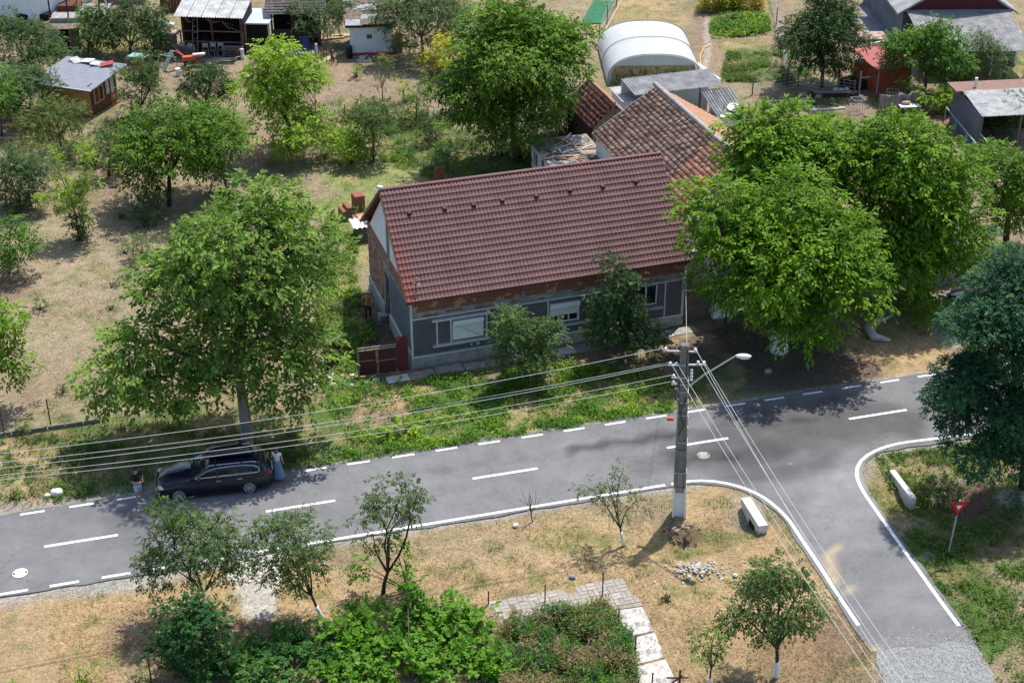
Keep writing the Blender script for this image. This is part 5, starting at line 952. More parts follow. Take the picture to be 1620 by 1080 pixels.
# ---- clutter of the back yards (top left)
junk = [
 (255, 96, 'plank_pile', 'pile of weathered planks beside the turquoise scrap in the junk yard', 'plank pile', 'planks', 'wood'),
 (262, 78, 'pink_wall_panel', 'faded pink board wall section left of the open shed', 'wall panel', 'panel', 'pinkroof'),
 (396, 78, 'tarp_heap', 'crumpled pale sheets heaped right of the pallets', 'heap', 'heap', 'asbpale'),
 (405, 72, 'brushwood_pile', 'grey brushwood pile under the flat grey lean-to', 'brushwood', 'sticks', 'wood'),
 (340, 98, 'pipe_bundle', 'bundle of grey pipes lying before the chair row', 'pipes', 'pipes', 'steel'),
 (318, 105, 'timber_bundle', 'dark timbers lying before the orange machine', 'timbers', 'planks', 'wooddark'),
 (240, 112, 'rusty_drum', 'rusty drum left of the orange machine', 'drum', 'drum', 'rust'),
 (455, 78, 'dark_crates', 'dark crates stacked under the pavilion edge', 'crates', 'panel', 'wooddark'),
 (276, 20, 'plank_wall', 'brown plank fence section left of the open shed roof', 'fence', 'panel', 'woodbrown'),
 (262, 40, 'white_sheet', 'white sheet draped on the brown plank fence by the open shed', 'sheet', 'heap', 'plastic'),
 (520, 100, 'plant_stakes', 'group of thin stakes in the bare garden left of the white hut', 'stakes', 'stakes', 'wood'),
 (640, 75, 'leaning_boards', 'boards leaning behind the clay heap of the white hut', 'boards', 'planks', 'wood'),
 (535, 20, 'dark_doorway_shed', 'dark plank shed behind the silvery olive tree at the top edge', 'shed', 'panel', 'wooddark'),
 (120, 106, 'stone_row', 'row of grey stones on the grass behind the yellow hut', 'stones', 'drum', 'conc'),
 (700, 8, 'brown_shelter', 'low brown timber shelter at the top edge right of the grey green tree', 'shelter', 'panel', 'wood'),
 (1345, 62, 'firewood_stack', 'stack of split firewood beside the pink roofed hut', 'firewood', 'sticks', 'woodpale'),
 (1410, 165, 'wire_cage', 'grey wire cage on the ground left of the tarpaulin', 'cage', 'cage', 'steel'),
 (1355, 178, 'wire_cage', 'tall thin wire cage between the small lawn and the tarpaulin', 'cage', 'cage', 'steel'),
 (1450, 205, 'dark_cart', 'dark cart in the shade below the white yard table', 'cart', 'cart', 'wooddark'),
 (1480, 215, 'clay_pots', 'cluster of small pots by the turquoise rail', 'pots', 'drum', 'brick2'),
 (1280, 152, 'soil_heap', 'heap of dug brown soil beside the small lawn', 'soil heap', 'heap', 'woodpale'),
 (1330, 148, 'white_bucket', 'white bucket on the dark timber raised bed', 'bucket', 'drum', 'plastic'),
]
for px, py, nm, lb, ct, kd_, m_ in junk:
    T = thing(nm, lb, ct, at(px, py), rnd.uniform(-.3, .3))
    if kd_ == 'planks':
        for k in range(9): o = MB().box(-rnd.uniform(.7, 1.3), rnd.uniform(.7, 1.3), -.08, .08, 0, .05).build('plank', m_ if k % 3 else 'woodpale', T); o.location = (0, rnd.uniform(-.4, .4), .05 * (k // 2)); o.rotation_euler = (0, rnd.uniform(-.08, .08), rnd.uniform(-.2, .2))
    elif kd_ == 'panel':
        for k in range(8): o = MB().box(0, .24, 0, .03, -.05, 1.25 + rnd.uniform(-.04, .04)).build('board', m_, T); o.location = (-1.0 + k * .25, rnd.uniform(-.01, .01), 0)
        MB().box(-1.0, 1.0, .04, .09, .3, .38).box(-1.0, 1.0, .04, .09, .95, 1.03).build('rail', 'wood', T); MB().box(-1.05, 1.05, .1, .9, 1.2, 1.26).build('cover_board', m_, T); MB().box(-1.0, -.92, .8, .88, -.05, 1.2).box(.92, 1.0, .8, .88, -.05, 1.2).build('post', 'wood', T)
    elif kd_ == 'heap':
        for k in range(9): g = MB(); r = rnd.uniform(.12, .34); g.sphere((0, 0, 0), (r, r * .8, r * .5), 7, 5); g.v = [tuple(Vector(v) * rnd.uniform(.75, 1.25)) for v in g.v]; o = g.build('lump', m_, T); o.location = (rnd.uniform(-.6, .6), rnd.uniform(-.3, .3), r * .4)
    elif kd_ in ('sticks', 'pipes', 'stakes'):
        for k in range(16):
            o = MB().tube([(0, 0, 0), (0, 0, rnd.uniform(.8, 1.8))], .03, 5).build('stick' if kd_ != 'pipes' else 'pipe', m_, T); o.location = (rnd.uniform(-.8, .8), rnd.uniform(-.3, .3), .03 + (.05 * (k % 4) if kd_ != 'stakes' else 0))
            o.rotation_euler = (rnd.uniform(-.15, .15), rnd.uniform(-.15, .15), 0) if kd_ == 'stakes' else (0, 1.5 + rnd.uniform(-.1, .06), rnd.uniform(-.3, .3))
    elif kd_ == 'drum':
        for k in range(3): o = MB().tube([(0, 0, 0), (0, 0, .2), (0, 0, .4)], [.14, .17, .15], 10).build('drum', m_, T); o.location = (k * .38 - .38, rnd.uniform(-.15, .15), 0)
    elif kd_ == 'cage':
        g = MB()
        for x in np.linspace(-.4, .4, 5):
            for y in (-.35, .35): g.beam((x, y, 0), (x, y, 1.0), .02)
        for z in (.05, .5, 1.0):
            for y in (-.35, .35): g.beam((-.4, y, z), (.4, y, z), .02)
            for x in (-.4, .4): g.beam((x, -.35, z), (x, .35, z), .02)
        g.build('wire_frame', m_, T)
    else:
        MB().box(-.7, .7, -.4, .4, .35, .5).box(-.7, .7, -.42, -.38, .5, .75).box(-.7, .7, .38, .42, .5, .75).build('tray', m_, T)
        for s in (-1, 1): MB().tube([(0, s * .42, .3), (0, s * .48, .3)], .3, 14).build('wheel', 'rust', T)
        MB().beam((.7, 0, .4), (1.5, 0, .15), .06).build('shaft', 'wood', T)
# ================================================================ UTILITY POLE AND WIRES
PB = at(1074, 813); PH = 8.25
pole = thing('utility_pole', 'tall grey concrete utility pole with whitewashed foot, crossarms and street lamp arm', 'utility pole', PB, R(-6)); pole.rotation_euler = (0, R(-1.4), R(-6))
def taper(z0, z1, m_, nm, par, grow=0.0):
    mb = MB(); w = lambda z: (.285 - .125 * z / PH + grow, .215 - .09 * z / PH + grow)
    zs = [z0 + (z1 - z0) * i / 4 for i in range(5)]
    for i in range(4):
        (a, b), (c, d) = w(zs[i]), w(zs[i + 1]); e0, e1 = a * .35, c * .35      # H section: flanges left/right, recessed web
        for s in (-1, 1):
            x0, x1, X0, X1 = (s * a, s * (a - e0 * .9), s * c, s * (c - e1 * .9)); 
            vs = [(x0, -b, zs[i]), (x1, -b, zs[i]), (x1, b, zs[i]), (x0, b, zs[i]), (X0, -d, zs[i + 1]), (X1, -d, zs[i + 1]), (X1, d, zs[i + 1]), (X0, d, zs[i + 1])]
            if s > 0: vs = [vs[k] for k in (1, 0, 3, 2, 5, 4, 7, 6)]
            mb.add(vs, [(0, 3, 2, 1), (4, 5, 6, 7), (0, 1, 5, 4), (1, 2, 6, 5), (2, 3, 7, 6), (3, 0, 4, 7)])
        mb.add([(-(a - e0 * .9), -b * .55, zs[i]), ((a - e0 * .9), -b * .55, zs[i]), ((a - e0 * .9), b * .55, zs[i]), (-(a - e0 * .9), b * .55, zs[i]), (-(c - e1 * .9), -d * .55, zs[i + 1]), ((c - e1 * .9), -d * .55, zs[i + 1]), ((c - e1 * .9), d * .55, zs[i + 1]), (-(c - e1 * .9), d * .55, zs[i + 1])],
               [(0, 3, 2, 1), (4, 5, 6, 7), (0, 1, 5, 4), (2, 3, 7, 6)])
    return mb.build(nm, m_, par)
shaft = taper(1.45, PH, mat('pole_concrete', (.30, .29, .28), .95, (.13, .125, .12), 2.5, bump=.5, stretch=(1, 1, .3)), 'shaft', pole); taper(-.3, 1.45, 'white', 'white_foot', pole, .008)
for a_, b_, c_, d_ in ((.2, .16, 1.2, 1.45), (.2, .16, 3.0, 3.3), (.16, .13, 5.2, 5.4), (.15, .12, 7.6, PH)): MB().box(-a_, a_, -b_, b_, c_, d_).build('solid_block', mat('pole_concrete', (0, 0, 0)), pole)
for k in range(7): z = 1.7 + .32 * k; w_ = .262 - .125 * z / PH; MB().prism([(-w_ - .03, -.16, z), (-w_ - .03, .16, z + .14), (-w_ - .03, .16, z + .28), (-w_ - .03, -.16, z + .14)], (.012, 0, 0)).build('hazard_stripe', mat('faded_yellow', (.42, .30, .07), .9, (.12, .1, .06), 5) if k % 2 else 'black', pole)
for z in (2.2, 3.7, 5.0, 5.6, 6.1, 6.6): w_ = .29 - .12 * z / PH; MB().box(-w_ - .01, w_ + .01, -.23 + .012 * z, .23 - .012 * z, z, z + .03).build('steel_band', 'steel', pole)
PM = Matrix.LocRotScale(PB, Euler(pole.rotation_euler), None)
LP = []; RP_ = []          # wire attachment points: left run and right run
def insul(p, par):
    MB().tube([p, (p[0], p[1], p[2] + .05), (p[0], p[1], p[2] + .06), (p[0], p[1], p[2] + .11), (p[0], p[1], p[2] + .13)], [.055, .06, .035, .055, .025], 8).build('insulator', 'porcelain', par)
for j, (z, pts, side) in enumerate([(7.95, [(-.75, 0), (.42, .0)], 0), (7.35, [(-.55, -.1), (-.30, -.12), (.55, .05), (.78, .05)], 1), (6.75, [(-.40, -.05)], 0), (6.45, [(-.40, -.05)], 0)]):
    arm = MB().beam((pts[0][0] - .08, pts[0][1] - .05, z), (max(pts[-1][0] + .08, .2), pts[-1][1] - .05, z), .06).build('crossarm', 'steel', pole)
    for x, y in pts: insul((x, y - .05, z + .03), arm)
MB().beam((.1, -.16, 6.4), (.1, -.16, 8.1), .03).beam((-.22, -.12, 2.6), (-.16, -.14, 7.2), .035).build('cable_conduit', 'black', pole)
MB().tube([(.15, -.16, 5.9), (-.1, -.2, 5.2), (.05, -.2, 4.6), (-.12, -.2, 4.1)], .02, 5).tube([(-.2, -.15, 6.6), (-.35, -.2, 6.0), (-.1, -.18, 5.5)], .015, 5).build('loose_cable', 'black', pole)
for z in (7.15, 7.0, 6.85, 6.7): MB().sphere((.30, -.12, z), (.07, .06, .06)).build('clamp', 'porcelain', pole)
for z in (6.55, 6.3): MB().sphere((-.28, -.1, z - .05), (.05, .05, .07)).build('clamp', 'porcelain', pole)
for z in (5.35, 4.95, 4.45): MB().sphere((.22, -.14, z), .04).sphere((-.3, -.12, z + .1), .035).build('small_clamp', 'porcelain', pole)
MB().box(-.62, -.35, -.12, -.02, 4.72, 4.85).build('orange_tag', 'orange', pole)
tip = onp(1165, 562, PB.y - .9); tl = PM.inverted() @ tip; am_ = MB(); am_.tube([(.18, -.12, 6.35), tl * .35 + Vector((.12, -.08, 6.4)) * .65, tl], [.04, .035, .03], 8); la = am_.build('lamp_arm', 'steel', pole)
dd = Vector((tl.x, tl.y, 0)).normalized(); hd = MB(); M4 = Matrix.Translation(tl + dd * .28 + Vector((0, 0, .03))) @ Matrix.Rotation(math.atan2(dd.y, dd.x), 4, 'Z') @ Matrix.Rotation(R(-10), 4, 'Y')
hd.sphere((0, 0, 0), (.34, .15, .09), 12, 8); hd.v = [tuple(M4 @ Vector(v)) for v in hd.v]; lh = hd.build('lamp_head', mat('lamp_grey', (.62, .64, .66), .4), la, smooth=True)
gl = MB(); gl.sphere((0.04, 0, -.05), (.24, .12, .07), 12, 8); gl.v = [tuple(M4 @ Vector(v)) for v in gl.v]; gl.build('lamp_glass', 'pvc', lh, smooth=True)
def wire(a, b, sag, label, grp, r=.0095, n=26):
    a, b = Vector(a), Vector(b); pts = [a.lerp(b, i / n) - Vector((0, 0, 4 * sag * (i / n) * (1 - i / n))) for i in range(n + 1)]
    o = MB().tube([p - a for p in pts], r, 4).build('power_line', 'wire', None); o.location = a; tag(o, label, 'power line', grp); return o
nx_ = ['topmost bare wire running left from the pole above the car', 'second wire from the top of the left run', 'middle wire of the five running left from the pole', 'fourth wire from the top running left past the car', 'lowest wire of the left run, passing just over the man and the car']
Lend = PB - RL * 38
for k, ((x, y, z), py0, zz) in enumerate(zip([(-.75, -.05, 8.1), (-.55, -.15, 7.5), (-.3, -.17, 7.5), (-.4, -.1, 6.9), (-.4, -.1, 6.6)], (720, 733, 741, 752, 760), (7.55, 7.2, 7.2, 6.75, 6.55))):
    a = PM @ Vector((x, y, z)); lo_, hi_ = 2.0, 12.0
    # far end on the next pole to the left; height chosen so that the surveyed sag is met
    b0 = Lend + Vector((x * .5, y, 0)); best = None
    for e in np.linspace(5, 9.5, 60):
        for i in range(0, 27):
            q = a.lerp(Vector((b0.x, b0.y, e)), i / 26) - Vector((0, 0, 4 * .85 * (i / 26) * (1 - i / 26))); qx, qy = pix(q.x, q.y, q.z)
            if qx < 0:
                if best is None or abs(qy - py0) < best[0]: best = (abs(qy - py0), e)
                break
    wire(a, (b0.x, b0.y, best[1]), .85, nx_[k], 'wires running left along the road')
nr_ = ['leftmost wire of the right run crossing the side road', 'second wire from the left in the right run', 'third wire of the right run, in its middle', 'fourth wire of the right run', 'rightmost wire of the run down to the bottom edge']
for k, ((x, y, z), bx) in enumerate(zip([(-.55, -.15, 7.5), (-.3, -.17, 7.5), (.42, -.05, 8.1), (.55, 0, 7.5), (.78, 0, 7.5)], (1382, 1398, 1414, 1425, 1442))):
    a = PM @ Vector((x, y, z)); t = at(bx, 1080, z - 1.0); d = (t - a); d.z = 0; b = a + d.normalized() * 34; b.z = z
    # shift so that the sagging wire still passes the survey point
    wire(a, b, .9, nr_[k], 'wires running along the side road')
ya = at(1086, 520); stw = MB()
hp_ = Vector((*(Vector(HC) + Vector((HU.x, HU.y)) * 14.3), 3.3)); wire(PM @ Vector((.1, .1, 7.9)), (hp_.x, hp_.y, hp_.z), .3, 'thin service cable from the pole to the right end of the grey house', 'service cables', .008)
# yard lantern post by tree
o = thing('garden_lamp_post', 'thin black post with a tilted white strip lamp near the white barn wall', 'post', at(1147, 512), 0); MB().tube([(0, 0, -.1), (.1, 0, 1.9)], .04, 6).build('post', 'black', o); MB().beam((.12, 0, 1.92), (-.35, .1, 2.35), .07).build('lamp_strip', 'plastic', o)

# ================================================================ ROAD SIGN, CULVERTS, MANHOLES
sg = thing('give_way_sign', 'triangular red give way sign with white centre on a grey post in the right verge', 'road sign', at(1500, 877), R(8)); sg.rotation_euler = (0, R(2), R(4))
MB().tube([(0, 0, -.3), (0, 0, 2.70)], .03, 8).build('post', 'steel', sg)
def tri(s, y0, y1, zc, m_, nm, par):
    pl = []; 
    for k, a in enumerate((150, 30, 270)):
        for da in (-12, 0, 12): r = s * (1 if da == 0 else .97); pl.append((r * math.cos(R(a + da * .35)), y0, zc + r * math.sin(R(a + da * .35))))
    return MB().prism(pl[::-1], (0, y1 - y0, 0)).build(nm, m_, par)
pt = tri(.46, -.05, -.035, 2.42, 'red', 'sign_plate', sg); tri(.15, -.062, -.052, 2.42, 'porcelain', 'white_centre', pt); tri(.45, -.03, -.022, 2.42, 'steel', 'sign_back', sg)
def culvert(label, p, q, h, w=.42, hole=True):
    a, b = at(*p), at(*q); d = b - a; T = thing('culvert_headwall', label, 'culvert wall', a, math.atan2(d.y, d.x), 'concrete culvert walls of the side road'); L_ = d.length
    MB().box(0, L_, 0, w, h - .32, h).build('coping_beam', 'concpale', T, bevel=.02); MB().box(.03, L_ - .03, .05, w - .03, -.8, h - .32).build('headwall', 'concpale', T)
    if hole: MB().prism([(L_ * .62 + .3 * math.cos(R(i * 30)), .045, -.12 + .3 * math.sin(R(i * 30))) for i in range(12)], (0, -.03, 0)).build('pipe_mouth', 'dark', T)
    return T
culvert('left concrete culvert wall standing in dry grass beside the utility pole', (1171, 800), (1199, 845), .42); 
culvert('right concrete culvert beam lying in grass inside the curve of the side road', (1406, 750), (1440, 795), .22, w=.27, hole=False)
def manhole(label, px, py, m1, r):
    T = thing('manhole_cover', label, 'manhole cover', at(px, py, .05), .3, 'manhole covers'); MB().tube([(0, 0, -.05), (0, 0, .006)], r, 28).build('frame', 'rust' if m1 == 'concpale' else 'concdark', T); MB().tube([(0, 0, -.04), (0, 0, .010)], r * .92, 28).build('cover', m1, T)
    for s in (-1, 1): MB().box(s * r * .7 - .04, s * r * .7 + .04, -.05, .05, .010, .016).build('lifting_slot', 'rust', T)
manhole('pale manhole cover with rusty rim at the left end of the road', 32, 906, 'concpale', .34); manhole('grey manhole cover near the pole in the darker asphalt', 1113, 720, 'conc', .30)
o = tag(MB().tube([(0, 0, 0), (0, 0, .008)], .13, 12).build('valve_cap', 'concdark', None), 'small dark valve cap in the asphalt of the junction', 'valve cap'); o.location = at(1250, 734, .05)

# ================================================================ PAVED AREA, SLABS, POSTS
pv = [at(*p) for p in [(770, 952), (985, 914), (1012, 950), (962, 958), (800, 990)]]
pd = (at(985, 914) - at(770, 952)); pa = math.atan2(pd.y, pd.x); M['paver_pale'] = mat('pale_paver', (.38, .35, .31), .9, (.28, .25, .23), 4, bump=.4, bscale=20); pavT = thing('paved_pad', 'strip of small grey brown concrete pavers laid in a basket pattern behind the weeds', 'paving', at(770, 952), pa)
pin = [((p - at(770, 952)).xy) for p in pv]; ca_, sa_ = math.cos(-pa), math.sin(-pa); pl = [(q.x * ca_ - q.y * sa_, q.x * sa_ + q.y * ca_) for q in pin]
px_ = np.array([q[0] for q in pl]); V = []; F = []; Cc = []
ins = lambda x, y: bool(poly_in(np.array([x]), np.array([y]), pl)[0])
mb_all = MB(); cnt = 0; proto = {}
for (w, h) in ((.2, .1), (.1, .2)):
    for v in range(2): o = MB().box(0, w - .008, 0, h - .008, -.05, .012 + .004 * v).build('paver', 'paver' if not v else 'paver_pale', pavT); proto[(w, h, v)] = o.data; bpy.data.objects.remove(o)
def pavers(poly, T, cell=.4):
    global cnt
    rest = MB(); xs = [p[0] for p in poly]; ys = [p[1] for p in poly]; items = []
    x = min(xs)
    i = 0
    while x < max(xs):
        y = min(ys); j = 0
        while y < max(ys):
            hor = (i + j) % 2
            for k in range(2):
                w, h = (.4, .2) if hor else (.2, .4); bx_, by_ = (x, y + k * .2) if hor else (x + k * .2, y)
                if ins(bx_ + w / 2, by_ + h / 2): items.append((bx_, by_, w, h))
            y += .4; j += 1
        x += .4; i += 1
    return items
items = pavers(pl, pavT)
for d_ in proto.values():
    pass
items.sort(key=lambda t: t[1]); near = items[:290]; 
for (x, y, w, h) in near:
    o = link(bpy.data.objects.new('paver', proto[(.2, .1, rnd.random() < .3) if w > h else (.1, .2, rnd.random() < .3)]), pavT); o.scale = (2 * .97, 2 * .97, 1); o.location = (x, y, rnd.uniform(-.008, .008)); o.rotation_euler = (rnd.uniform(-.01, .01), rnd.uniform(-.01, .01), rnd.uniform(-.02, .02))
if items[290:]:
    r_ = MB(); [r_.box(x, x + w * .97, y, y + h * .97, -.05, .014) for x, y, w, h in items[290:]]; kind(r_.build('paver_field', 'paver', pavT), 'stuff')
bed = MB().add([(q[0], q[1], -.012) for q in pl] + [(q[0], q[1], -.2) for q in pl], [tuple(range(5))[::-1]] + [(i, (i + 1) % 5, 5 + (i + 1) % 5, 5 + i) for i in range(5)]); bed.f[0] = tuple(range(5)); bed.build('sand_bed', 'mortar', pavT)
e0, e1 = at(968, 962), at(1014, 955); MB().beam((0, 0, 0), (1, 0, 0), .1)
kd = thing('kerb_stone', 'short brownish kerb stone between the pavers and the white slabs', 'kerb', e0, math.atan2((e1 - e0).y, (e1 - e0).x)); MB().box(0, (e1 - e0).length, -.18, 0, -.1, .07).build('kerb', 'paver', kd, bevel=.01)
for k, q in enumerate([[(975, 966), (1016, 960), (1035, 998), (992, 1008)], [(994, 1011), (1036, 1001), (1052, 1040), (1005, 1052)], [(1006, 1055), (1053, 1043), (1075, 1088), (1016, 1100)]]):
    w = [at(*p) for p in q]; c = sum(w, Vector()) / 4; o = MB().prism([(p.x - c.x, p.y - c.y, -.1) for p in w[::-1]], (0, 0, .14)).build('white_slab', 'slab', None, bevel=.02); o.location = c; tag(o, ['large white weathered slab nearest the pavers', 'middle one of the three white weathered slabs', 'white weathered slab at the bottom edge of the photo'][k], 'slab', 'white slabs beside the weeds')
posts = [((862, 966), 1.25, 'rusty iron post in front of the pavers, left of the weeds'), ((953, 943), 1.15, 'rusty iron post on the pavers behind the tall weeds'), ((978, 997), 1.05, 'rusty iron post beside the first white slab'), ((1004, 1048), 1.25, 'rusty iron post beside the middle white slab'), ((1031, 1092), .8, 'rusty iron post at the bottom edge beside the last slab'), ((773, 955), .6, 'short rusty post at the left end of the pavers'), ((742, 1000), 1.2, 'rusty post standing in the middle of the bright green vine'), ((240, 1082), 1.2, 'brown iron post at the bottom edge left of the dark bush'),
         ((8, 692), 1.5, 'rusty fence post at the far left of the hay field'), ((81, 676), 1.5, 'rusty fence post in the middle of the left field fence'), ((156, 666), 1.4, 'rusty fence post beside the big walnut, right end of the left field fence'),
         ((547, 202), 1.6, 'thin dark post in the bushes of the middle garden'), ((712, 197), 1.7, 'dark fence post by the bare bed of the middle garden'), ((690, 285), .8, 'dark post beside the brick stub behind the roof ridge')]
for p, h, l in posts:
    o = thing('iron_post', l, 'post', at(*p), 0, 'rusty iron posts'); MB().box(-.025, .025, -.025, .025, -.2, h).build('stake', 'rust', o); MB().box(-.035, .035, -.035, .035, h, h + .03).build('cap', 'rust', o)
xp = thing('crossed_iron_post', 'dark crossed iron stake at the bottom edge right of the white slabs', 'post', at(1074, 1092), .3); MB().beam((0, 0, -.1), (0, 0, 1.0), .06).beam((-.5, 0, .75), (.35, .1, .45), .05).beam((-.4, .3, 0), (.1, 0, .7), .05).build('stake', 'rust', xp)
a, b = at(-10, 694), at(160, 668); d = b - a; pf = thing('fence_plinth', 'low dark concrete fence plinth along the lower edge of the hay field', 'plinth', a, math.atan2(d.y, d.x)); 
for k in range(6): L_ = d.length / 6; MB().box(k * L_ + .02, (k + 1) * L_ - .02, 0, .1, -.1, .22 + rnd.uniform(-.03, .03)).build('plinth_board', 'concdark', pf)
wm = MB()
for z in (.6, 1.0, 1.35): wm.tube([(0, .05, z), (d.length / 2, .05, z - .04), (d.length, .05, z)], .006, 3)
wm.build('fence_wire', 'rust', pf)
# mesh garden fence of the middle and right gardens
def wire_fence(label, pts, h=1.3, name='wire_fence', mcol='steel'):
    P_ = [at(*p) for p in pts]; T = thing(name, label, 'fence', P_[0], 0)
    for p in P_: q = p - P_[0]; MB().box(q.x - .04, q.x + .04, q.y - .04, q.y + .04, -.1, h + .1).build('post', 'wood', T)
    for i in range(len(P_) - 1):
        a, b = P_[i] - P_[0], P_[i + 1] - P_[0]; w = MB()
        for z in np.linspace(.1, h, 6): w.beam(a + Vector((0, 0, z)), b + Vector((0, 0, z)), .012)
        n = max(2, int((b - a).length / .35))
        for k in range(1, n): q = a.lerp(b, k / n); w.beam(q + Vector((0, 0, .1)), q + Vector((0, 0, h)), .010)
        w.build('mesh_panel', mcol, T)
    return T
wire_fence('thin wire fence between the back garden grass and the bare yard', [(1190, 150), (1262, 140), (1350, 156)], 1.25)
wire_fence('wire fence on posts running up beside the dark walnut top right', [(1245, 135), (1238, 85), (1228, 40), (1218, -5)], 1.3)
wire_fence('wire fence left of the greenhouse, running to the top edge', [(948, 72), (960, 40), (975, 10), (988, -15)], 1.5)
gn = thing('green_shade_net', 'dark green shade net strip hung along the fence left of the greenhouse', 'net', at(918, 40), 0); a, b = at(916, 45) - at(918, 40), at(978, -8) - at(918, 40)
MB().prism([(0, 0, 0), (1.7, .2, 0), (3.0, 5.9, 0), (1.3, 6.0, 0)], (0, 0, .10)).build('net', mat('green_net', (.03, .16, .07), .9, (.02, .10, .05), 3, bump=.4), gn)
kb = thing('kerb_line', 'long pale timber edge beside the greenhouse fence', 'edging board', at(945, 72), 0); d = at(990, -10) - at(945, 72); MB().beam((0, 0, .03), (d.x, d.y, .03), .12, .12).build('board', 'woodpale', kb)

# ---- rubble, stones, debris
def rubble(name, label, cx, cy, n, sx, sy, m_, s0, s1, hh=.0, cat='rubble'):
    c = at(cx, cy); T = thing(name, label, cat, c); 
    for k in range(min(n, 300)):
        r = rnd.uniform(s0, s1); g = MB(); g.sphere((0, 0, 0), (r, r * rnd.uniform(.6, 1), r * rnd.uniform(.4, .7)), 6, 4); g.v = [tuple(Vector(v) * rnd.uniform(.8, 1.2)) for v in g.v]
        o = g.build('stone', rnd.choice(m_), T); x, y = rnd.gauss(0, .5), rnd.gauss(0, .5); o.location = (x * sx, y * sy, max(0, hh * (1 - (x * x + y * y))) + r * .1); o.rotation_euler = (0, 0, rnd.uniform(0, 6))
    return T
rubble('rubble_heap', 'small heap of white stone chips in the dry grass above the fruit tree', 1103, 903, 170, 1.15, .7, ['slab', 'stone', 'conc', 'stone'], .025, .085, .14)
rubble('pale_stones', 'scatter of pale flat stones where the short gravel driveway meets the road', 405, 902, 170, 1.3, .75, ['stone', 'concpale', 'slab', 'woodpale'], .03, .13)
rubble('gate_stones', 'pale stones and broken concrete lying before the maroon gate', 545, 606, 60, 1.5, .6, ['stone', 'woodpale', 'concpale'], .06, .22)
rubble('dark_debris', 'dark dug earth clods by the foot of the utility pole', 1082, 838, 40, .7, .3, ['mortar', 'rust', 'bark'], .04, .12, .15, 'earth clods')
for k, (px, py, s, m_, l) in enumerate([(91, 783, .28, 'plastic', 'white rounded boulder in the left roadside grass'), (75, 786, .15, 'plastic', 'small white stone left of the white boulder'), (565, 312, .16, 'plastic', 'white ball lying on the pale lawn'), (816, 833, .14, 'plastic', 'crumpled white scrap in the dry verge above the pavers'), (905, 915, .14, 'metalblue', 'blue scrap at the edge of the pavers'), (1163, 912, .12, 'plastic', 'white scrap in the dry grass right of the rubble'), (1347, 568, .2, 'conc', 'flat grey stone in the tree shade on the road bank'), (1215, 590, .2, 'conc', 'grey stone lying in the dark shade below the white trunk'), (724, 975, .35, 'stone', 'pale boulder showing through the bright green vine'), (985, 260, .2, 'plastic', 'white bag by the barn eave')]):
    g = MB(); g.sphere((0, 0, s * .5), (s, s * .8, s * .7), 9, 6); g.v = [tuple(Vector(v) * rnd.uniform(.9, 1.1)) for v in g.v]; o = g.build('boulder' if s > .2 else 'stone', m_, None, smooth=True); o.location = at(px, py); tag(o, l, 'stone')
# driftwood-like pale log tangle under the right walnut
lg = thing('bleached_log', 'bleached forked tree trunk lying on the dry bank under the right walnut', 'log', at(1385, 528), 0); V0 = [at(1400, 498) - at(1385, 528), at(1412, 505) - at(1385, 528), at(1386, 515) - at(1385, 528), at(1374, 525) - at(1385, 528), at(1382, 538) - at(1385, 528), at(1408, 541) - at(1385, 528)]
z_ = Vector((0, 0, .2)); MB().tube([V0[0] + z_, V0[2] + z_, V0[3] + z_, V0[4] + z_, V0[5] + z_ * .5], [.12, .2, .28, .22, .08], 8).tube([V0[2] + z_, V0[1] + z_ * 1.2, V0[0] + z_ * 1.8], [.12, .09, .05], 6).tube([V0[3] + z_, V0[4] + z_ * .5, V0[4] + Vector((.4, -.2, .1))], [.2, .12, .05], 6).build('trunk', 'slab', lg, smooth=True)
# brick stack + scrap crates behind left gable
bk = thing('brick_stack', 'stack of red hollow bricks on the lawn behind the left gable', 'brick stack', at(543, 350), R(24))
bm_ = MB().box(0, .29, 0, .14, 0, .19).build('brick', 'brick', bk); bdat = bm_.data; bpy.data.objects.remove(bm_)
for z in range(5):
    for x in range(2):
        for y in range(6):
            if z < 3 + (y * 3 + x) % 3: o = link(bpy.data.objects.new('brick', bdat), bk); o.location = (x * .3 + rnd.uniform(-.02, .02), y * .15, z * .195); o.rotation_euler = (0, 0, rnd.uniform(-.06, .06))
bk2 = thing('brick_stack', 'lower flat topped brick stack right beside the left roof overhang', 'brick stack', at(563, 336), R(24))
for z in range(5):
    for x in range(2):
        for y in range(5): o = link(bpy.data.objects.new('brick', bdat), bk2); o.location = (x * .3, y * .15, z * .195); o.rotation_euler = (0, 0, rnd.uniform(-.03, .03))
cr = thing('scrap_crate', 'wooden crate of scrap under a wavy white sheet by the rear gable corner', 'crate', at(567, 384), R(20)); 
for z in range(4): MB().box(0, 1.5, -.02, .03, .05 + z * .2, .2 + z * .2).box(-.02, .03, .03, 1.0, .05 + z * .2, .2 + z * .2).build('slat', 'wood', cr)
MB().box(.05, 1.5, .1, 1.0, 0, .8).build('scrap', 'wooddark', cr); corr('white_sheet', (-.25, 1.0, 1.05), (1.9, 0, 0), (0, -1.1, -.12), 2, M['plastic'], cr, .28, .05); MB().box(.5, 1.0, .2, .6, .98, 1.12).build('turquoise_rag', 'turq', cr); MB().box(.3, 1.4, .6, 1.5, 1.0, 1.08).build('pink_board', 'brick2', cr)
o = thing('brick_stub', 'short stub of stacked red bricks behind the roof ridge', 'brick stack', at(689, 293), R(18))
for z in range(6):
    for x in range(2): q = link(bpy.data.objects.new('brick', bdat), o); q.location = (x * .3 + rnd.uniform(-.03, .03), rnd.uniform(-.03, .03), z * .195)
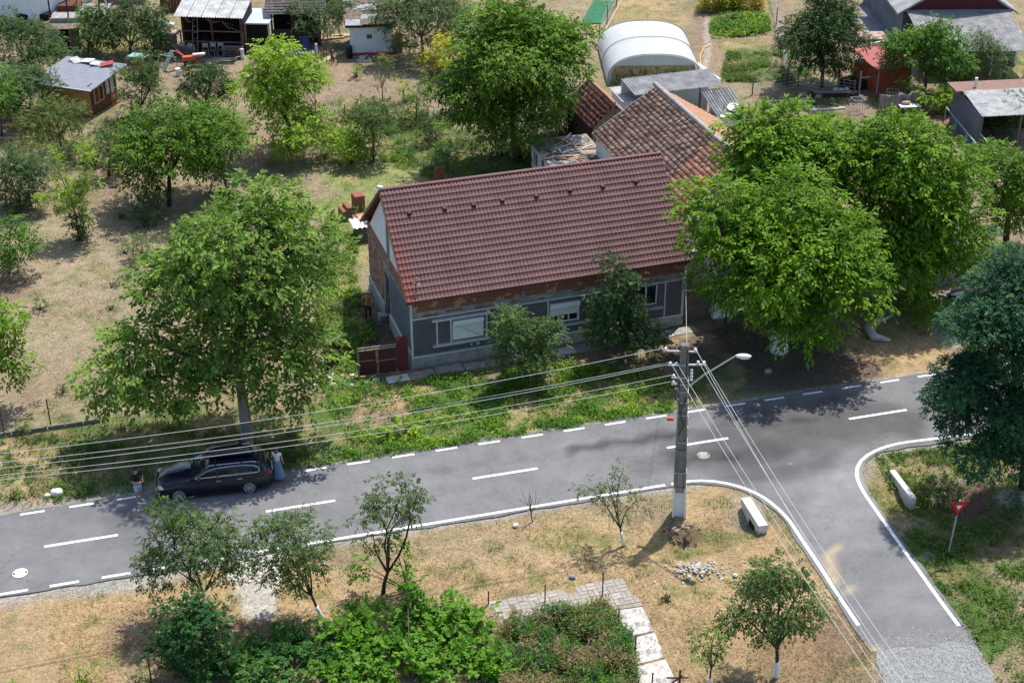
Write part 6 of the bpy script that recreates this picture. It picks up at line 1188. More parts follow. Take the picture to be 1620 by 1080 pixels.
# gable yard clutter
o = thing('wheelbarrow_scrap', 'pale crate of rubble against the shaded gable wall', 'crate', at(608, 505), R(20)); MB().box(-.3, .4, -.25, .25, 0, .35).build('crate', 'conc', o, bevel=.04); MB().beam((.2, -.4, 0), (.5, -.1, .8), .05).beam((.2, -.5, 0), (.1, -.3, .4), .05).build('handle', 'wood', o)
o = thing('cement_bag', 'crumpled whitish bag on the ground by the rear gable path', 'bag', at(590, 452), .3); MB().sphere((0, 0, .08), (.28, .16, .12), 8, 6).build('bag', 'plastic', o, smooth=True)

# ================================================================ CAR
def car(T, paint, light=True, box=True):
    Lc, W = 4.9, .92
    st = [(0.0, .50, .30, .58), (.05, .66, .24, .66), (.18, .80, .20, .74), (.45, .88, .19, .82), (.9, .91, .19, .90), (1.4, .92, .19, .965), (2.2, .925, .19, 1.0), (3.2, .925, .19, 1.02), (4.0, .92, .20, 1.04), (4.5, .89, .22, 1.04), (4.75, .82, .26, 1.02), (4.87, .72, .32, .90), (4.9, .60, .40, .70)]
    V = []; F = []; ns = 8
    for x, w, zb, zt in st:
        prof = [(0, zb), (w * .9, zb), (w * .985, zb + .14), (w, zb + (zt - zb) * .45), (w * .985, zt - .16), (w * .955, zt - .05), (w * .85, zt + .0), (0, zt + .045)]
        for sg_ in (1, -1):
            for k in range(ns): V.append((x, sg_ * prof[k][0], prof[k][1]))
    for i in range(len(st) - 1):
        for s in (0, 1):
            for k in range(ns - 1):
                a = i * 2 * ns + s * ns + k; b = a + 2 * ns; F.append((a, b, b + 1, a + 1) if s == 1 else (a, a + 1, b + 1, b))
    F.append(tuple(range(ns)) + tuple(range(2 * ns - 2, ns, -1))); e = (len(st) - 1) * 2 * ns; F.append(tuple(e + k for k in list(range(ns)) + list(range(2 * ns - 2, ns, -1)))[::-1])
    body = MB().add(V, F).build('body', paint, T, smooth=True)
    # cabin glass and roof
    cs_ = [(1.42, 1.0, .85), (1.75, 1.17, .80), (2.10, 1.34, .735), (2.45, 1.425, .70), (3.1, 1.455, .69), (3.8, 1.44, .685), (4.25, 1.39, .68), (4.5, 1.28, .70), (4.72, 1.06, .74)]
    V = []; F = []
    for x, z, wt in cs_:
        wb = .865 if x < 4.4 else .865 - (x - 4.4) * .35; V += [(x, -wb, 1.0), (x, -(wb + (wt - wb) * .5) - .01, 1.0 + (z - 1.0) * .5), (x, -wt, z - .02), (x, -wt + .1, z), (x, wt - .1, z), (x, wt, z - .02), (x, (wb + (wt - wb) * .5) + .01, 1.0 + (z - 1.0) * .5), (x, wb, 1.0)]
    for i in range(len(cs_) - 1):
        for k in range(7): a = i * 8 + k; F.append((a, a + 1, a + 9, a + 8))
    F.append(tuple(range(8))[::-1]); F.append(tuple((len(cs_) - 1) * 8 + k for k in range(8)))
    cab = MB().add(V, F).build('cabin_glass', mat('car_glass', (.010, .013, .016), .06, (.016, .02, .024), 1, spec=.6), T, smooth=True)
    rf = MB(); V = []; F = []
    rr = cs_[2:8]
    for x, z, wt in rr: V += [(x, -wt - .015, z - .055), (x, -wt + .05, z + .012), (x, -wt * .5, z + .03), (x, wt * .5, z + .03), (x, wt - .05, z + .012), (x, wt + .015, z - .055)]
    for i in range(len(rr) - 1):
        for k in range(5): a = i * 6 + k; F.append((a, a + 1, a + 7, a + 6))
    o = rf.add(V, F).build('roof', paint, T, smooth=True); s_ = o.modifiers.new('t', 'SOLIDIFY'); s_.thickness = .02
    chrome = mat('chrome_trim', (.75, .76, .78), .25, metal=.8)
    for s in (-1, 1):
        def side(x, z): 
            i = max(k for k in range(len(cs_)) if cs_[k][0] <= x + 1e-6); i = min(i, len(cs_) - 2); a, b = cs_[i], cs_[i + 1]; t = (x - a[0]) / (b[0] - a[0]); zt = a[1] + (b[1] - a[1]) * t; wt = a[2] + (b[2] - a[2]) * t; wb = .865 if x < 4.4 else .865 - (x - 4.4) * .35
            f = min(1, max(0, (z - 1.0) / max(zt - 1.0, .01))); return (x, s * (wb + (wt - wb) * f + .018), z)
        top = [side(x, z) for x, z in [(1.62, 1.05), (1.85, 1.17), (2.15, 1.30), (2.5, 1.375), (3.1, 1.40), (3.7, 1.385), (4.1, 1.33), (4.3, 1.24), (4.36, 1.14), (4.3, 1.06)]]; bot = [side(x, 1.045) for x in (4.28, 3.6, 3.0, 2.3, 1.62)]
        MB().tube(top, .020, 5).tube(bot, .018, 5).build('window_trim', chrome, T)
        for x in (2.62, 3.55): MB().tube([side(x - .06, 1.04), side(x, 1.38)], .035, 4).build('pillar', 'black', T)
        MB().tube([side(1.45, 1.02), side(1.78, 1.17), side(2.1, 1.32), side(2.4, 1.41)], .04, 5).build('pillar', paint, T); MB().tube([side(4.45, 1.03), side(4.5, 1.15), side(4.3, 1.33)], .07, 5).build('pillar', paint, T)
        MB().sphere((1.78, s * 1.0, 1.04), (.09, .10, .07), 8, 6).build('mirror', paint, T, smooth=True)
        for x in (2.5, 3.4): MB().box(x, x + .2, s * .925 - .02, s * .925 + .02, .84, .865).build('door_handle', chrome, T)
        for x in (1.72, 2.62, 3.6): MB().box(x, x + .008, s * .925 - .004, s * .925 + .004, .35, 1.0).build('door_seam', 'black', T)
        MB().tube([(2.2, s * .66, 1.47), (2.3, s * .66, 1.51), (4.1, s * .65, 1.48), (4.2, s * .65, 1.43)], .018, 5).build('roof_rail', chrome, T)
        for x in (.88, 3.86):
            w = MB(); w.tube([(x, s * .70, .325), (x, s * .915, .325)], [.325, .325], 24); w.build('wheel_well', 'black', T)
            ty = MB().tube([(x, s * .74, .325), (x, s * .90, .325), (x, s * .925, .325)], [.325, .325, .295], 28).build('wheel', mat('tyre_rubber', (.02, .02, .022), .85), T)
            rm = MB(); rm.tube([(x, s * .92, .325), (x, s * .932, .325)], [.235, .235], 24)
            rm.build('rim_shadow', 'black', ty)
            sp = MB()
            for k in range(10): a = k * math.pi / 5; sp.beam((x + .03 * math.cos(a), s * .942, .325 + .03 * math.sin(a)), (x + .225 * math.cos(a), s * .938, .325 + .225 * math.sin(a)), .028, .02, up=(0, 1, 0))
            for k in range(24): a0, a1 = k * math.pi / 12, (k + 1) * math.pi / 12; sp.beam((x + .23 * math.cos(a0), s * .938, .325 + .23 * math.sin(a0)), (x + .23 * math.cos(a1), s * .938, .325 + .23 * math.sin(a1)), .022, .022, up=(0, 1, 0))
            sp.build('rim', mat('alloy_rim', (.62, .63, .65), .35, metal=.5), ty)
        MB().sphere((.22, s * .66, .66), (.19, .17, .085), 10, 6).build('headlight', mat('headlight_glass', (.62, .66, .70), .12, spec=.8), T, smooth=True)
        MB().sphere((4.72, s * .70, .88), (.17, .14, .09), 10, 6).build('tail_light', mat('tail_light_red', (.45, .01, .02), .2), T, smooth=True)
        MB().sphere((.08, s * .6, .36), (.06, .12, .04), 8, 5).build('fog_light', 'porcelain', T)
    MB().box(-.03, .06, -.30, -.03, .46, .66).box(-.03, .06, .03, .30, .46, .66).build('grille', 'black', T); MB().box(-.045, .02, -.26, .26, .34, .45).build('number_plate', 'porcelain', T); MB().box(4.86, 4.93, -.26, .26, .68, .80).build('number_plate', 'porcelain', T)
    MB().box(-.02, .4, -.75, .75, .17, .30).box(4.5, 4.86, -.7, .7, .22, .4).box(1.3, 3.4, -.88, .88, .15, .24).build('lower_trim', 'black', T)
    MB().tube([(1.5, -.5, 1.04), (1.75, -.1, 1.19)], .012, 4).tube([(1.5, .2, 1.04), (1.8, .5, 1.2)], .012, 4).build('wiper', 'black', T)
    if box:
        b = MB(); V = []; F = []; prof = [(0, .12, .02), (.1, .30, .16), (.5, .38, .30), (1.4, .40, .34), (1.95, .38, .30), (2.1, .30, .16)]
        for x, w, h in prof: V += [(x, -w, 0), (x, -w - .02, h * .45), (x, -w * .86, h * .95), (x, 0, h * 1.03), (x, w * .86, h * .95), (x, w + .02, h * .45), (x, w, 0)]
        for i in range(5):
            for k in range(6): a = i * 7 + k; F.append((a, a + 1, a + 8, a + 7))
            F.append((i * 7 + 6, i * 7, i * 7 + 7, i * 7 + 13))
        F.append(tuple(range(7))[::-1]); F.append(tuple(35 + k for k in range(7)))
        o = b.add(V, F).build('roof_box', mat('glossy_black', (.012, .012, .014), .12, spec=.6), T, smooth=True); o.location = (2.05, .14, 1.53)
        for x in (2.5, 3.6): MB().box(x, x + .06, -.68, .68, 1.49, 1.53).build('roof_bar', 'black', T)
NAVY = mat('navy_car_paint', (.004, .007, .020), .2, (.004, .006, .018), 1, spec=.4, coat=.2)
cN = at(262, 797, .2); CA = R(11.5); cf = Vector((-15.22, 54.62, .02)); carT = thing('parked_car', 'shiny dark navy estate car with black roof box parked on the roadside beside two people', 'car', cf, CA); car(carT, NAVY)
c2 = at(1508, 476); car2 = thing('parked_car', 'dark car mostly hidden behind the right hand locust tree', 'car', c2, R(-58)); car(car2, mat('black_car_paint', (.012, .012, .014), .2, spec=.6, coat=.6), box=False)

# ================================================================ PEOPLE
def skin(name, J, E_, m_, par, root=0, sub=1):
    me = bpy.data.meshes.new(name); me.from_pydata([j[:3] for j in J], E_, []); me.materials.append(M.get(m_, m_) if isinstance(m_, str) else m_); o = link(bpy.data.objects.new(name, me), par)
    s = o.modifiers.new('skin', 'SKIN'); s.use_smooth_shade = True
    for i, j in enumerate(J): r = j[3]; r = r if hasattr(r, '__len__') else (r, r); me.skin_vertices[0].data[i].radius = r; me.skin_vertices[0].data[i].use_root = (i == root)
    ss = o.modifiers.new('sub', 'SUBSURF'); ss.levels = ss.render_levels = sub; return o
SKIN_M = mat('skin_tone', (.42, .24, .17), .6, (.36, .20, .14), 8); HAIR = mat('dark_hair', (.03, .02, .016), .8)
def person(T, h, arms, legs, top, bottom, bt='shorts', hair=HAIR, hairlen=0, sleeve=.5, female=False, hat=None, topcol=None, look=0):
    """T faces -Y; arms: list of (elbow, wrist) offsets; legs: ankle x,y"""
    k = h / 1.75; sw = .185 * k if female else .21 * k; P = lambda x, y, z, r: (x * k, y * k, z * k, r * k if not hasattr(r, '__len__') else tuple(q * k for q in r))
    J = [P(0, 0, .93, (.15, .11)), P(0, 0, 1.10, (.13, .10)), P(0, .01, 1.28, (.155, .115)), P(0, .01, 1.42, (.11, .09)), P(0, -.005, 1.50, .055), P(0, -.015, 1.565, .066), P(0, -.02, 1.64, (.082, .095)), P(0, -.01, 1.71, .06)]
    E_ = [(0, 1), (1, 2), (2, 3), (3, 4), (4, 5), (5, 6), (6, 7)]
    for s, ((ex, ey, ez), (wx, wy, wz)) in zip((-1, 1), arms):
        b = len(J); J += [P(s * sw / k, .01, 1.40, .058), P(ex, ey, ez, .043), P(wx, wy, wz, .030)]; E_ += [(3, b), (b, b + 1), (b + 1, b + 2)]
        d = (Vector((wx, wy, wz)) - Vector((ex, ey, ez))).normalized(); a = d.cross(Vector((0, 0, 1))); a = a.normalized() if a.length > .1 else Vector((1, 0, 0)); c = Vector((wx, wy, wz)); q = c + d * .07
        J.append(P(q.x, q.y, q.z, .032)); pi = len(J) - 1; E_.append((b + 2, pi))
        for f in range(4):
            o_ = a * (.030 - .02 * f); l_ = (.075, .088, .08, .062)[f]; m1 = q + o_ + d * .045; m2 = m1 + (d + Vector((0, 0, -.45))).normalized() * l_ * .6; J += [P(*m1, .0095), P(*m2, .0080)]; E_ += [(pi, len(J) - 2), (len(J) - 2, len(J) - 1)]
        t1 = c + a * .04 + d * .05; t2 = t1 + (d + a * .6).normalized() * .04; J += [P(*t1, .011), P(*t2, .009)]; E_ += [(b + 2, len(J) - 2), (len(J) - 2, len(J) - 1)]
    for s, (ax, ay) in zip((-1, 1), legs):
        b = len(J); J += [P(s * .09, 0, .88, .092), P(s * .1 + ax * .4, ay * .4 - .02, .48, .062), P(s * .1 + ax * .9, ay + .01, .10, .042), P(s * .1 + ax, ay - .02, .035, .040), P(s * .11 + ax, ay - .17, .025, .032)]; E_ += [(0, b), (b, b + 1), (b + 1, b + 2), (b + 2, b + 3), (b + 3, b + 4)]
    skin('body', J, E_, SKIN_M, T)
    # shirt with sleeves
    g = .022; S = [P(0, 0, .95, (.165, .125)), P(0, 0, 1.10, (.150, .118)), P(0, .01, 1.28, (.175, .135)), P(0, .01, 1.42, (.125, .105)), P(0, 0, 1.465, .07)]; SE = [(0, 1), (1, 2), (2, 3), (3, 4)]
    for s, ((ex, ey, ez), _) in zip((-1, 1), arms):
        b = len(S); x0, z0 = s * sw / k, 1.40; S += [P(x0, .01, z0, .075), P(x0 + (ex - x0) * sleeve, .01 + (ey - .01) * sleeve, z0 + (ez - z0) * sleeve, .062)]; SE += [(3, b), (b, b + 1)]
    skin('shirt', S, SE, top, T)
    if bt == 'skirt':
        v = []; f = []; n = 20
        for j, (z, r) in enumerate(((1.04, .14), (.9, .18), (.55, .235), (.2, .30), (.10, .315))):
            for i in range(n): a = 2 * math.pi * i / n; rr = r * (1 + .07 * j / 3 * math.sin(a * 6)); v.append((rr * math.cos(a) * k, rr * .8 * math.sin(a) * k, z * k))
        for j in range(4):
            for i in range(n): f.append((j * n + i, (j + 1) * n + i, (j + 1) * n + (i + 1) % n, j * n + (i + 1) % n))
        o = MB().add(v, f).build('skirt', bottom, T, smooth=True); s_ = o.modifiers.new('t', 'SOLIDIFY'); s_.thickness = .012
    else:
        zl = .52 if bt == 'shorts' else .10; B = [P(0, 0, .98, (.160, .125)), P(0, 0, .90, (.165, .13))]; BE_ = [(0, 1)]
        for s, (ax, ay) in zip((-1, 1), legs):
            b = len(B); f = (.88 - zl) / .78; B += [P(s * .095, 0, .82, .108), P(s * .1 + ax * .4, ay * .4 - .02, max(.5, zl), .088 if bt == 'shorts' else .075)]; BE_ += [(1, b), (b, b + 1)]
            if bt != 'shorts': B.append(P(s * .1 + ax * .9, ay + .01, .11, .058)); BE_.append((b + 1, b + 2))
        skin(bt, B, BE_, bottom, T)
    for s, (ax, ay) in zip((-1, 1), legs): MB().sphere(((s * .105 + ax) * k, (ay - .085) * k, .035 * k), (.050 * k, .135 * k, .042 * k), 10, 6).build('shoe', 'plastic' if not female else 'black', T, smooth=True)
    hr = MB().sphere((0, .006 * k, 1.672 * k), (.096 * k, .108 * k, .098 * k), 12, 8); hr.v = [(x, y if z > 1.66 * k or y > 0 else y * .55, z) for x, y, z in hr.v]
    if hairlen: hr.sphere((0, .075 * k, 1.56 * k), (.07 * k, .045 * k, .14 * k), 10, 7)
    h_ = hr.build('hair', hair, T, smooth=True)
    fc = MB().sphere((-.032 * k, -.108 * k, 1.648 * k), .010 * k, 6, 4).sphere((.032 * k, -.108 * k, 1.648 * k), .010 * k, 6, 4); fc.build('eye', 'black', T)
    MB().sphere((0, -.122 * k, 1.615 * k), (.013 * k, .018 * k, .022 * k), 6, 5).build('nose', SKIN_M, T, smooth=True); MB().box(-.022 * k, .022 * k, -.108 * k, -.098 * k, 1.576 * k, 1.584 * k).build('mouth', 'red', T)
    for s in (-1, 1): MB().sphere((s * .09 * k, 0, 1.625 * k), (.012 * k, .025 * k, .034 * k), 6, 5).build('ear', SKIN_M, T, smooth=True)
    if hat: MB().sphere((0, 0, 1.70 * k), (.115 * k, .125 * k, .075 * k), 12, 7).tube([(0, -.03 * k, 1.672 * k), (0, -.03 * k, 1.685 * k)], [.16 * k, .155 * k], 14).build('hat', hat, T, smooth=True)
p1 = at(221, 793, .05); A = thing('person', 'person in a black t-shirt and light blue shorts at the front of the navy car', 'person', p1, R(55))
person(A, 1.74, [((-.30, -.05, 1.15), (-.10, -.26, 1.16)), ((.30, -.06, 1.15), (.10, -.26, 1.18))], [(-.02, -.03), (.04, .05)], mat('black_cotton', (.018, .018, .020), .9), mat('light_denim', (.22, .34, .50), .9, (.34, .46, .60), 8), 'shorts', sleeve=.75)
MB().box(-.035, .035, -.345, -.33, 1.17, 1.27).build('phone', 'black', A)
p2 = at(441, 757, .05); B_ = thing('person', 'person in a white top and long blue denim skirt standing behind the navy car', 'person', p2, R(165))
person(B_, 1.66, [((-.27, .03, 1.14), (-.25, -.06, .93)), ((.27, .03, 1.14), (.25, -.06, .93))], [(0, 0), (.02, .02)], mat('white_cotton', (.78, .77, .78), .9), mat('denim_blue', (.10, .17, .28), .9, (.20, .28, .40), 6, stretch=(3, 3, .4)), 'skirt', sleeve=.28, female=True, hair=mat('brown_hair', (.13, .07, .04), .8), hairlen=1)
p3 = at(583, 506); D_ = thing('person', 'person with a white hat and orange brown top in the gable wall shade', 'person', p3, R(175))
person(D_, 1.72, [((-.29, .04, 1.14), (-.27, -.08, .92)), ((.30, .0, 1.14), (.30, -.12, .95))], [(.0, -.14), (.0, .16)], mat('orange_brown_top', (.50, .20, .10), .9, (.36, .13, .07), 6), mat('dark_red_trousers', (.07, .022, .022), .9), 'trousers', sleeve=.5, hat='plastic')
# ================================================================ TREES (base pixel, crown lobes in pixels)
tree('huge pale green walnut with twisted grey limbs on the roadside behind the parked car', (392, 716), [(385, 400, 125, 100, 2.5), (480, 425, 70, 90, 3), (300, 470, 95, 85, 2), (420, 325, 55, 45, 4), (235, 560, 75, 65, 1.2), (380, 550, 100, 80, 1), (290, 620, 85, 48, .3), (470, 575, 52, 60, 1), (190, 610, 48, 38, .8), (445, 630, 45, 30, .3)],
     'pale', L=.30, W=.145, lpc=36, cdens=.80, crad=.72, tr=.25, bark='barkpale', limbs=34, name='walnut_tree', cat='walnut tree')
tree('dark green walnut in the middle left garden with a thin straight trunk', (267, 325), [(280, 235, 80, 68), (235, 255, 50, 45), (330, 215, 45, 45, 1), (225, 290, 30, 20, -1)], 'walnut', L=.28, W=.12, lpc=48, cdens=.8, tr=.13, bark='barkdark', name='walnut_tree', cat='walnut tree')
tree('grey green plum tree touching the right side of the middle left walnut', (360, 310), [(352, 248, 34, 55), (335, 280, 22, 30)], 'grey', L=.15, W=.07, lpc=60, crad=.5, cdens=1.5, tr=.08, name='plum_tree')
tree('tall bright lime green walnut in front of the open shed', (455, 246), [(440, 150, 52, 48), (432, 85, 30, 32), (412, 130, 32, 34), (445, 200, 48, 34, -1), (495, 185, 34, 20, -.5), (485, 125, 22, 20, .5), (535, 208, 24, 12, -.5)], 'lime', L=.29, W=.12, lpc=46, cdens=.85, tr=.16, name='walnut_tree', cat='walnut tree')
tree('tallest walnut in the top centre with dense dark and light green foliage', (810, 262), [(825, 92, 95, 78), (770, 130, 62, 68), (873, 105, 52, 62, 1), (800, 48, 60, 45, 1), (825, 172, 60, 42, -1), (740, 160, 45, 40, -.5), (900, 60, 34, 30, 1), (805, 205, 56, 28, -1.5), (700, 140, 20, 15, 0)], 'walnut', L=.29, W=.135, lpc=42, cdens=.9, tr=.24, limbs=22, name='walnut_tree', cat='walnut tree')
tree('huge bright green walnut with whitewashed trunk standing on the dark bank by the road', (1232, 555), [(1235, 415, 118, 90), (1300, 450, 85, 80, -.5), (1170, 400, 65, 70), (1240, 340, 80, 60, 1.5), (1130, 330, 48, 42, .5), (1190, 470, 55, 34, -1.5), (1280, 500, 60, 42, -2), (1120, 380, 38, 34, 0), (1340, 400, 45, 60, .5)], 'big', L=.30, W=.135, lpc=45, cdens=.95, tr=.36, bark='barkdark', white=1.3, limbs=22, name='walnut_tree', cat='walnut tree')
tree('large bright walnut crown rising behind the whitewashed one beside the barn', (1275, 440), [(1235, 225, 70, 52), (1300, 250, 75, 62), (1190, 265, 45, 50), (1250, 290, 95, 45, -1), (1180, 205, 35, 30, 1)], 'big', L=.30, W=.135, lpc=45, cdens=.95, tr=.28, name='walnut_tree', cat='walnut tree')
tree('broad walnut with low hanging branch over the straw right of the whitewashed trunk', (1450, 475), [(1420, 250, 70, 60), (1460, 310, 80, 80), (1390, 330, 70, 70), (1500, 370, 55, 65, -.5), (1430, 400, 75, 60, -1), (1370, 265, 50, 50, .5), (1520, 410, 35, 35, -.5), (1465, 480, 24, 26, -2.5)], 'big', L=.30, W=.135, lpc=44, cdens=.95, tr=.26, limbs=20, name='walnut_tree', cat='walnut tree')
tree('grey green walnut at the right edge above the dark corrugated panel', (1592, 402), [(1580, 275, 55, 50), (1620, 300, 60, 60), (1545, 255, 35, 35), (1605, 350, 45, 35, -1)], 'walnut', L=.20, W=.10, lpc=60, crad=.6, tr=.18, bark='barkdark', name='walnut_tree', cat='walnut tree')
tree('dark blue green locust tree filling the right edge beside the junction', (1622, 770), [(1590, 470, 65, 60, 1), (1545, 520, 60, 50, 0), (1600, 570, 80, 65), (1540, 610, 62, 45, -.5), (1500, 650, 40, 30, -.5), (1580, 660, 70, 45, -1), (1540, 715, 50, 36, -1.5), (1640, 700, 60, 60, -1), (1610, 430, 35, 28, 1), (1660, 560, 70, 80)], 'teal', L=.15, W=.075, lpc=150, cdens=1.25, crad=.60, tr=.24, bark='barkdark', limbs=24, name='locust_tree', cat='locust tree')
tree('small light tipped cherry tree before the white shutter windows', (830, 606), [(828, 550, 42, 42), (800, 520, 30, 35), (845, 570, 38, 30, -.3), (865, 530, 25, 30)], 'fruit', L=.15, W=.075, lpc=75, crad=.42, cdens=2.2, tr=.08, limbs=10, name='cherry_tree')
tree('taller dark pointed cherry tree hiding the wall between two windows', (985, 572), [(972, 515, 48, 42), (980, 462, 36, 42), (966, 425, 20, 28, .2), (1015, 525, 36, 32), (948, 475, 26, 24)], 'dark', L=.13, W=.07, lpc=85, crad=.42, cdens=2.3, tr=.09, limbs=10, name='cherry_tree')
# whitewashed young fruit trees on the near verge
G_ = 'young fruit trees on the dry verge'
tree('fruit tree in front of the car with a straight whitewashed trunk', (327, 975), [(300, 865, 68, 50), (265, 905, 42, 35), (340, 860, 45, 38), (265, 815, 38, 28), (375, 900, 28, 22)], 'fruit', L=.13, W=.065, lpc=54, crad=.38, cdens=2.6, tr=.055, white=.75, bark='barkdark', limbs=22, name='fruit_tree', group=G_, fork=.35)
tree('fruit tree leaning left with a short white band, right of the gravel driveway', (513, 977), [(455, 865, 62, 48), (485, 905, 38, 34), (425, 850, 30, 24), (440, 915, 30, 24)], 'fruit', L=.13, W=.065, lpc=46, crad=.38, cdens=2.5, tr=.055, white=.55, bark='barkdark', limbs=20, name='fruit_tree', group=G_, fork=.35)
tree('half bare fruit tree with dark forked trunk behind the bright green vine', (606, 938), [(630, 785, 42, 32), (605, 815, 40, 30), (655, 805, 28, 26), (595, 855, 35, 20)], 'fruit', L=.13, W=.065, lpc=48, crad=.38, cdens=2.3, tr=.075, bark='barkdark', limbs=34, name='fruit_tree', group=G_, fork=.25)
tree('thin airy fruit tree with short white trunk left of the utility pole', (987, 860), [(975, 790, 48, 28), (960, 765, 30, 20), (1000, 800, 34, 20), (985, 745, 14, 16), (925, 770, 16, 8)], 'olive', L=.12, W=.055, lpc=24, crad=.33, cdens=2.4, tr=.045, white=.6, bark='barkdark', limbs=24, name='fruit_tree', group=G_, fork=.3)
tree('round crowned fruit tree with white trunk at the bottom right of the dry verge', (1228, 1070), [(1210, 960, 62, 48), (1255, 950, 48, 42), (1185, 985, 34, 26), (1280, 985, 26, 22), (1225, 910, 34, 26)], 'fruit', L=.14, W=.07, lpc=52, crad=.40, cdens=2.6, tr=.075, white=.75, bark='barkdark', limbs=20, name='fruit_tree', group=G_, fork=.4)
tree('smallest fruit tree at the bottom edge left of the round crowned one', (1121, 1090), [(1128, 1010, 27, 28), (1145, 990, 22, 14), (1120, 1030, 18, 16)], 'mid', L=.14, W=.07, lpc=22, crad=.3, cdens=3, tr=.035, white=.5, bark='barkdark', limbs=12, name='fruit_tree', group=G_, fork=.4)
sp = thing('bare_sapling', 'bare leafless sapling between the road edge line and the dry verge', 'sapling', at(843, 825)); mb = MB(); mb.tube(bend((0, 0, -.05), (-.1, 0, .9), .05), [.03, .028, .025, .02, .015], 5)
for k in range(9): mb.tube(bend((-.05 - .01 * k, 0, .4 + .05 * k), (-.1 + rnd.uniform(-.5, .5), rnd.uniform(-.3, .3), 1.1 + rnd.uniform(0, .9)), .12, 3), [.014, .01, .008, .004], 4)
mb.build('branches', 'bark', sp)
# back gardens
tree('broad grey green bush tree in the top left corner', (40, 128), [(35, 75, 55, 45), (10, 60, 35, 40), (75, 95, 40, 35)], 'grey', L=.17, W=.08, lpc=64, crad=.55, cdens=1.3, tr=.12)
tree('grey green tree at the left edge below the corner bush', (20, 190), [(25, 140, 48, 42), (60, 150, 38, 36), (-5, 165, 30, 30)], 'grey', L=.17, W=.08, lpc=60, crad=.5, cdens=1.4, tr=.10)
tree('bright green bush tree cut by the left edge beside the yellow hut', (2, 215), [(2, 160, 28, 40), (-10, 130, 25, 28)], 'mid', L=.17, W=.08, lpc=60, crad=.5, cdens=1.5, tr=.08)
tree('olive green tree with thin trunk before the yellow hut', (98, 250), [(90, 185, 42, 38), (60, 200, 32, 32), (120, 200, 25, 30)], 'olive', L=.15, W=.07, lpc=52, crad=.45, cdens=1.6, tr=.07)
tree('dark wide tree between the terrace and the open shed', (205, 92), [(215, 50, 50, 36), (170, 55, 40, 32), (250, 60, 25, 28), (200, 20, 55, 25, 1)], 'dark', L=.16, W=.08, lpc=66, crad=.5, cdens=1.5, tr=.10)
tree('light green climbing tree beside the terrace posts', (140, 84), [(138, 50, 22, 36), (142, 20, 16, 18)], 'mid', L=.16, W=.08, lpc=54, crad=.4, cdens=1.9, tr=.06)
tree('upright grey green tree right of the yellow hut', (222, 190), [(222, 140, 30, 44), (235, 105, 20, 25), (212, 165, 22, 25)], 'fruit', L=.16, W=.07, lpc=54, crad=.42, cdens=1.8, tr=.07)
tree('round dark blue green plum tree before the junk heap', (325, 186), [(325, 132, 40, 33), (305, 145, 25, 24), (350, 150, 22, 22)], 'dark', L=.15, W=.075, lpc=66, crad=.42, cdens=1.9, tr=.10, bark='barkdark', name='plum_tree')
tree('wide silvery olive green tree at the top edge left of the white hut', (505, 72), [(505, 28, 42, 28), (540, 20, 25, 22), (475, 15, 20, 16), (520, 48, 25, 14)], 'grey', L=.14, W=.06, lpc=64, crad=.42, cdens=1.7, tr=.08, name='olive_tree')
tree('large grey green tree covering the right side of the white hut roof', (668, 98), [(660, 40, 52, 42), (620, 20, 35, 28, .5), (700, 35, 42, 36), (680, 5, 55, 30, 1)], 'grey', L=.17, W=.08, lpc=60, crad=.5, cdens=1.4, tr=.10)
tree('bright yellow leaved bush tree between the white hut and the tall walnut', (700, 118), [(700, 85, 32, 28), (682, 98, 22, 18), (715, 70, 22, 18)], 'yellow', L=.15, W=.075, lpc=44, crad=.4, cdens=1.7, tr=.05, name='yellow_shrub', cat='shrub')
tree('thin young olive green tree in the bare garden below the white hut', (605, 160), [(603, 115, 22, 26), (608, 98, 14, 14), (597, 140, 14, 15)], 'olive', L=.12, W=.055, lpc=26, crad=.33, cdens=2.2, tr=.04)
tree('small bushy headed young tree in the middle garden', (658, 193), [(658, 152, 20, 17), (665, 165, 14, 10)], 'mid', L=.16, W=.07, lpc=50, crad=.33, cdens=2.4, tr=.045)
tree('slender tree at the lower left of the tall walnut with a white foot', (735, 178), [(730, 130, 22, 32)], 'walnut', L=.2, W=.09, lpc=46, crad=.45, cdens=1.8, tr=.06, white=.6)
tree('dark green walnut at the top right beside the garden path', (1300, 138), [(1300, 45, 50, 42), (1330, 75, 38, 40), (1270, 70, 32, 34), (1310, 10, 30, 22, .5), (1290, 95, 30, 20, -.4)], 'dark', L=.24, W=.11, lpc=52, crad=.6, cdens=1.15, tr=.12, name='walnut_tree', cat='walnut tree')
tree('small yellow green tree in front of the dark walnut top right', (1328, 136), [(1318, 98, 28, 24), (1335, 112, 20, 16)], 'olive', L=.16, W=.075, lpc=40, crad=.4, cdens=1.8, tr=.06)
tree('rounded bright green tree before the long corrugated porch roof', (1462, 152), [(1455, 90, 55, 40), (1480, 70, 38, 34), (1500, 105, 35, 32), (1425, 75, 26, 26)], 'mid', L=.22, W=.11, lpc=56, crad=.5, cdens=1.35, tr=.12)
tree('silvery grey green tree on the right side of the corrugated porch roof', (1560, 140), [(1550, 85, 38, 36), (1580, 100, 24, 28), (1530, 110, 25, 20), (1590, 125, 25, 12)], 'grey', L=.14, W=.06, lpc=62, crad=.42, cdens=1.7, tr=.09)
tree('grey green bush tree at the right edge before the open grey shed', (1600, 215), [(1603, 175, 28, 26), (1590, 200, 25, 16)], 'grey', L=.15, W=.07, lpc=60, crad=.4, cdens=1.8, tr=.06)
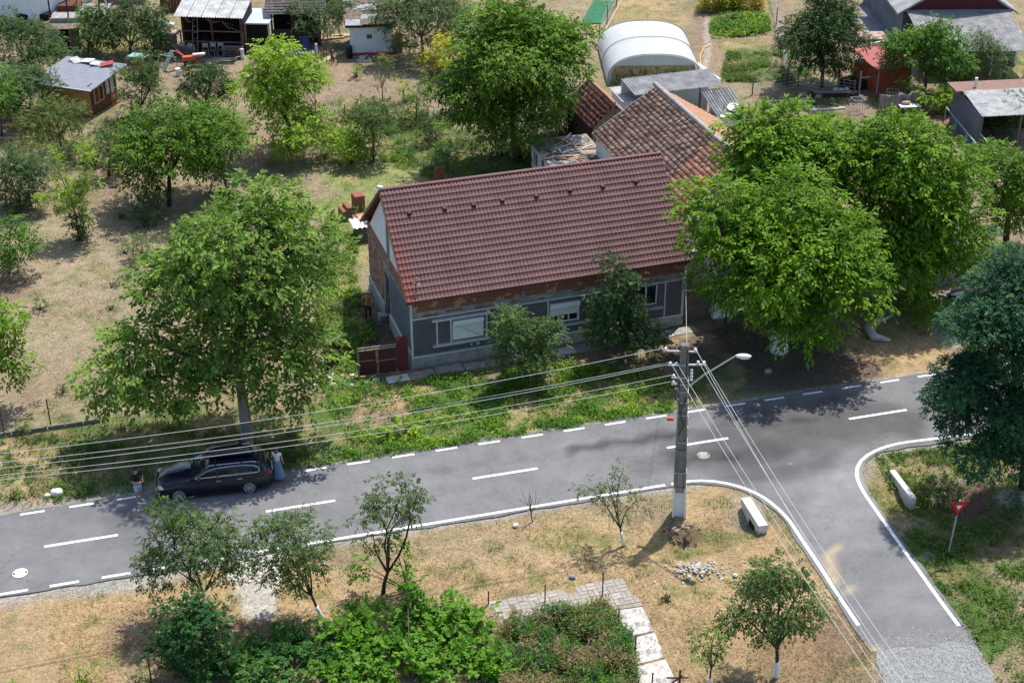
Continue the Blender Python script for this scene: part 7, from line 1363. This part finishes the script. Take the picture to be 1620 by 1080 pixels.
# left field
tree('drooping green walnut sapling at the left edge of the hay field', (14, 432), [(20, 380, 40, 30), (5, 400, 25, 28), (45, 385, 22, 14), (20, 350, 20, 14)], 'mid', L=.24, W=.10, lpc=44, crad=.5, cdens=1.5, tr=.06, name='walnut_tree', cat='walnut tree')
tree('bright walnut branches cut by the left edge above the fence', (-20, 640), [(5, 500, 26, 26), (15, 570, 38, 24), (-10, 540, 30, 40), (-35, 550, 40, 60)], 'big', L=.26, W=.11, lpc=40, crad=.5, cdens=1.3, tr=.12, name='walnut_tree', cat='walnut tree')
tree('upright lime green sapling with whip like branches above a dark bush', (124, 380), [(85, 262, 11, 24), (103, 285, 14, 22), (137, 255, 14, 34), (112, 310, 24, 24), (142, 300, 18, 26), (85, 318, 20, 18), (125, 335, 20, 18)], 'lime', L=.16, W=.08, lpc=34, crad=.3, cdens=2.8, tr=.05, backs=False, limbs=20)
bush('dark green dense bush around the foot of the lime sapling', (128, 380), [(128, 358, 21, 24)], 'dark')
bush('large grey green shrub at the left edge below the timber edging', (35, 330), [(30, 285, 42, 42), (8, 260, 26, 24), (55, 265, 24, 20), (20, 320, 30, 20)], 'grey', lpc=46)
bush('upright green shrub with reddish foot in the left garden', (172, 278), [(172, 245, 20, 26), (178, 215, 18, 20)], 'fruit')
bush('thin dry olive shrub right of the olive tree', (150, 260), [(150, 235, 16, 18)], 'olive')
bush('pale bush under the left edge of the middle left walnut', (228, 352), [(232, 335, 22, 22), (226, 310, 14, 12)], 'fruit')
bush('dark shrub behind the trunk of the middle left walnut', (250, 330), [(250, 305, 20, 22)], 'dark')
bush('small round green bush at the left side of the huge walnut', (230, 408), [(228, 392, 20, 18)], 'fruit')
for k, (px, py, r, pl_, lb_) in enumerate([(175, 455, 14, 'mid', 'small green weed tuft in the hay left of the huge walnut'), (62, 490, 13, 'fruit', 'low dull weed clump in the middle of the hay field'), (175, 490, 9, 'mid', 'tiny weed tuft below the first one left of the huge walnut'), (35, 682, 13, 'mid', 'bright green weed bush beside the fence plinth'), (20, 790, 14, 'mid', 'green weed bush in the left roadside straw'), (100, 620, 8, 'fruit', 'smallest weed tuft low in the hay field'), (198, 400, 12, 'teal', 'pale teal weed patch above the small round bush'), (190, 345, 8, 'fruit', 'little weed in the shade at the field top'), (1056, 950, 9, 'mid', 'green tuft alone in the dry grass right of the pavers'), (20, 1100, 10, 'lime', 'lime tuft off the bottom left corner'), (128, 1078, 18, 'lime', 'lime green leafy top at the bottom edge, left part'), (212, 1082, 16, 'mid', 'green leafy bush at the bottom edge beside the brown post')]):
    bush(lb_, (px, py), [(px, py - r * .5, r, r * .8)], pl_, L=.12, W=.045, lpc=34, crad=.3, name='weed_tuft', cat='weeds', group='weed tufts')
# middle garden bushes
bush('lime green rounded shrub in the middle garden', (556, 258), [(553, 232, 28, 26), (540, 245, 20, 14)], 'lime')
bush('tall dark vine covered shrub right of the lime shrub', (590, 255), [(588, 205, 28, 40), (600, 180, 25, 20), (575, 225, 20, 28)], 'fruit')
bush('leafy row of plants behind the tall dark shrub', (570, 190), [(560, 178, 34, 14), (620, 190, 24, 16)], 'fruit')
bush('dark round shrub by the young bushy headed tree', (680, 225), [(678, 203, 18, 22), (690, 215, 14, 14)], 'dark')
bush('small blue green cabbage like bush on the lawn edge', (650, 238), [(650, 230, 12, 8)], 'teal')
bush('tiny green shrub just above the pale lawn', (643, 252), [(643, 246, 7, 6)], 'mid')
bush('yellowing pepper plant patch beside the young tree', (640, 160), [(638, 150, 12, 14)], 'lime')
bush('bright leafy sprout under the white hut', (562, 122), [(562, 112, 9, 9)], 'lime')
bush('bright green vegetable clump right of the lime walnut', (512, 122), [(510, 110, 14, 14)], 'lime')
bush('low green shrubs along the left side of the ruined shed', (765, 278), [(765, 262, 40, 18), (800, 268, 30, 16), (735, 262, 20, 12)], 'mid', L=.18)
bush('dark hedge in the shade between the tall walnut and the ruined shed', (790, 250), [(780, 225, 30, 22), (820, 235, 40, 28), (720, 255, 24, 12), (770, 195, 16, 22)], 'dark', L=.18)
bush('dark elder bush behind the ruined shed', (885, 215), [(885, 185, 28, 34), (910, 205, 20, 24), (895, 150, 20, 20)], 'dark', L=.18)
bush('small apple sapling on the right side of the lawn', (697, 285), [(697, 258, 18, 14)], 'fruit', lpc=24)
bush('green bush squeezed between brick stacks and gable', (572, 345), [(572, 337, 13, 8)], 'mid')
bush('grape vine arbour between the tarpaulin and the grey shed', (1490, 178), [(1480, 148, 26, 12), (1500, 160, 20, 16)], 'lime', L=.2, W=.14)
bush('dark blue green bush by the wire fence below the garden grass', (1243, 132), [(1243, 118, 14, 16)], 'dark')
bush('tall yellowing bean plants at the top edge beside the white post', (725, 22), [(725, 15, 22, 18)], 'olive')
for k, px in enumerate((1232, 1260, 1287, 1315)): bush(['leftmost of the tiny shrubs along the pale edging', 'second from left tiny shrub along the pale edging', 'third from left tiny shrub along the pale edging', 'rightmost tiny shrub along the pale edging'][k], (px, 167), [(px, 161, 5, 5)], 'olive', crad=.2, lpc=18, L=.1, group='tiny shrubs along the pale edging')
bush('big leafy rhubarb like weeds on the verge below the wires', (640, 690), [(635, 682, 16, 8)], 'lime', L=.2, W=.12)
bush('green lilac bush before the bleached log shade', (1500, 775), [(1487, 768, 24, 13)], 'dark', L=.15)
# foreground masses
bush('dense dark green hazel bush at the bottom beside the vine hedge', (300, 1065), [(300, 1005, 55, 45), (290, 965, 38, 28), (320, 1040, 46, 34), (330, 975, 24, 20)], 'hazel', L=.13, W=.10, lpc=80, crad=.42, cdens=2.3)
hv = [(380, 1028, 40, 18, 1.8), (435, 1015, 44, 18, 2.2), (495, 1008, 40, 18, 2.4), (385, 1065, 50, 20, .8), (455, 1050, 54, 20, 1.2), (520, 1045, 40, 20, 1.3), (430, 1090, 70, 20, .1), (348, 1050, 24, 16, 1.0)]
bush('flat leafy green bean hedge between the hazel bush and the bright vine', (450, 1085), hv, 'hedge', L=.12, W=.11, lpc=90, crad=.36, cdens=2.8, name='bean_hedge', cat='hedge')
bush('bright green overgrown vine mass with big drooping leaves at the bottom centre', (650, 1075), [(545, 995, 40, 20, 2.2), (595, 978, 40, 20, 2.8), (650, 965, 36, 20, 3.0), (700, 968, 34, 20, 3.0), (745, 985, 28, 20, 2.6), (735, 1025, 46, 22, 1.4), (780, 1035, 24, 18, 1.0), (555, 1035, 48, 24, 1.2), (620, 1018, 50, 26, 1.7), (685, 1008, 44, 26, 1.9), (640, 1065, 60, 26, .4), (725, 1075, 56, 24, .2), (560, 1085, 60, 26, 0), (795, 1078, 22, 16, 0), (652, 930, 9, 24, 3.2), (800, 1055, 14, 12, .5)], 'vine', L=.15, W=.14, lpc=70, crad=.40, cdens=2.6, name='vine', cat='vine')
bush('sparse light vine climbing the forked dark fruit tree', (645, 935), [(645, 905, 14, 26), (628, 870, 14, 12), (575, 900, 10, 16)], 'vine', L=.16, W=.1, lpc=22, crad=.28, name='vine', cat='vine')

# ================================================================ GRASS, WEEDS, CROPS (uncountable)
def scatter(n, cond, sx=(-44, 44), sy=(41, 127)):
    # density follows the picture: more close to the camera
    y = sy[0] + (sy[1] - sy[0]) * rng.random(n) ** 1.55; x = (rng.random(n) * 2 - 1) * (y * .352 + 1.5); return x, y
FOOT = [((HC[0], HC[1]), HA, -.1, HL + .1, -.1, HD), ((BO.x, BO.y), HA, 0, BW, 0, BLn), ((2.45, 84.5), R(17), 0, 3.5, 0, 4.3), ((6.75, 104.3), R(2), 0, 6.7, 0, 7.6), ((9.6, 95.3), HA, -1.7, 5, 0, 2.5), ((-11.95, 110), R(6), 0, 3.2, 0, 4), ((-31.9, 99.4), R(-20), 0, 3.8, 0, 3.3), ((-24.4, 110.7), R(-5), 0, 4.5, 0, 3.5), ((29, 111.6), R(1.5), 0, 8, -.2, 9), ((29.85, 92.5), R(7), 0, 5.4, 0, 4.8), ((25.44, 102.3), R(30), 0, 3, 0, 2.6)]
def blocked(x, y):
    t = (x - O0.x) * RL.x + (y - O0.y) * RL.y; d = (x - O0.x) * RN.x + (y - O0.y) * RN.y
    b = (d < EN + .02) & (d > ES - .02); b |= poly_in(x, y, SIDE_POLY) | poly_in(x, y, [(p.x, p.y) for p in GRAVEL_POLY]) | poly_in(x, y, [(p.x, p.y) for p in pv])
    for (ox, oy), a, x0, x1, y0, y1 in FOOT:
        u_ = (x - ox) * math.cos(a) + (y - oy) * math.sin(a); v_ = -(x - ox) * math.sin(a) + (y - oy) * math.cos(a); b |= (u_ > x0) & (u_ < x1) & (v_ > y0) & (v_ < y1)
    return b
def blades(name, n, green, hmin, hmax, w, lie, seedcol):
    x, y = scatter(n, None); col, gr, ba = ground_field(x, y); keep = ~blocked(x, y); r = rng.random(n)
    clump = N1.fbm(x * 1.6, y * 1.6, 3)
    if green: keep &= r < np.clip(gr * 1.1 * (.35 + 1.3 * (clump > .48)), 0, 1) * (1 - ba * .8)
    else: keep &= r < (1 - gr * .75) * (1 - ba * .85) * (.45 + 1.0 * (clump > .5))
    x, y, col, gr, clump = x[keep], y[keep], col[keep], gr[keep], clump[keep]; n = len(x); z = ground_z(x, y) - .01
    a = rng.random(n) * 6.283; h = rng.uniform(hmin, hmax, n) * (1 + .8 * np.clip(clump - .5, 0, 1) * 3 * green); tilt = rng.uniform(lie[0], lie[1], n)
    D = np.stack([np.cos(a) * np.sin(tilt), np.sin(a) * np.sin(tilt), np.cos(tilt)], 1); S = np.stack([-np.sin(a), np.cos(a), np.zeros(n)], 1) * (w * rng.uniform(.6, 1.4, n))[:, None]
    P = np.stack([x, y, z], 1); tip = P + D * h[:, None]; tip[:, 2] = np.maximum(tip[:, 2] - .12 * h * np.sin(tilt), z + .012)
    V = np.stack([P - S / 2, P + S / 2, tip + S * .12], 1); c = col * rng.uniform(.65, 1.35, (n, 1)) * seedcol; 
    if green:
        g = np.array((.090, .145, .036)) + rng.random((n, 1)) * np.array((.09, .085, .03)); m = np.clip(gr, .45, 1)[:, None]; c = c * (1 - m) + g * m
    return kind(npmesh(name, V.reshape(-1, 3), np.arange(n * 3).reshape(n, 3), LEAF, None, np.repeat(np.clip(c, 0, .85), 3, 0)), 'stuff')
blades('dry_grass', 300000, 0, .10, .30, .030, (.9, 1.5), np.array((1.12, 1.08, 1.0)))
blades('green_grass', 330000, 1, .08, .22, .030, (.15, 1.0), np.array((.9, 1.1, .8)))
def weeds(name, n, poly, hmin, hmax, pals, L=.14, W=.05, k=9, dens=None, zb=0):
    xs = [p.x for p in poly]; ys = [p.y for p in poly]; x = rng.uniform(min(xs), max(xs), n * 4); y = rng.uniform(min(ys), max(ys), n * 4); m = poly_in(x, y, [(p.x, p.y) for p in poly]) & ~blocked(x, y)
    m &= rng.random(len(x)) < np.clip((N2.fbm(x * 1.1, y * 1.1, 3) - .35) * 3, .08, 1); x, y = x[m][:n], y[m][:n]; n = len(x); Ps = []; Ds = []; cs = []; h = rng.uniform(hmin, hmax, n) * (.6 + .8 * N1.fbm(x * .8, y * .8, 3))
    cl = np.clip(N3.fbm(x * .9, y * .9, 3) + rng.normal(size=n) * .13, 0, .999); pi = (cl * 1.0 - .25) / .5; pi = np.clip(pi, 0, .999); pi = (pi * len(pals)).astype(int)
    for j in range(k):
        t = rng.random(n); P = np.stack([x + rng.normal(size=n) * .07, y + rng.normal(size=n) * .07, zb + ground_z(x, y) + h * t], 1); a = rng.random(n) * 6.283; D = np.stack([np.cos(a), np.sin(a), rng.uniform(-.2, 1.1, n)], 1); Ps.append(P); Ds.append(D)
        c = np.zeros((n, 3)); tt = rng.random(n)[:, None]
        for i, pn in enumerate(pals): A, B = (np.array(q) for q in PAL[pn]) if isinstance(pn, str) else (np.array(pn[0]), np.array(pn[1])); c[pi == i] = (A + (B - A) * tt)[pi == i]
        cs.append(c)
    P = np.concatenate(Ps); D = np.concatenate(Ds); c = np.concatenate(cs); m_ = len(P)
    V, F, cl = leaves(P, D, np.array([0, 0, 1.0]) + rng.normal(size=(m_, 3)) * .4, L * rng.uniform(.6, 1.3, m_), W * rng.uniform(.7, 1.3, m_), c)
    return kind(npmesh(name, V, F, LEAF, None, cl), 'stuff')
A_ = lambda *q: [at(*p) for p in q]
weeds('roadside_weeds', 3600, A_((480, 742), (560, 705), (500, 600), (650, 600), (900, 575), (1060, 600), (1065, 652), (800, 700)), .10, .32, ['mid', 'vine', 'mid', 'lime'])
weeds('verge_weeds', 1500, A_((0, 810), (0, 700), (230, 670), (480, 680), (500, 735), (230, 775)), .12, .34, ['olive', 'mid', 'fruit'])
weeds('right_verge_weeds', 2100, A_((1385, 720), (1600, 700), (1660, 1100), (1590, 1090), (1440, 860)), .08, .24, ['mid', 'olive', 'mid'], L=.12)
weeds('green_reeds', 450, A_((805, 1000), (960, 966), (985, 1000), (1000, 1030), (930, 1015), (830, 1030)), .5, 1.0, ['mid', 'teal', 'mid'], L=.28, W=.03, k=12)
weeds('tall_weeds', 2600, A_((800, 992), (960, 962), (985, 1000), (1010, 1060), (1012, 1110), (800, 1120), (780, 1030)), .4, .95, ['mid', 'teal', 'mid', ((.17, .13, .06), (.40, .31, .17)), ((.13, .09, .05), (.30, .22, .12))], L=.20, W=.035, k=12)
weeds('garden_weeds', 2600, A_((420, 262), (480, 180), (620, 175), (740, 185), (780, 250), (700, 290), (600, 255)), .15, .45, ['fruit', 'mid', 'olive', 'lime'], L=.16)
weeds('left_garden_weeds', 1600, A_((0, 240), (80, 190), (400, 190), (380, 230), (150, 270)), .15, .55, ['olive', 'grey', 'fruit'], L=.16)
weeds('back_garden_plants', 900, A_((1125, 62), (1220, 55), (1215, 25), (1125, 28)), .2, .6, ['mid', 'lime'], L=.2, W=.08)
weeds('back_grass_tussocks', 1500, A_((1140, 130), (1290, 130), (1260, 82), (1150, 85)), .1, .35, ['mid', 'olive'], L=.16)
weeds('gable_yard_weeds', 1500, A_((520, 590), (560, 590), (600, 540), (560, 430), (575, 360), (520, 340), (500, 480)), .1, .4, ['mid', 'lime', 'fruit'], L=.16)
weeds('yellow_corn', 520, A_((1108, 22), (1205, 18), (1205, -12), (1108, -12)), 1.0, 1.9, [((.45, .36, .08), (.66, .55, .16)), 'lime'], L=.6, W=.07, k=14)

# loose chippings along the road shoulders and round the gravel end of the side road
n = 26000; x, y = scatter(n, None); t = (x - O0.x) * RL.x + (y - O0.y) * RL.y; d = (x - O0.x) * RN.x + (y - O0.y) * RN.y
e = np.where(d > 0, d - EN, ES - d); ok_ = (e > -.25) & (e < np.where(t < 8, 1.2, .45)) & (rng.random(n) < np.exp(-np.maximum(e, 0) * 2.2)) & ~poly_in(x, y, SIDE_POLY)
gx_, gy_ = rng.uniform(11.5, 19, n), rng.uniform(41, 47.5, n); gp_in = poly_in(gx_, gy_, [(p.x, p.y) for p in GRAVEL_POLY]); dj = np.min([seg_dist(gx_, gy_, GRAVEL_POLY[i], GRAVEL_POLY[(i + 1) % 7]) for i in range(7)], axis=0); g_ok = (gp_in & (rng.random(n) < .55)) | ((dj < .5) & (rng.random(n) < .35 * np.exp(-dj * 4)))
x = np.concatenate([x[ok_], gx_[g_ok]]); y = np.concatenate([y[ok_], gy_[g_ok]]); n = len(x); s_ = rng.uniform(.012, .035, n)[:, None]; onr = blocked(x, y)
z = np.where(onr, .05, ground_z(x, y) + .003); P = np.stack([x, y, z], 1); a = rng.random(n) * 6.283
V = np.stack([P + s_ * np.stack([np.cos(a + k * 2.09) * rng.uniform(.7, 1.3, n), np.sin(a + k * 2.09) * rng.uniform(.7, 1.3, n), np.zeros(n)], 1) for k in range(3)] + [P + s_ * np.array([0, 0, .9])], 1)
b_ = np.arange(n)[:, None] * 4; F = np.concatenate([b_ + np.array(q) for q in ((0, 1, 3), (1, 2, 3), (2, 0, 3))])
kind(npmesh('loose_chippings', V.reshape(-1, 3), F, mat('chipping_stone', (1, 1, 1), .95, (.8, .8, .8), 9, attr='col'), None, np.repeat(np.array((.33, .325, .31)) * rng.uniform(.5, 1.35, (n, 1)), 4, 0)), 'stuff')
